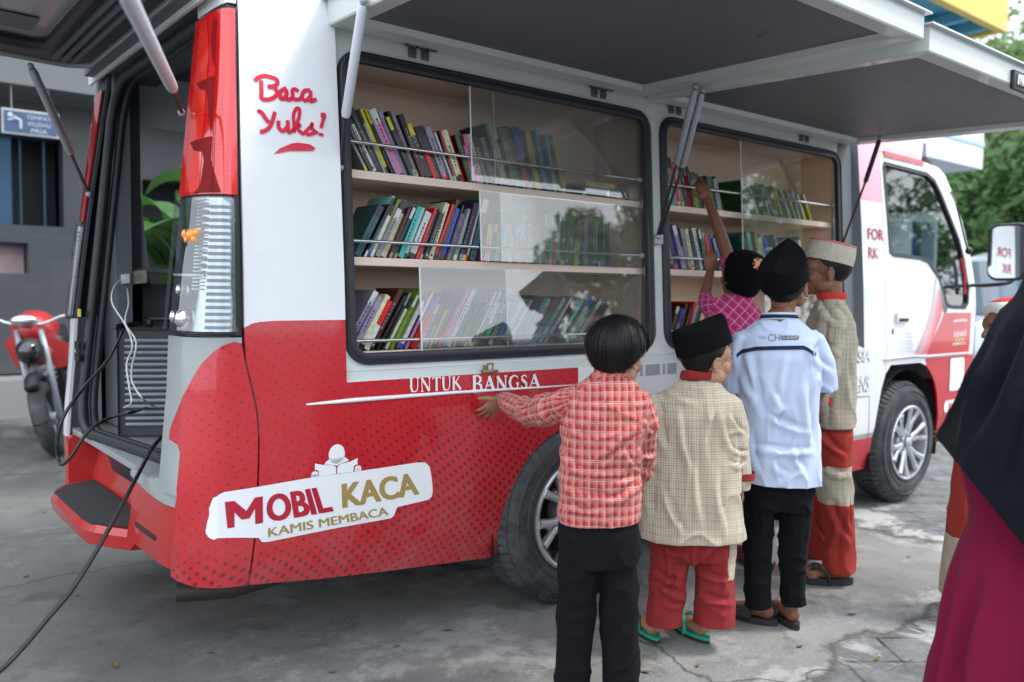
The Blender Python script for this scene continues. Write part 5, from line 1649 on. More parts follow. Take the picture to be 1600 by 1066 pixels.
def strands_hair(parent, P, F, s, n=4600, seed=1):
    """thick straight bowl cut: a shaped cap of hair covered with fine locks from the crown down"""
    f, r, u = F; rng = random.Random(seed)
    bm = bmesh.new()
    W, Dp, H = .093, .110, .098
    def pt(lon, lat, k=1.):      # lat: 0 at the crown whorl, 1 at the hair's edge
        ph = lat * radians(float(np.interp(abs(lon), [0, 1.0, 1.5, 2.0, 3.2], [147, 138, 118, 100, 96])))
        # lon 0 = back
        x = sin(lon) * sin(ph) * W * k; y = -cos(lon) * sin(ph) * Dp * k; z = cos(ph) * H * k
        if ph > pi / 2:
            q = ph - pi / 2
            sp = sin(ph)
            k2 = (1 - .42 * q ** 1.35) / max(.2, sp)
            x *= k2; y *= (1 - .46 * q ** 1.4) / max(.2, sp)
        return P(x, y - .010, z + .028)
    edge = lambda lon: float(np.interp(abs(lon), [0, 1.2, 1.6, 2.1, 3.2], [1.0, .97, .96, .86, .80])) + .03 * noise.noise((lon * 6, 0, seed))
    seg = 40
    rings = [[pt(2 * pi * k / seg - pi, edge(2 * pi * k / seg - pi) * t, .965) for k in range(seg)] for t in [.02, .12, .25, .4, .55, .7, .82, .92, 1.0]]
    loft(bm, rings, cap=False); face(bm, rings[0])
    o = obj('hair', bm, M_HAIR, parent, smooth=True)
    bm = bmesh.new()
    for i in range(n):
        lon = rng.uniform(-pi, pi); e = edge(lon) + rng.gauss(0, .06) + .05 * noise.noise((lon * 9, 3, 0))
        t0 = rng.uniform(0.02, .7) if rng.random() < .75 else .03
        t1 = min(e, t0 + rng.uniform(.35, .8)); 
        lift = rng.uniform(.965, 1.03) + (rng.uniform(.01, .06) if rng.random() < .05 else 0) + .022 * noise.noise((lon * 2.5, t0 * 3, 7)); tw = rng.uniform(-.14, .14) + .10 * sin(lon * 7)
        w = rng.uniform(.0008, .0030) * s
        pts = []
        for k in range(6):
            t = t0 + (t1 - t0) * k / 5
            pts.append(pt(lon + tw * (k / 5) ** 1.2, t, lift + .008 * sin(pi * k / 5)))
        pv = None; prev = None
        for k in range(6):
            d = (pts[min(5, k + 1)] - pts[max(0, k - 1)]).normalized()
            nn = (pts[k] - P(0, -.01, .03)).normalized()
            sdv = d.cross(nn).normalized() * w * (1 if 0 < k < 5 else .4)
            a, b = bm.verts.new(pts[k] - sdv), bm.verts.new(pts[k] + sdv)
            if pv: bm.faces.new((pv[0], pv[1], b, a))
            pv = (a, b)
    obj('hair_locks', bm, M_HAIR, o, smooth=True)
    return o
def collar_band(parent, c, r0, r1, h, tilt, m, D=None, yaw=0., name='collar', open_front=.0):
    bm = bmesh.new(); rings = []
    rr = RH * cos(yaw) + FH * sin(yaw); ff = FH * cos(yaw) - RH * sin(yaw)
    for k in range(33):
        a = 2 * pi * k / 32
        dv = rr * cos(a) * r0 + ff * sin(a) * r1; z = tilt * sin(a)
        b = c + dv + ZU * z
        n_ = dv.normalized()
        rings.append([b, b + n_ * .004 + ZU * h * .3, b - n_ * .002 + ZU * h, b - n_ * .006 + ZU * h, b - n_ * .004])
    loft(bm, rings, cap=False)
    bmesh.ops.remove_doubles(bm, verts=bm.verts[:], dist=1e-5)
    o = obj(name, bm, m, parent, smooth=50); quick_uv(o); return o
def quick_uv(o):
    me = o.data; uvl = me.uv_layers.new(name='UVMap')
    for f in me.polygons:
        for li in f.loop_indices:
            p = me.vertices[me.loops[li].vertex_index].co; uvl.data[li].uv = (p.dot(RH), p.z)
def person(label, px, D, group=None):
    p = at(px, 700, D); return thing('person', label, 'person', (p.x, p.y, 0), group)
GB = 'children at the van'

# ---------------------------------------------------------------- boy in the red plaid shirt
D = 2.60; A = lambda px, py, dd=0.: at(px, py, D + dd)
b1 = person('boy in red plaid shirt and black trousers, bareheaded, hand on the van', 930, D, GB)
F = facing(38, -4, 3); s = .97
bm = bmesh.new()
hc = A(964, 555, .01); nb = A(956, 600, .0)
P = head(bm, hc, F, s, nb)
torso(bm, [(940, 830, 45, .06), (940, 700, 48, .06), (945, 620, 44, .05), (955, 600, 22, .035)], D)
hw_ = Vector((1.872, 2.375, .875)); hw_ = at(781, 622, 3.00)
limb(bm, [A(890, 620), A(832, 640, .2), hw_], [.032, .028, .019])
hd = (at(760, 640, 3.045) - hw_); hand(bm, hw_, (at(757, 650, 3.03) - hw_), Vector((.1, 1, -.1)), .86, .25, .25, -1, .95)
limb(bm, [A(1003, 630), A(1010, 690, .02), A(992, 755, .12)], [.032, .027, .019]); hand(bm, A(992, 755, .12), Vector((-.35, .3, -1)), FH, .8, .7)
for px0, px1, px2 in ((908, 899, 893), (962, 966, 969)): limb(bm, [A(px0, 810), A(px1, 940), A(px2, 1072)], [.055, .045, .032])
body = obj('body', remeshed(bm, .0034, 5), M_SKIN, b1, smooth=True)
face_bits(body, P, F, s)
strands_hair(body, P, F, s)
bm = bmesh.new()
torso(bm, [(936, 824, 62, .088), (936, 806, 63, .090), (938, 770, 62, .088), (939, 730, 63, .088), (941, 690, 65, .092), (943, 655, 64, .092), (945, 628, 61, .080), (948, 606, 52, .060), (953, 592, 32, .046), (956, 584, 24, .040)], D)
limb(bm, [A(888, 628), A(862, 640, .06), A(830, 646, .18), A(803, 634, .29), A(790, 625, .37)], [.046, .050, .047, .037, .029])
limb(bm, [A(996, 632), A(1007, 665, .01), A(1008, 700, .03), A(1000, 735, .09), A(993, 752, .12)], [.045, .043, .041, .038, .033])
bones = [(A(937, 830), A(950, 600), .125), (A(885, 628), A(830, 645, .18), .045), (A(830, 645, .18), A(790, 625, .37), .04), (A(998, 625), A(1008, 700, .03), .043), (A(1008, 700, .03), A(993, 752, .12), .04)]
garment('shirt', bm, M_PLAID, b1, bones, .0056, 3, .0085, (9, 9, 17), 3., [(A(936, 812), Vector((.05, 0, -1))), (A(785, 623, .39), (A(785, 623, .39) - A(803, 634, .29)), .09)], amp2=.006, lines=Z7([
    (295, 545, 410, 562, .011, 5), (330, 486, 440, 494, .009, 5), (395, 575, 478, 540, .010, 5), (280, 440, 345, 505, .010, 5), (478, 375, 395, 440, .011, 5.5), (283, 340, 345, 405, .010, 5), (300, 590, 380, 600, .008, 4),
    (420, 520, 480, 505, .008, 4), (350, 300, 420, 310, .006, 5), (440, 420, 470, 470, .008, 5), (486, 425, 530, 450, .010, 4.5), (480, 480, 526, 492, .010, 4), (500, 350, 528, 385, .008, 4.5), (150, 285, 185, 335, .010, 4), (205, 262, 238, 345, .011, 5), (112, 268, 140, 318, .010, 3.5), (245, 250, 282, 330, .010, 5), (90, 265, 105, 300, .008, 3), (310, 240, 300, 330, .006, 5)]))
collar_band(b1, A(957, 588), .057, .046, .030, -.004, M_PLAID)
bm = bmesh.new()
torso(bm, [(936, 795, 58, .082), (936, 830, 62, .085), (937, 860, 61, .08), (937, 880, 58, .075)], D)
for pts, sgn in (([(908, 850), (903, 920), (897, 990), (895, 1040), (894, 1078)], 1), ([(964, 850), (967, 920), (968, 980), (969, 1030), (970, 1078)], 1)):
    limb(bm, [A(a, b, .0) for a, b in pts], [.064, .058, .052, .050, .052])
garment('trousers', bm, M_BLACKCL, b1, [(A(908, 830), A(894, 1080), .06), (A(964, 830), A(970, 1080), .06)], .0065, 3, .009, (11, 11, 8), 9., [(A(935, 1080), Vector((0, 0, -1)))])
for px in (900, 968):
    shoe(b1, at_z(px + 4, 1088, .0) , FH + RH * (.1 if px > 930 else -.1), .20, .038, M_SANDK, .07)

# ---------------------------------------------------------------- boy in the cream check tunic
D = 2.98; A = lambda px, py, dd=0.: at(px, py, D + dd)
b2 = person('boy in cream check tunic and black cap, face turned right, maroon trousers', 1080, D, GB)
F = facing(66, 4, 2); s = .96
bm = bmesh.new(); hc = A(1104, 562, .0); nb = A(1092, 606, 0)
P = head(bm, hc, F, s, nb, .045)
torso(bm, [(1080, 850, 50, .06), (1082, 700, 52, .06), (1086, 620, 44, .05), (1092, 604, 22, .035)], D)
limb(bm, [A(1140, 632), A(1152, 695, .0), A(1157, 752, .02)], [.032, .027, .02]); hand(bm, A(1157, 754, .02), Vector((0, 0, -1)), -RH, .75, .6)
limb(bm, [A(1024, 632), A(1012, 695, .08), A(1035, 735, .2)], [.032, .027, .02]); hand(bm, A(1035, 735, .2), FH, RH, .75, .6)
for a, b in (((1055, 850), (1031, 985)), ((1110, 850), (1103, 990))): limb(bm, [A(*a), A((a[0] + b[0]) / 2, 920), A(b[0], 975)], [.05, .042, .03])
h2 = [at_z(1026, 998, .018), at_z(1105, 998, .018)]
d2 = [FH * .85 - RH * .25, FH * .8 - RH * .45]
for h, d in zip(h2, d2): foot(bm, h + d * .035, d, .88, h + d * .04 + ZU * .12)
body = obj('body', remeshed(bm, .0036, 5), M_SKIN3, b2, smooth=True)
face_bits(body, P, F, s); hair_shell(body, P, F, s, -.062, .05)
cap_peci(b2, P(0, -.008, .040), facing(66, 17, -4), .084, .108, .070, .102, M_VELVET)
bm = bmesh.new()
torso(bm, [(1079, 850, 82, .12), (1079, 832, 81, .118), (1079, 790, 78, .112), (1080, 740, 74, .105), (1081, 690, 71, .10), (1083, 650, 67, .092), (1086, 625, 60, .078), (1090, 607, 44, .058), (1093, 594, 28, .048)], D)
limb(bm, [A(1137, 633), A(1149, 670), A(1154, 705, .01), A(1157, 738, .015), A(1157, 762, .02)], [.047, .042, .042, .040, .037])
limb(bm, [A(1030, 633), A(1016, 665, .02), A(1010, 705, .08), A(1025, 735, .16)], [.045, .043, .041, .036])
bones = [(A(1079, 850), A(1090, 600), .155), (A(1139, 630), A(1157, 765, .02), .043), (A(1028, 630), A(1010, 705, .08), .043)]
garment('tunic', bm, M_CREAM, b2, bones, .0060, 3, .0095, (12, 12, 5.5), 13., [(A(1079, 836), Vector((.02, .03, -1))), (A(1157, 764, .02), Vector((0, 0, -1)), .075)], amp2=.008, lines=Z7([
    (598, 330, 622, 470, .011, 6), (548, 255, 640, 305, .009, 6), (712, 320, 735, 430, .012, 6), (556, 545, 600, 650, .011, 6), (640, 460, 655, 630, .011, 7), (690, 300, 668, 450, .009, 6), (738, 335, 775, 385, .011, 4), (742, 425, 778, 440, .011, 4),
    (535, 330, 560, 430, .010, 6), (700, 500, 712, 640, .011, 7), (590, 480, 575, 560, .008, 6), (742, 470, 776, 470, .009, 4), (520, 500, 512, 600, .009, 6), (620, 250, 690, 265, .007, 5), (530, 270, 545, 330, .009, 5)]))
collar_band(b2, A(1092, 594), .064, .052, .034, -.006, M_MAROON)
cuffp = A(1157, 742, .016); bm = bmesh.new(); tube(bm, [cuffp + ZU * .012, cuffp - ZU * .014], [.050, .0495], 20, cap=False); obj('cuff', bm, M_MAROON, b2, smooth=True)
bm = bmesh.new()
torso(bm, [(1080, 810, 62, .088), (1082, 850, 66, .09), (1083, 872, 64, .085)], D)
limb(bm, [A(1052, 850), A(1045, 900), A(1039, 945), A(1037, 978)], [.072, .070, .066, .064])
limb(bm, [A(1114, 850), A(1116, 900), A(1116, 945), A(1117, 982)], [.072, .072, .070, .068])
garment('trousers', bm, M_MAROON, b2, [(A(1052, 850), A(1037, 980), .07), (A(1114, 850), A(1117, 980), .07)], .0065, 3, .009, (13, 13, 4.5), 4., [(A(1040, 972), Vector((0, 0, -1)))], lines=Z7([(552, 690, 612, 722, .012, 5), (600, 700, 556, 830, .010, 6), (705, 680, 655, 745, .012, 6), (525, 765, 592, 800, .012, 5), (540, 800, 622, 842, .011, 5), (650, 765, 722, 790, .012, 5), (660, 835, 745, 852, .011, 5), (640, 700, 648, 760, .010, 5), (735, 700, 725, 820, .009, 6), (560, 850, 600, 860, .008, 4)]))
def patch(o, m, cond):
    me = o.data; me.materials.append(m); org = wloc(o)
    for f in me.polygons:
        if cond(f.center + org, f.normal): f.material_index = len(me.materials) - 1
tr_ = [c for c in b2.children if c.name.startswith('trousers')][0]
zt0, zt1 = A(1150, 835).z, A(1150, 902).z
patch(tr_, M_CREAM, lambda c, n: zt1 < c.z < zt0 and (c - A(1116, 870)).dot(RH) > .040)
for h, d in zip(h2, d2): flipflop(b2, h + d * .01, d, .185, .040, M_SANDG, M_SANDK, M_SANDG, .024)

# ---------------------------------------------------------------- boy in the pale blue shirt
D = 3.17; A = lambda px, py, dd=0.: at(px, py, D + dd)
b3 = person('boy in pale blue shirt with navy back stripe, black cap and trousers', 1216, D, GB)
F = facing(36, 24, 2); s = 1.0
bm = bmesh.new(); hc = A(1228, 446, .02); nb = A(1217, 500, 0)
P = head(bm, hc, F, s, nb, .047)
torso(bm, [(1215, 760, 48, .06), (1215, 600, 50, .06), (1215, 525, 48, .05), (1217, 498, 22, .038)], D)
for sx, pts in ((1, [(1275, 535, 0), (1288, 600, .05), (1262, 640, .24)]), (-1, [(1160, 535, 0), (1150, 600, .06), (1175, 630, .25)])):
    q = [A(*p) for p in pts]; limb(bm, q, [.036, .029, .021]); hand(bm, q[2], FH + ZU * .3 - RH * sx * .5, -ZU, .85, .5)
for a, b, c_ in (((1190, 750), (1182, 860), (1183, 945)), ((1240, 750), (1238, 850), (1237, 930))): limb(bm, [A(*a), A(*b), A(*c_)], [.045, .034, .028])
h3 = [at_z(1207, 969, .02), at_z(1243, 975, .02)]; d3 = [-RH * .75 + FH * .55, FH * .6 - RH * .12]
foot(bm, h3[0] + d3[0] * .02, d3[0], .95, A(1186, 930)); foot(bm, h3[1] + d3[1] * .03, d3[1], .95, A(1238, 925, .0))
body = obj('body', remeshed(bm, .0036, 5), M_SKIN2, b3, smooth=True)
face_bits(body, P, F, s); hair_shell(body, P, F, s, -.07, .05)
cap_peci(b3, P(0, -.012, .030), facing(36, 36, 2), .089, .114, .062, .114, M_VELVET)
bm = bmesh.new()
torso(bm, [(1219, 772, 60, .098), (1219, 748, 61, .098), (1218, 700, 61, .096), (1217, 650, 62, .096), (1216, 600, 64, .098), (1216, 560, 64, .096), (1216, 532, 59, .082), (1216, 513, 46, .062), (1217, 498, 27, .050)], D)
tube(bm, [A(1255, 528), A(1270, 536), A(1284, 568, .01), A(1288, 592, .025), A(1289, 609, .035)], [.04, .047, .047, .047, .049], 16)
tube(bm, [A(1178, 528), A(1163, 536), A(1151, 568, .01), A(1148, 592, .03), A(1148, 609, .04)], [.04, .047, .047, .047, .049], 16)
bones = [(A(1218, 770), A(1217, 505), .13), (A(1270, 530), A(1289, 622, .05), .046), (A(1163, 530), A(1149, 620, .05), .046)]
garment('shirt', bm, M_LIGHTBLUE, b3, bones, .0058, 3, .0085, (12, 12, 7), 21., [(A(1219, 752), Vector((.0, .05, -1)))], amp2=.005, lines=Z8([
    (228, 370, 262, 560, .010, 7), (332, 395, 300, 600, .010, 7), (382, 450, 402, 640, .011, 7), (255, 645, 400, 655, .010, 6), (282, 555, 385, 600, .009, 6), (208, 420, 240, 510, .010, 6), (398, 375, 450, 430, .011, 6), (205, 325, 190, 420, .010, 6), (290, 480, 330, 540, .008, 6), (350, 640, 372, 700, .009, 6), (230, 600, 250, 700, .009, 6), (410, 340, 400, 400, .009, 6), (300, 690, 330, 715, .008, 5)]))
collar_band(b3, A(1217, 500), .066, .054, .026, -.004, M_LIGHTBLUE)
collar_band(b3, A(1217, 498), .0685, .0565, .014, -.004, M_NAVYCL, name='collar_stripe')
def on_back(px, py, off=.004):
    """nearest point of the pale blue shirt's back under a pixel"""
    o = [c for c in b3.children if c.name.startswith('shirt')][0]
    org = wloc(b3); d = ray(px, py).normalized()
    hit, loc, nrm, _ = o.ray_cast(CAM_POS - org, d)
    return (loc + org - d * off) if hit else A(px, py, -.1)
bpy.context.view_layer.update()
bm = bmesh.new()
top = [(x, float(np.interp(x, [1151, 1160, 1180, 1200, 1256, 1264, 1275], [553, 546, 542, 541, 540, 544, 552]))) for x in np.arange(1151, 1275.1, 2.0)]
loft(bm, [[on_back(x, y, .0045), on_back(x, y + 3, .0045), on_back(x, y + 6, .0045)] for x, y in top], closed=False, cap=False)
obj('stripe', bm, M_NAVYCL, b3)
def shirt_text(s_, x0, y0, x1, y1, m, bold=0, off=.004):
    b = fit2d(text_bm(s_, 1, bold), [(x0, y1), (x1, y1), (x1, y0), (x0, y0)])
    slice2d(b, arange(x0, x1, 4), [])
    for v in b.verts: v.co = on_back(v.co.x, v.co.y, off)
    obj('lettering', b, m, b3)
M_GREYTX = mat('grey_print', (.22, .25, .32), .7)
shirt_text('THE', 1185, 525, 1197, 530, M_GREYTX); shirt_text('CH', 1200, 522, 1219, 533, M_GREYTX, .01)
bm = bmesh.new(); loft(bm, [[on_back(x, 524.5, .0035), on_back(x, 530.5, .0035)] for x in (1221, 1228, 1236, 1242, 1248)], closed=False, cap=False); obj('print', bm, M_NAVYCL, b3)
shirt_text('ALLENGER', 1222, 525.5, 1247, 529.5, M_WHITECL, 0, .0055)
bm = bmesh.new()
torso(bm, [(1216, 735, 52, .08), (1216, 770, 55, .082), (1215, 795, 52, .076)], D)
limb(bm, [A(1190, 770), A(1184, 840), A(1182, 900), A(1184, 952)], [.066, .056, .046, .042])
limb(bm, [A(1242, 770), A(1239, 840), A(1239, 890, .0), A(1240, 945, .005)], [.066, .055, .046, .042])
garment('trousers', bm, M_BLACKCL, b3, [(A(1190, 760), A(1184, 950), .06), (A(1242, 760), A(1240, 940), .06)], .0065, 3, .008, (12, 12, 11), 31., [(A(1200, 947), Vector((-.05, 0, -1)) + RH * .12)])
for h, d in zip(h3, d3):
    o = flipflop(b3, h, d, .215, .044, M_SANDK, M_SANDK, M_SANDK, .024, strap=False)
    bm = bmesh.new(); hh = Vector((h.x, h.y, 0)); dd = d.normalized(); sd = ZU.cross(dd)
    loft(bm, [[hh + dd * x + sd * (.046 * cos(a)) + ZU * (.018 + .044 * k_ * sin(a)) for a in [pi * k / 10 for k in range(11)]] for x, k_ in ((.07, .95), (.11, 1.05), (.16, .85), (.185, .55))], closed=False, cap=False)
    me = evaluated(bm_mesh(bm), [('SOLIDIFY', dict(thickness=.005))]); obj('strap', me, M_SANDK, o, smooth=True)

# ---------------------------------------------------------------- boy in the woven cap
D = 3.66; A = lambda px, py, dd=0.: at(px, py, D + dd)
b4 = person('boy in beige tunic with red collar and woven beige cap, in profile', 1302, D, GB)
F = facing(-78, 2, 0); s = 1.03
bm = bmesh.new(); hc = A(1290, 424, 0); nb = A(1299, 470, 0)
P = head(bm, hc, F, s, nb, .05)
torso(bm, [(1300, 670, 26, .09), (1297, 560, 28, .09), (1298, 495, 26, .10), (1299, 470, 18, .04)], D)
limb(bm, [A(1300, 500, -.06), A(1296, 575, -.09), A(1283, 640, -.06)], [.036, .029, .020]); hand(bm, A(1283, 640, -.06), Vector((-.15, 0, -1)), FH, .85, .5)
limb(bm, [A(1296, 500, .14), A(1276, 560, .2), A(1255, 540, .3)], [.036, .029, .020]); hand(bm, A(1255, 540, .3), -RH + ZU, FH, .85, .5)
h4 = [at_z(1326, 906, .02), at_z(1290, 868, .02)]; d4 = [-RH * .92 + FH * .12, -RH * .8 + FH * .45]
limb(bm, [A(1302, 670, -.05), A(1304, 780, -.03), A(1314, 870)], [.05, .04, .033]); limb(bm, [A(1296, 670, .08), A(1286, 770, .12), A(1282, 850, .2)], [.05, .04, .033])
foot(bm, h4[0] + d4[0] * .02, d4[0], 1.08, A(1316, 860)); foot(bm, h4[1] + d4[1] * .02, d4[1], 1.05, A(1284, 840, .22))
body = obj('body', remeshed(bm, .0038, 5), M_SKIN2, b4, smooth=True)
face_bits(body, P, F, s); hair_shell(body, P, F, s, -.055, .055)
t = NT('woven_cap'); uv = t.obj_co(); t.set(col=t.mix(t.noise(70, 5, uv), (.42, .37, .30), (.62, .56, .48)), rough=.9)
wv = t.new('ShaderNodeTexVoronoi'); wv.inputs['Scale'].default_value = 160; t.l.new(uv, wv.inputs['Vector']); t.bump(wv.outputs['Distance'], .8, .004)
cp = cap_peci(b4, P(0, -.008, .040), facing(-78, 13, 0), .088, .104, .080, .086, t.m, ridge=False, taper=.95)
bm = bmesh.new(); f_, r_, u_ = facing(-78, 13, 0); cc = P(0, -.008, .040) + u_ * .0825
loft(bm, [[cc + r_ * .0835 * k * cos(a) + f_ * .0985 * k * sin(a) + u_ * z for a in [2 * pi * i / 32 for i in range(32)]] for k, z in ((1.0, -.006), (1.005, 0), (.97, .004), (.5, .008), (.02, .009))])
obj('cap_crown', bm, cloth_mat('pink_crown', (.55, .17, .18)), cp, smooth=True)
bm = bmesh.new()
torso(bm, [(1300, 680, 27, .13), (1300, 655, 28, .132), (1299, 610, 31, .13), (1297, 570, 35, .13), (1296, 535, 37, .13), (1297, 508, 34, .125), (1298, 485, 26, .09), (1298, 468, 18, .06)], D)
limb(bm, [A(1300, 500, -.09), A(1302, 545, -.11), A(1294, 590, -.11), A(1285, 628, -.08)], [.050, .046, .042, .038])
limb(bm, [A(1292, 500, .12), A(1276, 545, .18), A(1258, 545, .28)], [.048, .044, .038])
bones = [(A(1300, 680), A(1298, 475), .11), (A(1300, 495, -.09), A(1285, 630, -.08), .045), (A(1292, 500, .12), A(1276, 545, .18), .044)]
garment('tunic', bm, M_CREAM2, b4, bones, .0072, 5, .008, (12, 12, 8), 41., [(A(1300, 663), Vector((.05, .0, -1)))], amp2=.008, lines=Z8([(418, 230, 470, 300, .014, 5), (440, 260, 428, 420, .014, 6), (492, 275, 470, 420, .014, 6), (502, 320, 507, 520, .013, 6), (452, 450, 440, 570, .012, 6), (475, 230, 515, 280, .011, 5), (430, 330, 465, 370, .011, 4)]))
collar_band(b4, A(1299, 468), .060, .056, .036, .006, M_REDHIJ)
cuffp = A(1286, 624, -.08); bm = bmesh.new(); tube(bm, [cuffp + ZU * .014, cuffp - ZU * .016 - RH * .002], [.048, .047], 20, cap=False); obj('cuff', bm, M_REDHIJ, b4, smooth=True)
bm = bmesh.new()
torso(bm, [(1300, 640, 25, .10), (1300, 680, 27, .10), (1300, 700, 26, .10)], D)
limb(bm, [A(1304, 680, -.05), A(1303, 740, -.05), A(1308, 800, -.03), A(1311, 850, -.0), A(1312, 893, .0)], [.074, .070, .068, .062, .064])
limb(bm, [A(1296, 680, .08), A(1289, 740, .10), A(1282, 800, .15), A(1278, 845, .2), A(1276, 868, .22)], [.072, .068, .064, .060, .062])
garment('trousers', bm, M_MAROONB, b4, [(A(1304, 680, -.05), A(1312, 893), .068), (A(1296, 680, .08), A(1276, 868, .22), .066)], .0065, 3, .009, (12, 12, 6), 51., [(A(1312, 892), Vector((0, 0, -1)))], lines=Z8([(430, 600, 488, 660, .014, 5), (452, 800, 502, 900, .014, 6), (400, 830, 440, 900, .013, 5), (482, 850, 460, 960, .013, 6), (500, 780, 510, 880, .010, 5), (440, 700, 500, 720, .010, 5)]))
tr_ = [c for c in b4.children if c.name.startswith('trousers')][0]
zt0, zt1 = A(1304, 726, -.05).z, A(1304, 784, -.04).z
patch(tr_, M_CREAM2, lambda c, n: zt1 < c.z < zt0 + .05 * (c - A(1304, 755, -.05)).dot(RH) and ((c - A(1304, 755, -.05)) * 1.0 - ZU * (c - A(1304, 755, -.05)).z).length < .095)
for h, d in zip(h4, d4): flipflop(b4, h, d, .245, .05, M_SANDK, M_SANDK, M_SANDK, .03)

# ---------------------------------------------------------------- child reaching for the books
D = 3.70; A = lambda px, py, dd=0.: at(px, py, D + dd)
b5 = person('child in magenta grid shirt and black head cloth reaching up to the books', 1165, D, GB)
F = facing(-22, 14, 4); s = .98
bm = bmesh.new(); hc = A(1158, 432, .0); nb = A(1150, 470, 0)
P = head(bm, hc, F, s, nb, .046)
torso(bm, [(1160, 660, 36, .07), (1152, 560, 38, .07), (1147, 485, 36, .06), (1150, 466, 18, .038)], D)
hR = A(1106, 312, .16); hL = A(1110, 424, .10)
limb(bm, [A(1160, 470, .02), A(1136, 398, .09), A(1120, 350, .13), hR], [.036, .031, .027, .019]); hand(bm, hR, ZU * 1. - RH * .35 + FH * .2, FH - RH * .2, .9, .55, .15, 1, .7)
limb(bm, [A(1112, 478, 0), A(1101, 480, .04), A(1103, 455, .07), hL], [.034, .029, .026, .019]); hand(bm, hL, ZU - RH * .05, FH, .9, .6, .15, -1, .7)
limb(bm, [A(1170, 650), A(1185, 760), A(1198, 875)], [.055, .045, .033]); limb(bm, [A(1150, 650, .1), A(1165, 760, .1), A(1178, 860, .1)], [.055, .045, .033])
body = obj('body', remeshed(bm, .0036, 5), M_SKIN2, b5, smooth=True)
face_bits(body, P, F, s)
# head cloth: soft folded cap down to the nape
f_, r_, u_ = facing(-22, 20, 4)
bm = bmesh.new(); rings = []
for k, (z, w, l, sh) in enumerate(((-.062, .066, .070, -.026), (-.04, .076, .088, -.018), (0, .0845, .101, -.012), (.04, .086, .103, -.012), (.08, .080, .096, -.016), (.105, .062, .075, -.02), (.118, .03, .04, -.022), (.121, .004, .005, -.022))):
    ring = []
    for i in range(40):
        a = 2 * pi * i / 40
        q = 1 + .035 * noise.noise((cos(a) * 2.2, sin(a) * 2.2, z * 22))
        fr = .55 if (sin(a) > .45 and z < .02) else 1
        zz = z if fr == 1 else max(z, .03)
        ring.append(P(0, 0, 0) + r_ * w * q * cos(a) + f_ * (l * q * sin(a) + sh) + u_ * zz)
    rings.append(ring)
loft(bm, rings)
cpo = obj('head_cloth', bm, M_VELVET, b5, smooth=True)
bm = bmesh.new(); e = A(1184, 412, -.128)
for k in range(8):
    a = k * pi / 4; p = e + (RH * cos(a) + ZU * sin(a) * 1.3) * .014
    obox(bm, p, (RH * cos(a) + ZU * sin(a)) * .008, (ZU * cos(a) - RH * sin(a)) * .0045, FH * .002, k % 2)
obox(bm, e, RH * .006 + ZU * .006, ZU * .006 - RH * .006, FH * .003, 1)
obj('emblem', bm, [mat('red_thread', (.5, .05, .04), .7), mat('gold_thread', (.55, .40, .22), .7)], cpo)
bm = bmesh.new()
torso(bm, [(1166, 690, 40, .10), (1160, 620, 41, .10), (1152, 560, 43, .10), (1146, 510, 45, .10), (1145, 485, 42, .085), (1148, 468, 28, .055), (1150, 460, 20, .045)], D)
limb(bm, [A(1158, 480, .02), A(1148, 440, .06), A(1140, 412, .08)], [.047, .044, .042]); limb(bm, [A(1116, 480, 0), A(1105, 478, .03), A(1103, 468, .05)], [.046, .041, .038])
bones = [(A(1162, 690), A(1148, 470), .11), (A(1158, 480, .02), A(1140, 412, .08), .045), (A(1116, 480), A(1103, 468, .05), .043)]
garment('shirt', bm, M_PINKG, b5, bones, .0072, 4, .005, (10, 10, 14), 61., [])
bm = bmesh.new()
torso(bm, [(1162, 640, 36, .09), (1163, 690, 38, .09)], D)
limb(bm, [A(1173, 670), A(1187, 770), A(1198, 865)], [.066, .054, .046]); limb(bm, [A(1152, 670, .1), A(1166, 770, .1), A(1178, 850, .12)], [.066, .054, .046])
garment('trousers', bm, M_PALETR, b5, [(A(1173, 670), A(1198, 870), .06), (A(1152, 670, .1), A(1178, 860, .1), .06)], .008, 4, .005, (10, 10, 14), 71.)
for px, py in ((1204, 894), (1182, 880)): shoe(b5, at_z(px, py, 0), FH * .7 - RH * .35, .21, .042, M_MAROONSH, .075)

# ---------------------------------------------------------------- woman in the dark hijab at the right edge
D = 2.02; A = lambda px, py, dd=0.: at(px, py, D + dd)
b6 = person('woman in long dark hijab and magenta dress, seen from behind, at right edge', 1650, D)
F = facing(-28, -6, 0); s = 1.08
bm = bmesh.new(); hc = A(1712, 336, .06); nb = A(1700, 425, .03)
P = head(bm, hc, F, s, nb, .052)
torso(bm, [(1650, 780, 85, .10), (1660, 640, 95, .11), (1678, 505, 90, .08), (1700, 430, 40, .05)], D)
limb(bm, [A(1615, 540), A(1580, 640, .05), A(1590, 720, .2)], [.042, .036, .026]); hand(bm, A(1590, 720, .2), FH - RH * .1 - ZU * .3, RH, 1., .6)
limb(bm, [A(1775, 520), A(1800, 640, .05), A(1760, 720, .2)], [.042, .036, .026]); hand(bm, A(1760, 720, .2), FH + RH * .2 - ZU * .3, -RH, 1., .6)
for a in (1610, 1690): limb(bm, [A(a, 800), A(a, 1040), A(a, 1240)], [.08, .055, .04])
for a in (1610, 1690): foot(bm, Vector((at(a, 700, D).x, at(a, 700, D).y, .01)), FH - RH * .2, 1.15, A(a, 1220))
body = obj('body', remeshed(bm, .006, 4), M_SKIN, b6, smooth=True)
face_bits(body, P, F, s)
bm = bmesh.new()
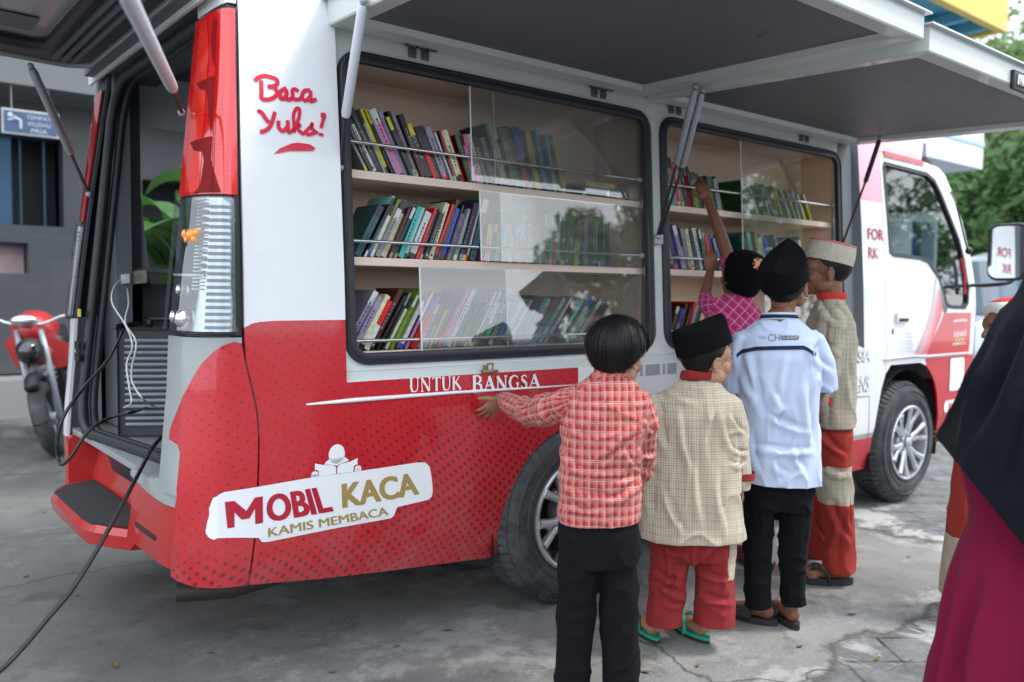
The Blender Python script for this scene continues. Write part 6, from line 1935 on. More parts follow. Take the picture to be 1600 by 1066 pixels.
torso(bm, [(1668, 960, 205, .24), (1668, 850, 205, .235), (1668, 760, 200, .225), (1668, 690, 187, .215), (1672, 640, 166, .20), (1678, 590, 152, .19), (1684, 540, 130, .175), (1690, 500, 113, .16), (1696, 460, 92, .14), (1702, 420, 84, .125), (1708, 370, 76, .125, .02), (1712, 320, 74, .122, .04), (1714, 280, 62, .10, .05), (1714, 258, 30, .05, .05)], D, 0, 48, 2.1)
me_cut_a, me_cut_b = A(1476, 700), A(1600, 853)
nrm = (me_cut_b - me_cut_a).cross(ray(1545, 775))
if nrm.z > 0: nrm = -nrm
garment('hijab', bm, M_HIJAB, b6, [(A(1668, 900), A(1710, 300), .22)], .009, 4, .014, (5.5, 5.5, 1.6), 81., [(me_cut_a, nrm)], amp2=.008, thick=.004, lines=[(1590, 480, 1520, 660, .02, 12), (1630, 500, 1560, 700, .02, 12), (1660, 560, 1600, 780, .02, 14), (1560, 560, 1500, 690, .015, 9), (1600, 620, 1560, 760, .015, 10)])
bm = bmesh.new()
R_ = []
for py, left, hd in ((640, 1545, .13), (700, 1520, .15), (740, 1508, .155), (790, 1520, .15), (830, 1519, .155), (858, 1505, .17), (900, 1496, .185), (947, 1487, .20), (1066, 1462, .225), (1200, 1430, .25), (1290, 1418, .26)):
    c_ = 1648; hw2 = c_ - left; ring = []
    for k in range(96):
        a = 2 * pi * k / 96
        pl = 1 + (.075 * sin(a * 14 + 1.3 * sin(a * 4)) + .035 * sin(a * 25 + 1 + sin(a * 3))) * min(1, max(0, (py - 850) / 120))
        c3 = A(c_, py); w = hw2 * D / FPX
        ring.append(c3 + RH * w * cos(a) * pl + FH * hd * sin(a) * pl)
    R_.append(ring)
loft(bm, R_)
me = evaluated(bm_mesh(bm), [('SUBSURF', dict(levels=1, render_levels=1))])
wrinkle(me, .013, (7, 7, 2.5), 91.)
obj('dress', me, M_MAGENTA, b6, smooth=True)

# ---------------------------------------------------------------- girl half hidden behind the woman
D = 3.3; A = lambda px, py, dd=0.: at(px, py, D + dd)
b7 = person('small girl in red and white hijab half hidden behind the woman', 1545, D)
F = facing(-96, -6, 0); s = .95
bm = bmesh.new(); hc = A(1574, 512, 0); nb = A(1577, 555, 0)
P = head(bm, hc, F, s, nb, .042)
torso(bm, [(1550, 800, 36, .07), (1555, 660, 38, .07), (1562, 590, 36, .06), (1576, 552, 18, .035)], D)
hL = A(1493, 664, -.02); limb(bm, [A(1535, 596), A(1508, 640), hL], [.032, .027, .018]); hand(bm, hL, -RH * .8 - ZU * .7, FH, .8, .5, .15, 1)
limb(bm, [A(1590, 600, .05), A(1600, 660, .1), A(1580, 700, .2)], [.032, .027, .018]); hand(bm, A(1580, 700, .2), FH, -RH, .8, .5)
for a in (1525, 1560):
    foot(bm, Vector((at(a, 700, D).x, at(a, 700, D).y, .012)) - FH * .04, FH - RH * .15, .8, A(a, 930)); limb(bm, [A(a, 930), A(a + 5, 800)], [.03, .05])
body = obj('body', remeshed(bm, .0042, 5), M_SKIN2, b7, smooth=True)
face_bits(body, P, F, s, (-1,))
bm = bmesh.new()
torso(bm, [(1541, 940, 66, .15), (1542, 880, 62, .14), (1545, 800, 56, .125), (1550, 740, 52, .115), (1554, 660, 50, .11), (1560, 600, 48, .10), (1568, 572, 34, .07)], D)
limb(bm, [A(1538, 598), A(1512, 636), A(1500, 656)], [.045, .04, .034])
garment('dress', bm, M_MAROONB, b7, [(A(1541, 940), A(1565, 580), .14), (A(1538, 598), A(1500, 656), .04)], .008, 5, .006, (9, 9, 5), 101., [(A(1541, 838), Vector((0, 0, -1)))])
bm = bmesh.new()
torso(bm, [(1541, 948, 67, .152), (1542, 880, 62.5, .141), (1543.5, 836, 59.5, .134)], D)
garment('skirt_band', bm, M_TAN, b7, [(A(1541, 940), A(1543, 838), .14)], .008, 4, .004, (9, 9, 5), 103., [(A(1541, 932), Vector((0, 0, -1)))])
bm = bmesh.new()
f_, r_, u_ = F
for z, w, l, sh in ((-.19, .10, .10, -.02), (-.14, .09, .095, -.02), (-.095, .078, .09, -.02)): pass
rings = []
for z, w, l, sh, op in ((-.23, .15, .13, -.02, 0), (-.17, .125, .115, -.015, 0), (-.115, .092, .105, -.005, 0), (-.085, .084, .098, 0, 1), (-.04, .084, .100, -.005, 1), (0, .087, .102, -.01, 1), (.04, .088, .104, -.014, 1), (.075, .083, .100, -.015, .4), (.105, .062, .075, -.018, 0), (.118, .02, .03, -.02, 0)):
    ring = []
    for i in range(48):
        a = 2 * pi * i / 48
        k = 1.0
        y = l * sin(a)
        if op and sin(a) > .55: y = min(y, l * (.55 + .45 * (1 - op)))
        ring.append(P(0, 0, 0) + r_ * w * cos(a) + f_ * (y + sh) + u_ * z)
    rings.append(ring)
loft(bm, rings)
for f in bm.faces:
    c_ = f.calc_center_median() - P(0, 0, 0)
    if c_.dot(f_) > .035 and c_.dot(u_) > -.12: f.material_index = 1
obj('hijab', bm, [M_REDHIJ, M_WHITECL], b7, smooth=True)
# ================================================================ GROUND
def ground_mat():
    t = NT('ground_concrete_and_pavers'); co = t.obj_co(); p = t.sep(co)
    n1 = t.noise(.8, 9, co, .66, .1); n2 = t.noise(7, 9, co, .72, .1); n3 = t.noise(90, 4, co, .6)
    conc = t.ramp(n1, [(.30, (.135, .134, .130)), (.5, (.235, .235, .23)), (.70, (.335, .335, .325))])
    conc = t.mix(t.math('MULTIPLY', t.ramp(n2, [(.45, 0.), (.72, 1.)]), .5), conc, (.115, .113, .108))
    conc = t.mix(t.ramp(n3, [(.52, 0.), (.75, .6)]), conc, (.06, .06, .058)); conc = t.mix(t.ramp(t.noise(240, 2, co), [(.62, 0.), (.75, .6)]), conc, (.42, .42, .40))
    # oil stains under and behind the van
    st = t.noise(1.5, 9, co, .7, .25)
    conc = t.mix(t.ramp(st, [(.56, 0.), (.66, .8)]), conc, (.06, .057, .05))
    # pale scoured cement patches and dark damp marks
    conc = t.mix(t.math('MULTIPLY', t.ramp(t.noise(1.9, 10, co, .74, .3), [(.53, 0.), (.60, 1.)]), .55), conc, (.43, .435, .425))
    conc = t.mix(t.math('MULTIPLY', t.ramp(t.noise(2.7, 10, co, .76, .4), [(.55, 0.), (.63, 1.)]), .6), conc, (.085, .085, .075))
    # shade at the rear of the van, painted into the slab as a darker tone
    rear_shade = t.new('ShaderNodeMapRange'); rear_shade.clamp = True
    t.l.new(t.math('ADD', t.math('SUBTRACT', p[0], t.math('MULTIPLY', t.math('SUBTRACT', p[1], 2.5), .35)), t.math('MULTIPLY', t.math('SUBTRACT', t.noise(1.3, 9, co, .7), .5), 3.2)), rear_shade.inputs[0])
    rear_shade.inputs[1].default_value = 1.9; rear_shade.inputs[2].default_value = .5; rear_shade.inputs[3].default_value = 0; rear_shade.inputs[4].default_value = .62
    conc = t.mix(rear_shade.outputs[0], conc, (.075, .075, .072))
    # cracks
    def crack(scale, w, wob):
        vn = t.new('ShaderNodeTexVoronoi', feature='DISTANCE_TO_EDGE'); vn.inputs['Scale'].default_value = scale
        mv = t.new('ShaderNodeVectorMath', operation='MULTIPLY_ADD')
        nz = t.new('ShaderNodeTexNoise'); nz.inputs['Scale'].default_value = 3; nz.inputs['Detail'].default_value = 6
        t.l.new(co, nz.inputs['Vector']); t.l.new(nz.outputs['Color'], mv.inputs[0]); mv.inputs[1].default_value = (wob, wob, wob); t.l.new(co, mv.inputs[2])
        t.l.new(mv.outputs[0], vn.inputs['Vector'])
        return t.ramp(vn.outputs['Distance'], [(0, 1.), (w, 0.)])
    cr = crack(.42, .006, .5)
    conc = t.mix(t.math('MULTIPLY', cr, .8), conc, (.045, .045, .04))
    # block pavers
    rot = t.new('ShaderNodeMapping'); rot.inputs['Rotation'].default_value = (0, 0, radians(38)); t.l.new(co, rot.inputs['Vector'])
    br = t.new('ShaderNodeTexBrick'); t.l.new(rot.outputs[0], br.inputs['Vector'])
    br.inputs['Scale'].default_value = 1; br.inputs['Brick Width'].default_value = .40; br.inputs['Row Height'].default_value = .2; br.inputs['Mortar Size'].default_value = .008; br.inputs['Mortar Smooth'].default_value = .3
    br.inputs['Color1'].default_value = (.085, .09, .095, 1); br.inputs['Color2'].default_value = (.15, .155, .165, 1); br.inputs['Mortar'].default_value = (.03, .03, .028, 1)
    pav = t.mix(t.math('MULTIPLY', t.ramp(n2, [(.4, 0.), (.7, 1.)]), .6), br.outputs['Color'], (.30, .31, .32))
    pav = t.mix(t.ramp(n3, [(.5, 0.), (.8, .4)]), pav, (.06, .06, .055))
    # slab strip along the van; broken ragged edge, pavers nearer the street and beyond the front wheel
    wob = t.math('MULTIPLY', t.math('SUBTRACT', t.noise(1.7, 7, co, .62), .5), .55)
    side = t.math('ADD', t.math('MAXIMUM', t.math('SUBTRACT', 1.50, p[1]), t.math('MULTIPLY', t.math('SUBTRACT', p[0], 4.30), .7)), t.math('ADD', wob, .5))
    mk = t.ramp(side, [(.49, 0.), (.52, 1.)])
    edge = t.ramp(t.math('ABSOLUTE', t.math('SUBTRACT', side, .50)), [(0, 1.), (.030, 0.)])
    # patches of cement smeared over the pavers near the slab
    cem = t.math('MULTIPLY', t.ramp(t.noise(2.6, 8, co, .68, .8), [(.50, 0.), (.56, 1.)]), t.ramp(side, [(.52, 1.), (.95, 1.), (1.0, 0.)]))
    farm = t.new('ShaderNodeMapRange'); farm.clamp = True; t.l.new(side, farm.inputs[0]); farm.inputs[1].default_value = .75; farm.inputs[2].default_value = 1.2; farm.inputs[3].default_value = 1; farm.inputs[4].default_value = 0
    cem = t.math('MULTIPLY', cem, farm.outputs[0])
    pav = t.mix(cem, pav, t.mix(n1, (.26, .27, .27), (.50, .50, .49)))
    c = t.mix(mk, conc, pav); c = t.mix(t.math('MULTIPLY', edge, .8), c, (.05, .05, .045))
    t.set(col=c, rough=t.math('MULTIPLY_ADD', n2, -.35, .95), spec=.35)
    h = t.math('ADD', t.math('MULTIPLY', n3, .25), t.math('MULTIPLY', t.math('MULTIPLY', br.outputs['Fac'], mk), -1.2))
    h = t.math('ADD', t.math('ADD', h, t.math('MULTIPLY', n2, .6)), t.math('MULTIPLY', cr, -.8))
    t.bump(h, .45, .012)
    return t.m
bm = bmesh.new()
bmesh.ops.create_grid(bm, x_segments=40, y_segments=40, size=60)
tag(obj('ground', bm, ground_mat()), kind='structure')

rng = random.Random(12)
M_DRY = mat('dry_leaf', (.16, .10, .045), .8, var=.3, scale=60)
lp0 = [(70, 800), (120, 930), (40, 900), (330, 1020), (265, 868), (620, 1010), (1090, 1040), (1330, 960), (1420, 870), (1010, 1050), (520, 1050), (1250, 1010), (700, 985), (180, 1040), (1370, 1030)]
leaf0 = None
for k, (px, py) in enumerate(lp0):
    p = at_z(px, py, .004); s_ = rng.uniform(.012, .024)
    if leaf0 is None:
        bm = bmesh.new()
        loft(bm, [[Vector((x, -w, .25 * abs(w) + .25 * x * x)), Vector((x, 0, .2 * x * x)), Vector((x, w, .3 * abs(w) + .2 * x * x))] for x, w in ((-1, .03), (-.6, .3), (-.1, .45), (.4, .34), (1, .02))], closed=False, cap=False)
        leaf0 = obj('dry_leaf', bm, M_DRY, None, smooth=True); o = leaf0
    else:
        o = leaf0.copy(); COL.objects.link(o)
    o.location = p; o.scale = (s_, s_, s_); o.rotation_euler = (rng.uniform(-.2, .2), rng.uniform(-.2, .2), rng.uniform(0, 6.3))
    tag(o, 'small dry brown leaf lying on the concrete ground', 'leaf', 'dry leaves on the ground')

# ================================================================ BUILDINGS
def tile_mat(name, c1, c2, w=.25, h=.25):
    t = NT(name); co = t.obj_co(); p = t.sep(co)
    cm = t.new('ShaderNodeCombineXYZ'); t.l.new(p[0], cm.inputs[0]); t.l.new(p[2], cm.inputs[1])
    br = t.new('ShaderNodeTexBrick'); br.offset = 0; t.l.new(cm.outputs[0], br.inputs['Vector'])
    br.inputs['Scale'].default_value = 1; br.inputs['Brick Width'].default_value = w; br.inputs['Row Height'].default_value = h; br.inputs['Mortar Size'].default_value = .004
    br.inputs['Color1'].default_value = (*c1, 1); br.inputs['Color2'].default_value = (*c2, 1); br.inputs['Mortar'].default_value = (.12, .12, .12, 1)
    t.set(col=t.mix(t.noise(3, 6, co), br.outputs['Color'], tuple(v * .8 for v in c1)), rough=.4); return t.m
M_TILE = tile_mat('pale_wall_tiles', (.070, .076, .088), (.085, .09, .10))
M_PLASTER = mat('grey_plaster', (.14, .15, .16), .85, var=.12, scale=2, dirt=((.12, .12, .12), 3, .6, .8))
M_PLASTERL = mat('pale_plaster', (.62, .66, .70), .8, var=.06, scale=2)
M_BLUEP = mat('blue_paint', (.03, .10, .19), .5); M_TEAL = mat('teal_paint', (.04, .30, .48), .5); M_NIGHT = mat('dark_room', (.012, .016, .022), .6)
M_WHITEW = mat('white_wall', (.78, .82, .86), .8, var=.05, scale=1.5); M_YELLOW = mat('yellow_fascia', (.72, .50, .12), .6); M_ROOFB = mat('blue_roof_sheet', (.10, .36, .50), .5)
Y0 = 9.6
wash = thing('washroom_building', 'low grey tiled washroom building with blue trimmed openings behind the van', 'building', (2.0, Y0, 0))
bm = bmesh.new()
X0, X1 = -6, 7.5
# ground wall with a wide dark opening and a small window
hol = [[(.2, 1.85), (1.85, 1.85), (1.85, 2.72), (.2, 2.72)], [(.9, 1.38), (1.53, 1.38), (1.53, 1.68), (.9, 1.68)], [(2.6, .45), (3.4, .45), (3.4, 2.4), (2.6, 2.4)], [(4.3, 1.2), (5.6, 1.2), (5.6, 2.3), (4.3, 2.3)], [(-3.5, 1.2), (-2, 1.2), (-2, 2.3), (-3.5, 2.3)]]
b = fill2d([(X0, .4), (X1, .4), (X1, 3.05), (X0, 3.05)], hol)
for v in b.verts: v.co = Vector((v.co.x, Y0, v.co.y))
me = evaluated(bm_mesh(b), [('SOLIDIFY', dict(thickness=.15, offset=1))])
obj('wall', me, M_TILE, wash)
bm = bmesh.new(); box(bm, (X0, Y0 - .9, 3.05), (X1, Y0 + 4, 3.95)); box(bm, (X0, Y0 + 4, 0), (X1, Y0 + 4.15, 3.05)); box(bm, (X0, Y0, 0), (X0 + .15, Y0 + 4, 3.05)); box(bm, (X1 - .15, Y0, 0), (X1, Y0 + 4, 3.05))
obj('fascia', bm, M_PLASTER, wash)
bm = bmesh.new(); box(bm, (X0, Y0 - .98, 3.95), (X1, Y0 + 4.2, 4.05)); obj('roof', bm, M_PLASTERL, wash)
bm = bmesh.new(); box(bm, (X0, Y0 - .55, 0), (X1, Y0 + .2, .38), bev=.01); obj('step', bm, mat('step_concrete', (.24, .245, .25), .8, var=.12, scale=3), wash)
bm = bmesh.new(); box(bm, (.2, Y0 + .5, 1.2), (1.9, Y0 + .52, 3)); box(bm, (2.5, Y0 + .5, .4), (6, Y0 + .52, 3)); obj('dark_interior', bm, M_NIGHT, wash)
bm = bmesh.new()
box(bm, (-.2, Y0 - .02, 1.66), (2.2, Y0 + .1, 1.86)); box(bm, (1.3, Y0 - .01, 1.86), (1.42, Y0 + .1, 2.72)); box(bm, (1.86, Y0 - .02, 1.86), (1.96, Y0 + .1, 2.8)); box(bm, (.1, Y0 - .02, 2.72), (2.0, Y0 + .1, 2.8))
obj('window_frame', bm, M_BLUEP, wash)
bm = bmesh.new(); box(bm, (.9, Y0 + .1, 1.38), (1.53, Y0 + .12, 1.68)); obj('poster', bm, mat('pale_poster', (.5, .35, .38), .5, var=.4, scale=3), wash)
bm = bmesh.new(); tube(bm, [(2.15, Y0 - .06, .38), (2.15, Y0 - .06, 3.05)], .035, 10); tube(bm, [(-.05, Y0 - .05, .4), (-.05, Y0 - .05, 3.05)], .03, 10); obj('drain_pipe', bm, mat('pvc_grey', (.22, .23, .24), .5), wash, smooth=True)
bm = bmesh.new(); tube(bm, smooth_path([(-3, Y0 - .03, 2.95), (0, Y0 - .03, 2.88), (1.2, Y0 - .03, 2.9), (2.6, Y0 - .03, 2.86)], 5), .008, 6); obj('wiring', bm, M_BLACK, wash)
bm = bmesh.new()
for k in range(8): box(bm, (.24 + k * .21, Y0 + .05, 1.86), (.255 + k * .21, Y0 + .065, 2.72))
obj('window_bars', bm, M_BLUEP, wash)
# hanging sign
def sgn():
    a, b_, c_, d_ = at_y(2, 166, 8.75), at_y(92, 184, 8.75), at_y(93, 219, 8.75), at_y(1, 209, 8.75)
    w = b_.x - a.x; zc = (a.z + d_.z) / 2; h = (a.z - d_.z) / 2 * .92
    o = thing('hanging_sign', 'blue framed sign reading TEMPAT WUDHU PRIA hanging from the fascia', 'sign', ((a.x + b_.x) / 2, 8.75, zc - h))
    x0, x1 = a.x, b_.x
    bm = bmesh.new(); box(bm, (x0, 8.745, zc - h), (x1, 8.775, zc + h), 0, .004); obj('sign_frame', bm, mat('sign_frame_grey', (.45, .45, .46), .5), o)
    bm = bmesh.new(); box(bm, (x0 + .015, 8.738, zc - h + .018), (x1 - .015, 8.744, zc + h - .018)); obj('sign_panel', bm, mat('sign_blue', (.04, .075, .16), .5), o)
    MT = mat('sign_white', (.42, .46, .52), .5)
    for i, s_ in enumerate(('TEMPAT', 'WUDHU', 'PRIA')):
        zt_ = zc + h * .62 - i * h * .52
        wd = (.20, .19, .13)[i]
        xm = x0 + (x1 - x0) * .64
        b = fit2d(text_bm(s_, 1), [(xm - wd * .5, zt_ - h * .34), (xm + wd * .5, zt_ - h * .34), (xm + wd * .5, zt_), (xm - wd * .5, zt_)])
        for v in b.verts: v.co = Vector((v.co.x, 8.736, v.co.y))
        obj('lettering', b, MT, o)
    bm = bmesh.new(); cx = x0 + (x1 - x0) * .24
    tube(bm, [(cx + .035, 8.736, zc - h * .55), (cx + .035, 8.736, zc + h * .1), (cx - .02, 8.736, zc + h * .35)], .013, 6); ball(bm, (cx - .045, 8.736, zc + h * .48), (.022, 0, 0), (0, .004, 0), (0, 0, .022), 10, 8)
    tube(bm, [(cx - .01, 8.736, zc + h * .2), (cx - .065, 8.736, zc + h * .05)], .009, 6)
    obj('pictogram', bm, MT, o)
    bm = bmesh.new()
    for x in (x0 + .08, x1 - .08): tube(bm, [(x, 8.76, zc + h), (x, 8.76, 3.1)], .004, 6)
    obj('hanger', bm, M_GREYSTEEL, o)
sgn()

# two-storey building to the right with a balcony and a blue roof
RB = thing('school_building', 'white two storey building with blue roof, yellow fascia and overhanging balcony', 'building', (11, 6.2, 0))
YB0 = 6.1
hol = [[(12.2, .1), (12.9, .1), (12.9, 2.35), (12.2, 2.35)], [(9.2, 1.0), (11.2, 1.0), (11.2, 2.2), (9.2, 2.2)], [(8.5, 4.3), (10, 4.3), (10, 5.4), (8.5, 5.4)], [(11, 3.4), (12, 3.4), (12, 5.5), (11, 5.5)]]
b = fill2d([(8, 0), (13.0, 0), (13.0, 6.2), (8, 6.2)], hol)
for v in b.verts: v.co = Vector((v.co.x, YB0, v.co.y))
obj('wall', evaluated(bm_mesh(b), [('SOLIDIFY', dict(thickness=.2, offset=1))]), M_WHITEW, RB)
bm = bmesh.new(); box(bm, (8, YB0 + .2, 0), (8.2, 7.6, 6.2)); box(bm, (12.8, YB0 + .2, 0), (13, 7.6, 6.2)); box(bm, (8.2, 7.4, 0), (12.8, 7.6, 6.2)); obj('wall', bm, M_WHITEW, RB)
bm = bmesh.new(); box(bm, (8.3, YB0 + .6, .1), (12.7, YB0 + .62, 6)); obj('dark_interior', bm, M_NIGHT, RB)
bm = bmesh.new(); box(bm, (12.22, YB0 + .06, .1), (12.75, YB0 + .1, 2.3)); d_ = obj('door', bm, M_TEAL, RB)
bm = bmesh.new(); box(bm, (12.75, YB0 + .04, .1), (12.9, YB0 + .1, 2.35)); box(bm, (12.1, YB0 - .03, .1), (12.22, YB0 + .1, 2.4)); obj('door_frame', bm, mat('deep_blue_paint', (.02, .10, .35), .5), RB)
for x0, x1, z0, z1 in ((9.2, 11.2, 1.0, 2.2), (8.5, 10, 4.3, 5.4)):
    bm = bmesh.new(); box(bm, (x0, YB0 + .08, z0), (x1, YB0 + .1, z1)); wdo = obj('window', bm, M_TINT, RB)
    bm = bmesh.new(); n_ = 3
    for k in range(n_ + 1): x = x0 + (x1 - x0) * k / n_; box(bm, (x - .03, YB0 + .03, z0), (x + .03, YB0 + .07, z1))
    box(bm, (x0, YB0 + .035, z1 - .06), (x1, YB0 + .065, z1)); obj('frame', bm, M_TEAL, wdo)
e = at_y(1535, 265, 5.0); bx1 = e.x; bz0 = e.z
top_ = at_y(1533, 200, 5.0).z
bm = bmesh.new(); box(bm, (8, 5.0, bz0), (bx1, YB0, bz0 + .14)); obj('balcony_slab', bm, M_PLASTERL, RB)
bm = bmesh.new(); box(bm, (8, 5.0, bz0 + .14), (bx1, 5.1, top_ + .05)); box(bm, (bx1 - .1, 5.1, bz0 + .14), (bx1, YB0, top_ + .05)); box(bm, (8, 4.985, bz0 + .30), (bx1 + .01, 5.0, bz0 + .36), 1)
bpal = obj('balcony_wall', bm, [M_WHITEW, mat('pale_blue_band', (.45, .62, .80), .7)], RB)
fa = at_y(1480, 2, 4.4); fb = at_y(1574, 48, 4.4)
rz = fb.z
bm = bmesh.new(); box(bm, (7, 4.4, rz - .02), (fb.x, 4.5, rz + .42)); box(bm, (fb.x - .1, 4.5, rz - .02), (fb.x, 7.6, rz + .42)); obj('fascia', bm, M_YELLOW, RB)
bm = bmesh.new(); box(bm, (7, 4.5, rz + .12), (fb.x - .1, 7.6, rz + .2))
for k in range(60): x = 7.1 + k * (fb.x - 7.3) / 59; box(bm, (x, 4.5, rz + .09), (x + .05, 7.6, rz + .119))
obj('roof', bm, M_ROOFB, RB)
bm = bmesh.new()
for x in (9, 10.4, fb.x - .4): box(bm, (x - .05, 5.05, top_), (x + .05, 5.15, rz + .1)); box(bm, (x - .04, 4.5, rz - .05), (x + .04, 7.5, rz + .06))
for y in (4.9, 5.6, 6.3): box(bm, (7, y, rz + .0), (fb.x - .1, y + .08, rz + .09))
obj('post', bm, M_ROOFB, RB)

# ================================================================ TREES
def leaf_mat(name, c1, c2):
    t = NT(name); a = t.new('ShaderNodeAttribute'); a.attribute_name = 'leaf'
    oi = t.noise(1.2, 3, t.obj_co())
    c = t.mix(a.outputs['Fac'], c1, c2); c = t.mix(t.math('MULTIPLY', oi, .35), c, tuple(v * .6 for v in c1))
    t.set(col=c, rough=.5, spec=.3)
    tr = t.new('ShaderNodeBsdfTranslucent'); t.l.new(c, tr.inputs[0])
    mx = t.new('ShaderNodeMixShader'); mx.inputs[0].default_value = .3
    t.l.new(t.b.outputs[0], mx.inputs[1]); t.l.new(tr.outputs[0], mx.inputs[2]); t.l.new(mx.outputs[0], t.n['Material Output'].inputs['Surface'])
    return t.m
M_LEAF = [leaf_mat('leaf_green', (.08, .16, .05), (.20, .31, .11)), leaf_mat('leaf_dark', (.06, .14, .05), (.17, .29, .10)), leaf_mat('leaf_light', (.12, .20, .07), (.27, .38, .15))]
M_BARK = mat('bark', (.11, .085, .065), .9, var=.3, scale=8, bump=.6, bscale=30)
def tree(label, x, y, h, cr, mi=0, seed=0, leaves=5200, lsz=.11, trunk=.16, low=.28, squash=.85):
    rng = random.Random(seed)
    o = thing('tree', label, 'tree', (x, y, 0), 'trees round the yard')
    bm = bmesh.new()
    b = Vector((x, y, 0)); top = b + Vector((rng.uniform(-.3, .3), rng.uniform(-.3, .3), h * .8))
    tube(bm, [b - ZU * .1, b + ZU * h * .2 + Vector((.05, .04, 0)), b.lerp(top, .5), top], [trunk * 1.3, trunk, trunk * .7, trunk * .2], 10)
    cl = []
    cz = h * (low + 1) / 2
    for k in range(16):
        a = rng.uniform(0, 2 * pi); t_ = rng.uniform(.25, .8)
        p0 = b.lerp(top, t_)
        e = Vector((x + cos(a) * cr * rng.uniform(.4, .85), y + sin(a) * cr * rng.uniform(.4, .85), h * rng.uniform(low + .08, .93)))
        tube(bm, [p0, p0.lerp(e, .5) + ZU * .15, e], [trunk * .4, trunk * .25, trunk * .06], 6)
        cl.append((e, rng.uniform(.3, .55) * cr))
    obj('trunk', bm, M_BARK, o, smooth=True)
    for k in range(26):
        a = rng.uniform(0, 2 * pi); u = rng.uniform(-1, 1); r_ = rng.uniform(.45, 1.0)
        cl.append((Vector((x + cos(a) * cr * r_ * sqrt(1 - u * u), y + sin(a) * cr * r_ * sqrt(1 - u * u), cz + u * (h - low * h) * .47 * r_)), rng.uniform(.16, .34) * cr))
    verts = []; faces = []; vals = []
    for i in range(leaves):
        c, r_ = rng.choice(cl)
        d = Vector((rng.gauss(0, 1), rng.gauss(0, 1), rng.gauss(0, 1) * squash)).normalized() * r_ * rng.uniform(.35, 1.08) ** .6
        p = c + d
        nrm = (d.normalized() + Vector((rng.uniform(-.8, .8), rng.uniform(-.8, .8), rng.uniform(-.2, 1.1)))).normalized()
        t1, t2 = frame_of(nrm); an = rng.uniform(0, 2 * pi)
        ax = t1 * cos(an) + t2 * sin(an); ay = nrm.cross(ax)
        s_ = lsz * rng.uniform(.6, 1.5)
        i0 = len(verts)
        verts += [p - ax * s_, p + ay * s_ * .42 + nrm * s_ * .1, p + ax * s_ - nrm * s_ * .25, p - ay * s_ * .42 + nrm * s_ * .1]
        faces.append((i0, i0 + 1, i0 + 2, i0 + 3)); vals += [rng.random()] * 4
    me = bpy.data.meshes.new('crown'); me.from_pydata(verts, [], faces)
    at_ = me.attributes.new('leaf', 'FLOAT', 'POINT'); at_.data.foreach_set('value', vals)
    obj('crown', me, M_LEAF[mi], o)
    return o
def spot(px, d): p = at(px, 533, d); return p.x, p.y
for i, (px, d, h, cr, mi, lab) in enumerate(((1500, 21, 6.0, 2.4, 0, 'mid green tree right of the balcony, its crown touching the building'), (1575, 17, 4.6, 2.0, 1, 'dark dense tree behind the door mirror'),
        (1660, 20, 8.2, 3.0, 2, 'tall pale green tree at the right edge of the yard'), (1560, 27, 10.5, 3.6, 2, 'tallest pale tree far behind the yellow roof edge'), (1740, 16, 5.0, 2.4, 0, 'bushy tree beyond the right end of the car'))):
    x, y = spot(px, d); tree(lab, x, y, h, cr, mi, 40 + i, 6500, .13, .16, .12)
for i, (x, y, h, cr, mi, lab) in enumerate(((3.0, -12.5, 7, 2.8, 0, 'tree across the yard facing the rear wheel'), (16.4, -10.5, 5.6, 2.1, 2, 'tree across the yard, left of the tall pale one'), (20.5, -9.5, 8.5, 3.2, 2, 'tall pale tree across the yard facing the cab'), (26, -9.0, 7.5, 3.4, 1, 'dark tree across the yard at its far end'))):
    tree(lab, x, y, h, cr, mi, 70 + i, 4200, .15)
fen = thing('boundary_wall', 'low olive brown boundary wall across the yard behind the photographer', 'wall', (10, -13, 0))
bm = bmesh.new(); box(bm, (-8, -13.1, 0), (32, -12.9, 1.7)); obj('wall', bm, mat('olive_wall', (.24, .22, .15), .8, var=.25, scale=1.5), fen)
bm = bmesh.new(); box(bm, (-8, -13.14, 1.7), (32, -12.86, 1.8)); obj('coping', bm, M_PLASTERL, fen)
# hedge along the yard's right end
hx0, hy0 = spot(1440, 19); hx1, hy1 = spot(1760, 15)
rng = random.Random(5); verts = []; faces = []; vals = []
for i in range(9000):
    t_ = rng.random(); z = rng.uniform(.1, 2.3) * (1 - .15 * rng.random()); q = rng.uniform(-.8, .8)
    p = Vector((hx0 + (hx1 - hx0) * t_ + q * .6, hy0 + (hy1 - hy0) * t_ + q * .6, z * (1 + .25 * noise.noise((t_ * 9, 0, 0)))))
    nrm = Vector((rng.uniform(-1, 1) - .4, rng.uniform(-1, 1) - .4, rng.uniform(-.2, 1))).normalized(); t1, t2 = frame_of(nrm); s_ = rng.uniform(.05, .13)
    i0 = len(verts); verts += [p - t1 * s_, p + t2 * s_ * .5, p + t1 * s_, p - t2 * s_ * .5]; faces.append((i0, i0 + 1, i0 + 2, i0 + 3)); vals += [rng.random()] * 4
me = bpy.data.meshes.new('hedge'); me.from_pydata(verts, [], faces); a_ = me.attributes.new('leaf', 'FLOAT', 'POINT'); a_.data.foreach_set('value', vals)
tag(obj('hedge', me, M_LEAF[0]), 'green hedge running behind the parked car at the yard end', 'hedge')
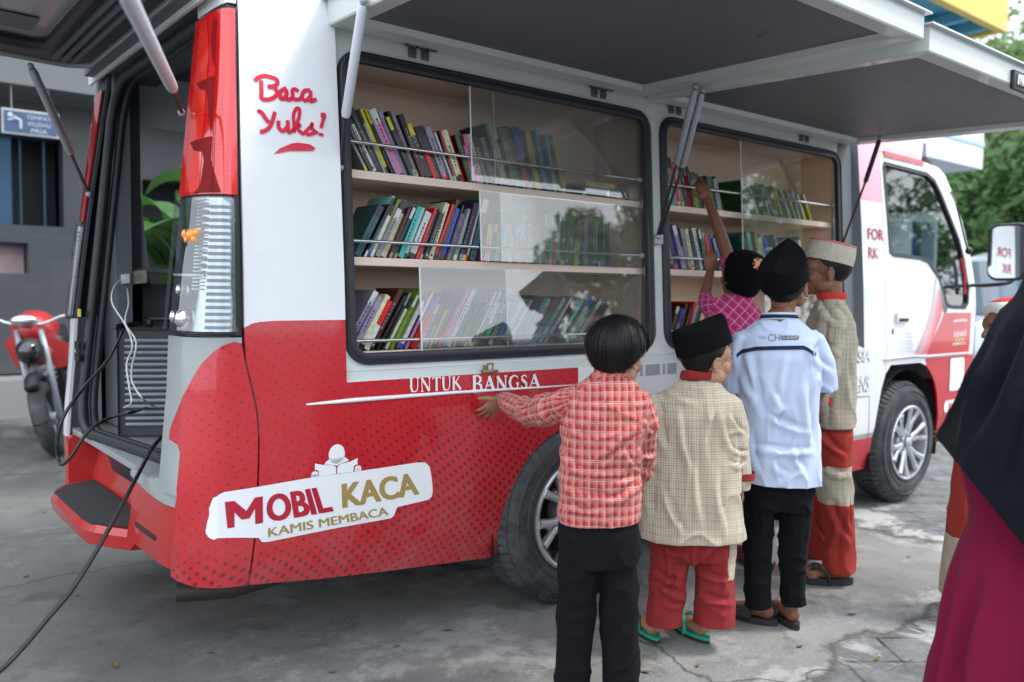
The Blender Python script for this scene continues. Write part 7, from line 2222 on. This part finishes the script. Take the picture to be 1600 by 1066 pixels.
# banana plant seen through the far window of the van
def banana(x, y, h, seed, label):
    rng = random.Random(seed); o = thing('banana_plant', label, 'plant', (x, y, 0), 'banana plants behind the van')
    bm = bmesh.new(); tube(bm, [(x, y, -.05), (x + .03, y, h * .3), (x, y, h * .55)], [.11, .09, .06], 10); obj('stem', bm, mat('banana_stem', (.16, .18, .07), .6), o, smooth=True)
    ml = leaf_mat('banana_leaf', (.06, .16, .035), (.14, .27, .08))
    for k in range(9):
        a = k * 2.4 + rng.uniform(-.3, .3); L = rng.uniform(1.1, 1.6); w = rng.uniform(.19, .27); el = rng.uniform(.7, 1.2)
        bm = bmesh.new(); ra = []
        d = Vector((cos(a), sin(a), 0)); sdv = Vector((-sin(a), cos(a), 0))
        for j in range(13):
            t_ = j / 12; p = Vector((x, y, h * .52)) + d * L * t_ * .42 + ZU * (L * el * (t_ - .75 * t_ * t_))
            ww = w * (sin(pi * min(1, .08 + t_ * .93)) ** .6) + .01
            ra.append([p - sdv * ww + ZU * ww * .22, p - sdv * ww * .5 + ZU * ww * .16, p, p + sdv * ww * .5 + ZU * ww * .16, p + sdv * ww + ZU * ww * .22])
        loft(bm, ra, closed=False, cap=False); tube(bm, [r_[2] for r_ in ra], [.018 - .0012 * j for j in range(13)], 6)
        obj('leaf', bm, ml, o, smooth=True)
for i, (px, d, h, lab) in enumerate(((322, 5.5, 2.5, 'banana plant seen through the van, nearest its far window'), (372, 6.3, 3.0, 'taller banana plant farther from the far window'), (300, 6.0, 2.1, 'low banana plant left of the other two behind the far window'))):
    x, y = spot(px, d); banana(x, y, h, 90 + i, lab)

# ================================================================ PARKED CAR
def parked_car():
    c = at(1640, 533, 8.6); ang = math.atan2(.42, 1)
    o = thing('parked_car', 'silver minivan parked beyond the front of the library van', 'car', (c.x, c.y, 0))
    ax = Vector((.9, -.44, 0)).normalized(); ay = Vector((-ax.y, ax.x, 0))   # length to the right, depth away
    T = lambda l, w, z: Vector((c.x, c.y, 0)) + ax * l + ay * w + ZU * z
    side = [(-2.05, .32), (-2.1, .62), (-2.02, .95), (-1.35, 1.08), (-.62, 1.62), (-.2, 1.74), (1.4, 1.76), (1.95, 1.6), (2.1, 1.05), (2.1, .35)]
    bm = bmesh.new()
    prof = lambda l, z, w: T(l, w * (1 - .16 * max(0, z - .95) / .8), z)
    loft(bm, [[prof(l, z, w) for l, z in side] for w in (-.84, -.80, 0, .80, .84)])
    me = evaluated(bm_mesh(bm), [('BEVEL', dict(width=.05, segments=3, limit_method='ANGLE'))])
    MS = paint('car_silver', (.50, .54, .58), coat=.8, rough=.3, metal=.3).m
    obj('body', me, MS, o, smooth=35)
    def pane_(name, pts, w): 
        bm = bmesh.new(); face(bm, [prof(l, z, w) for l, z in pts]); me = evaluated(bm_mesh(bm), [('SOLIDIFY', dict(thickness=.01, offset=0))]); return obj(name, me, mat('car_glass', (.07, .10, .13), .06, coat=1), o)
    for pts in ([(-1.15, 1.12), (-.62, 1.56), (-.15, 1.62), (-.15, 1.12)], [(-.08, 1.12), (-.08, 1.63), (.85, 1.65), (.85, 1.12)], [(.92, 1.12), (.92, 1.65), (1.5, 1.63), (1.85, 1.15)]):
        pane_('window', pts, -.853)
    bm = bmesh.new(); face(bm, [T(l - .012, w, z) + ZU * .012 for l, w, z in ((-1.33, -.74, 1.09), (-1.33, .74, 1.09), (-.64, .66, 1.61), (-.64, -.66, 1.61))]); obj('windscreen', bm, mat('car_screen', (.10, .14, .18), .06, coat=1), o)
    for l in (-1.32, 1.32):
        for w in (-.74, .74):
            bm = bmesh.new(); s_ = -1 if w < 0 else 1
            cc = T(l, w, .31)
            tube(bm, [cc + (ax * cos(q_) + ZU * sin(q_)) * .235 for q_ in [2 * pi * k / 32 for k in range(33)]], .078, 10, cap=False)
            for k in range(7):
                q_ = k * 2 * pi / 7; tube(bm, [cc + ay * s_ * .06, cc + ay * s_ * .05 + (ax * cos(q_) + ZU * sin(q_)) * .175], .026, 6, mi=1)
            tube(bm, [cc + (ax * cos(q_) + ZU * sin(q_)) * .175 + ay * s_ * .045 for q_ in [2 * pi * k / 32 for k in range(33)]], .018, 8, cap=False, mi=1)
            tube(bm, [cc - ay * .05, cc + ay * .02], .17, 20, mi=2)
            obj('wheel', bm, [M_TYRE, M_ALLOY, M_UNDER], o, smooth=40)
    for w in (-.6, .6):
        bm = bmesh.new(); ball(bm, T(-2.03, w, .78), ax * .08, ay * .2, ZU * .09, 14, 10); obj('headlight', bm, M_STEEL, o, smooth=True)
    bm = bmesh.new(); obox(bm, T(-2.09, 0, .55), ax * .02, ay * .45, ZU * .09, 0, .01); obj('grille', bm, M_BLACK, o)
    for k in (-.3, .6): 
        bm = bmesh.new(); obox(bm, T(k + .25, -.86, .98), ax * .08, ay * .012, ZU * .015, 0, .004); obj('handle', bm, MS, o)
parked_car()

# ================================================================ MOTORCYCLE
def motorbike():
    g = at_z(93, 712, 0); h = (Vector((-.184, -.983, 0)) - RH * .16).normalized(); sd = Vector((-h.y, h.x, 0)); lean = sd if sd.dot(RH) < 0 else -sd; zb = (ZU + lean * .26).normalized()
    o = thing('motorcycle', 'red motorcycle parked behind the van on the washroom side', 'motorcycle', (g.x, g.y, 0))
    T = lambda l, w, z: Vector((g.x, g.y, 0)) + h * l + sd * w + zb * z
    MR = paint('bike_red', (.50, .02, .025), coat=.9).m
    def whl(l, r=.29, wd=.06):
        bm = bmesh.new(); c = T(l, 0, r)
        pts = [c + (h * cos(t_) + zb * sin(t_)) * (r - wd) for t_ in [2 * pi * k / 36 for k in range(37)]]
        tube(bm, pts, wd, 10, cap=False); w = obj('wheel', bm, M_TYRE, o, smooth=True)
        bm = bmesh.new()
        for k in range(6): t_ = k * pi / 3; tube(bm, [c, c + (h * cos(t_) + zb * sin(t_)) * (r - wd)], .018, 6)
        tube(bm, [c - sd * .06, c + sd * .06], .05, 12); tube(bm, [c + (h * cos(t_) + zb * sin(t_)) * (r - wd * 1.7) for t_ in [2 * pi * k / 24 for k in range(25)]], .02, 8, cap=False)
        obj('rim', bm, M_GREYSTEEL, w, smooth=40)
    whl(0); whl(-1.28)
    bm = bmesh.new()
    for q in (-1, 1): tube(bm, [T(0, q * .085, .29), T(-.26, q * .085, .82), T(-.30, q * .08, .95)], [.026, .024, .022], 8)
    obj('front_fork', bm, M_GREYSTEEL, o, smooth=True)
    bm = bmesh.new(); tube(bm, smooth_path([T(.20, 0, .54), T(.08, 0, .61), T(-.12, 0, .60), T(-.25, 0, .48)], 5), .035, 8, flat=1.4); obj('mudguard', bm, M_BLACK, o, smooth=True)
    bm = bmesh.new(); ball(bm, T(-.12, 0, .80), h * .10, sd * .095, ZU * .10, 16, 12); hl = obj('headlight', bm, M_BLACK, o, smooth=True)
    bm = bmesh.new(); ball(bm, T(-.06, 0, .80), h * .05, sd * .075, ZU * .075, 16, 10); obj('lens', bm, M_TINT, hl, smooth=True)
    bm = bmesh.new()
    tube(bm, smooth_path([T(-.42, -.36, 1.05), T(-.36, -.25, 1.06), T(-.30, -.1, 1.0), T(-.30, .1, 1.0), T(-.36, .25, 1.06), T(-.42, .36, 1.05)], 4), .012, 8); hb_ = obj('handlebar', bm, M_STEEL, o, smooth=True)
    for q in (-1, 1):
        bm = bmesh.new(); tube(bm, [T(-.37, q * .27, 1.062), T(-.43, q * .40, 1.05)], .019, 8); obj('grip', bm, M_RUBBER, hb_, smooth=True)
    bm = bmesh.new(); ball(bm, T(-.24, 0, 1.03), h * .05, sd * .10, ZU * .045, 14, 10); obj('instrument', bm, M_STEEL, o, smooth=True)
    bm = bmesh.new()
    ball(bm, T(-.55, 0, .95), h * .29, sd * .17, ZU * .15, 20, 14); ball(bm, T(-.42, 0, .78), h * .18, sd * .16, ZU * .12, 16, 12)
    obj('fuel_tank', remeshed(bm, .012, 4), MR, o, smooth=True)
    bm = bmesh.new()
    for q in (-1, 1):
        loft(bm, [[T(-.28, q * .10, .92), T(-.30, q * .19, .86), T(-.34, q * .17, .66), T(-.32, q * .09, .64)], [T(-.62, q * .12, .88), T(-.62, q * .20, .82), T(-.58, q * .17, .60), T(-.58, q * .1, .6)]])
    obj('shroud', bm, MR, o)
    bm = bmesh.new(); obox(bm, T(-.40, 0, .58), h * .05, sd * .13, zb * .16, 0, .02); obox(bm, T(-.62, 0, .30), h * .25, sd * .11, zb * .10, 0, .03); obj('radiator', bm, M_BLACK, o, smooth=40)
    bm = bmesh.new(); tube(bm, [T(-.78, 0, .84), T(-1.1, 0, .82), T(-1.45, 0, .92)], [.12, .14, .09], 12, flat=.5, up=ZU); obj('seat', bm, M_BLACK, o, smooth=True)
    bm = bmesh.new(); ball(bm, T(-1.35, 0, .78), h * .28, sd * .1, ZU * .1, 14, 10); obj('tail_fairing', bm, MR, o, smooth=True)
    bm = bmesh.new()
    obox(bm, T(-.62, 0, .42), h * .2, sd * .13, ZU * .15, 0, .04); tube(bm, [T(-.45, 0, .45), T(-.32, 0, .68)], [.09, .075], 12)
    for k in range(6): tube(bm, [T(-.44 + .022 * k, 0, .47 + .035 * k), T(-.435 + .022 * k, 0, .476 + .035 * k)], .10, 12)
    tube(bm, [T(-.58, -.15, .40), T(-.58, -.17, .40)], .09, 16); obj('engine', bm, M_GREYSTEEL, o, smooth=40)
    bm = bmesh.new()
    tube(bm, [T(-.33, 0, .92), T(-.42, 0, .5), T(-.6, 0, .27), T(-.95, 0, .32)], .022, 8); tube(bm, [T(-.33, 0, .9), T(-.9, 0, .75), T(-.95, 0, .35), T(-1.28, 0, .29)], .022, 8)
    obj('frame', bm, M_BLACK, o, smooth=True)
    bm = bmesh.new(); tube(bm, [T(-.35, -.1, .45), T(-.45, -.13, .25), T(-1.0, -.15, .27), T(-1.5, -.17, .42)], [.02, .02, .035, .05], 10); obj('exhaust', bm, M_STEEL, o, smooth=True)
    bm = bmesh.new(); tube(bm, [T(-.75, .1, .25), T(-.68, .24, .01)], .012, 6); obj('side_stand', bm, M_BLACK, o)
motorbike()

# ================================================================ THINGS IN THE VAN'S REAR
bm = bmesh.new()
cc = Vector((1.16, 3.62, .872)); fx = Vector((-.5, -.86, 0)).normalized(); fy = Vector((.86, -.5, 0)).normalized()
ge = thing('louvred_machine', 'dark box with a louvred grille standing in the rear of the van', 'machine', (cc.x, cc.y, .656))
obox(bm, cc, fy * .22, fx * .16, ZU * .215, 0, .02); obj('housing', bm, M_DARK, ge, smooth=40)
bm = bmesh.new()
for k in range(15): obox(bm, cc + fx * .165 + ZU * (-.17 + k * .024), fy * .195, fx * .007 + ZU * .004, ZU * .005 - fx * .004, 0, .002)
obj('grille', bm, M_GREYSTEEL, ge)
bm = bmesh.new()
for s_ in (-1, 1): tube(bm, [cc + fy * s_ * .14 + ZU * .215, cc + fy * s_ * .14 + ZU * .25], .012, 6)
tube(bm, [cc - fy * .14 + ZU * .25, cc + fy * .14 + ZU * .25], .012, 8); obj('handle', bm, M_BLACK, ge, smooth=40)
a, b = at_y(182, 437, 3.84), at_y(228, 432, 3.84)
ps = thing('power_strip', 'cream power strip with a plug on the wall below the ledge', 'power strip', a)
bm = bmesh.new(); m_ = (a + b) / 2
obox(bm, m_, (b - a) / 2, Vector((0, .016, 0)), ZU * .028, 0, .006); obj('housing', bm, mat('cream_plastic', (.45, .42, .34), .45), ps, smooth=40)
bm = bmesh.new(); obox(bm, a.lerp(b, .2) - Vector((0, .035, 0)), (b - a) * .14, Vector((0, .02, 0)), ZU * .02, 0, .006); obj('plug', bm, mat('white_plug', (.7, .7, .68), .4), ps, smooth=40)
bm = bmesh.new()
for t_ in (.5, .75): tube(bm, [a.lerp(b, t_) - Vector((0, .014, 0)), a.lerp(b, t_) - Vector((0, .02, 0))], .016, 14)
obj('socket', bm, mat('grey_socket', (.3, .3, .28), .5), ps)
M_CABLEW = mat('white_cable', (.62, .62, .60), .45); M_CABLEK = mat('black_cable', (.008, .008, .010), .4)
def cable(label, pts, r, m, grp=None, n=7):
    p = smooth_path(pts, n)
    o = obj('cable', (lambda bm: (tube(bm, p, r, 8), bm)[1])(bmesh.new()), m, None, smooth=True, loc=tuple(p[0]))
    return tag(o, label, 'cable', grp)
Zf = .664
wy = 3.55
cable('white charging cable hanging left of its pair from the power strip', [at_y(190, 436, 3.80), at_y(177, 452, 3.7), at_y(176, 475, 3.6), at_y(196, 508, 3.45), at_y(207, 540, 3.3), at_y(198, 570, 3.2), at_y(203, 610, 3.15), at_y(204, 632, 3.12), at_z(184, 640, Zf), at_z(210, 641, Zf), at_z(225, 640, Zf), at_z(246, 632, Zf)], .0035, M_CABLEW, 'white charging cables')
cable('white charging cable hanging right of its pair from the power strip', [at_y(199, 450, 3.80), at_y(201, 475, 3.6), at_y(196, 505, 3.42), at_y(213, 535, 3.3), at_y(206, 575, 3.2), at_y(208, 600, 3.15), at_y(228, 628, 3.08), at_z(246, 637, Zf), at_z(225, 640, Zf), at_z(200, 637, Zf)], .0035, M_CABLEW, 'white charging cables')
cable('black cable looping from the van over the far sill and back inside', [at_y(193, 515, 3.5), at_y(170, 560, 3.3), at_y(130, 607, 3.02), at_y(100, 650, 2.95), at_y(89, 690, 2.95), at_y(90, 715, 2.95), at_y(97, 726, 2.92), at_y(112, 712, 2.90), at_y(140, 672, 2.90), at_y(175, 652, 2.95), at_y(215, 642, 3.0), at_z(238, 633, Zf)], .0055, M_CABLEK)
pts = [at(262, 672, 2.98), at(238, 700, 2.86), at(226, 722, 2.72), at(205, 762, 2.60), at(178, 812, 2.50), at(150, 862, 2.42), at(112, 922, 2.34), at(75, 966, 2.28), at(35, 1013, 2.22), at(-10, 1056, 2.16), at(-120, 1130, 2.12)]
pts.append(at_z(-260, 1220, .008)); pts.append(at_z(-520, 1250, .008))
cable('thick black power cable running from the sill down to the ground at left', pts, .0068, M_CABLEK)
# coil of black hose lying on the sill
bm = bmesh.new()
c = Vector((.985, 2.86, .672)); pth = []
for k in range(120):
    a_ = k * 2 * pi / 28; rr2 = .15 + .010 * sin(k * .7)
    pth.append(c + Vector((cos(a_) * rr2 * .62, sin(a_) * rr2 * 1.25, .008 + .010 * (k / 28) + .004 * sin(k * 1.3))))
tube(bm, pth, .0095, 8); o = obj('cable_coil', bm, M_CABLEK, None, smooth=True, loc=(c.x, c.y, .66)); tag(o, 'coil of thick black cable lying just inside the rear sill', 'cable coil')
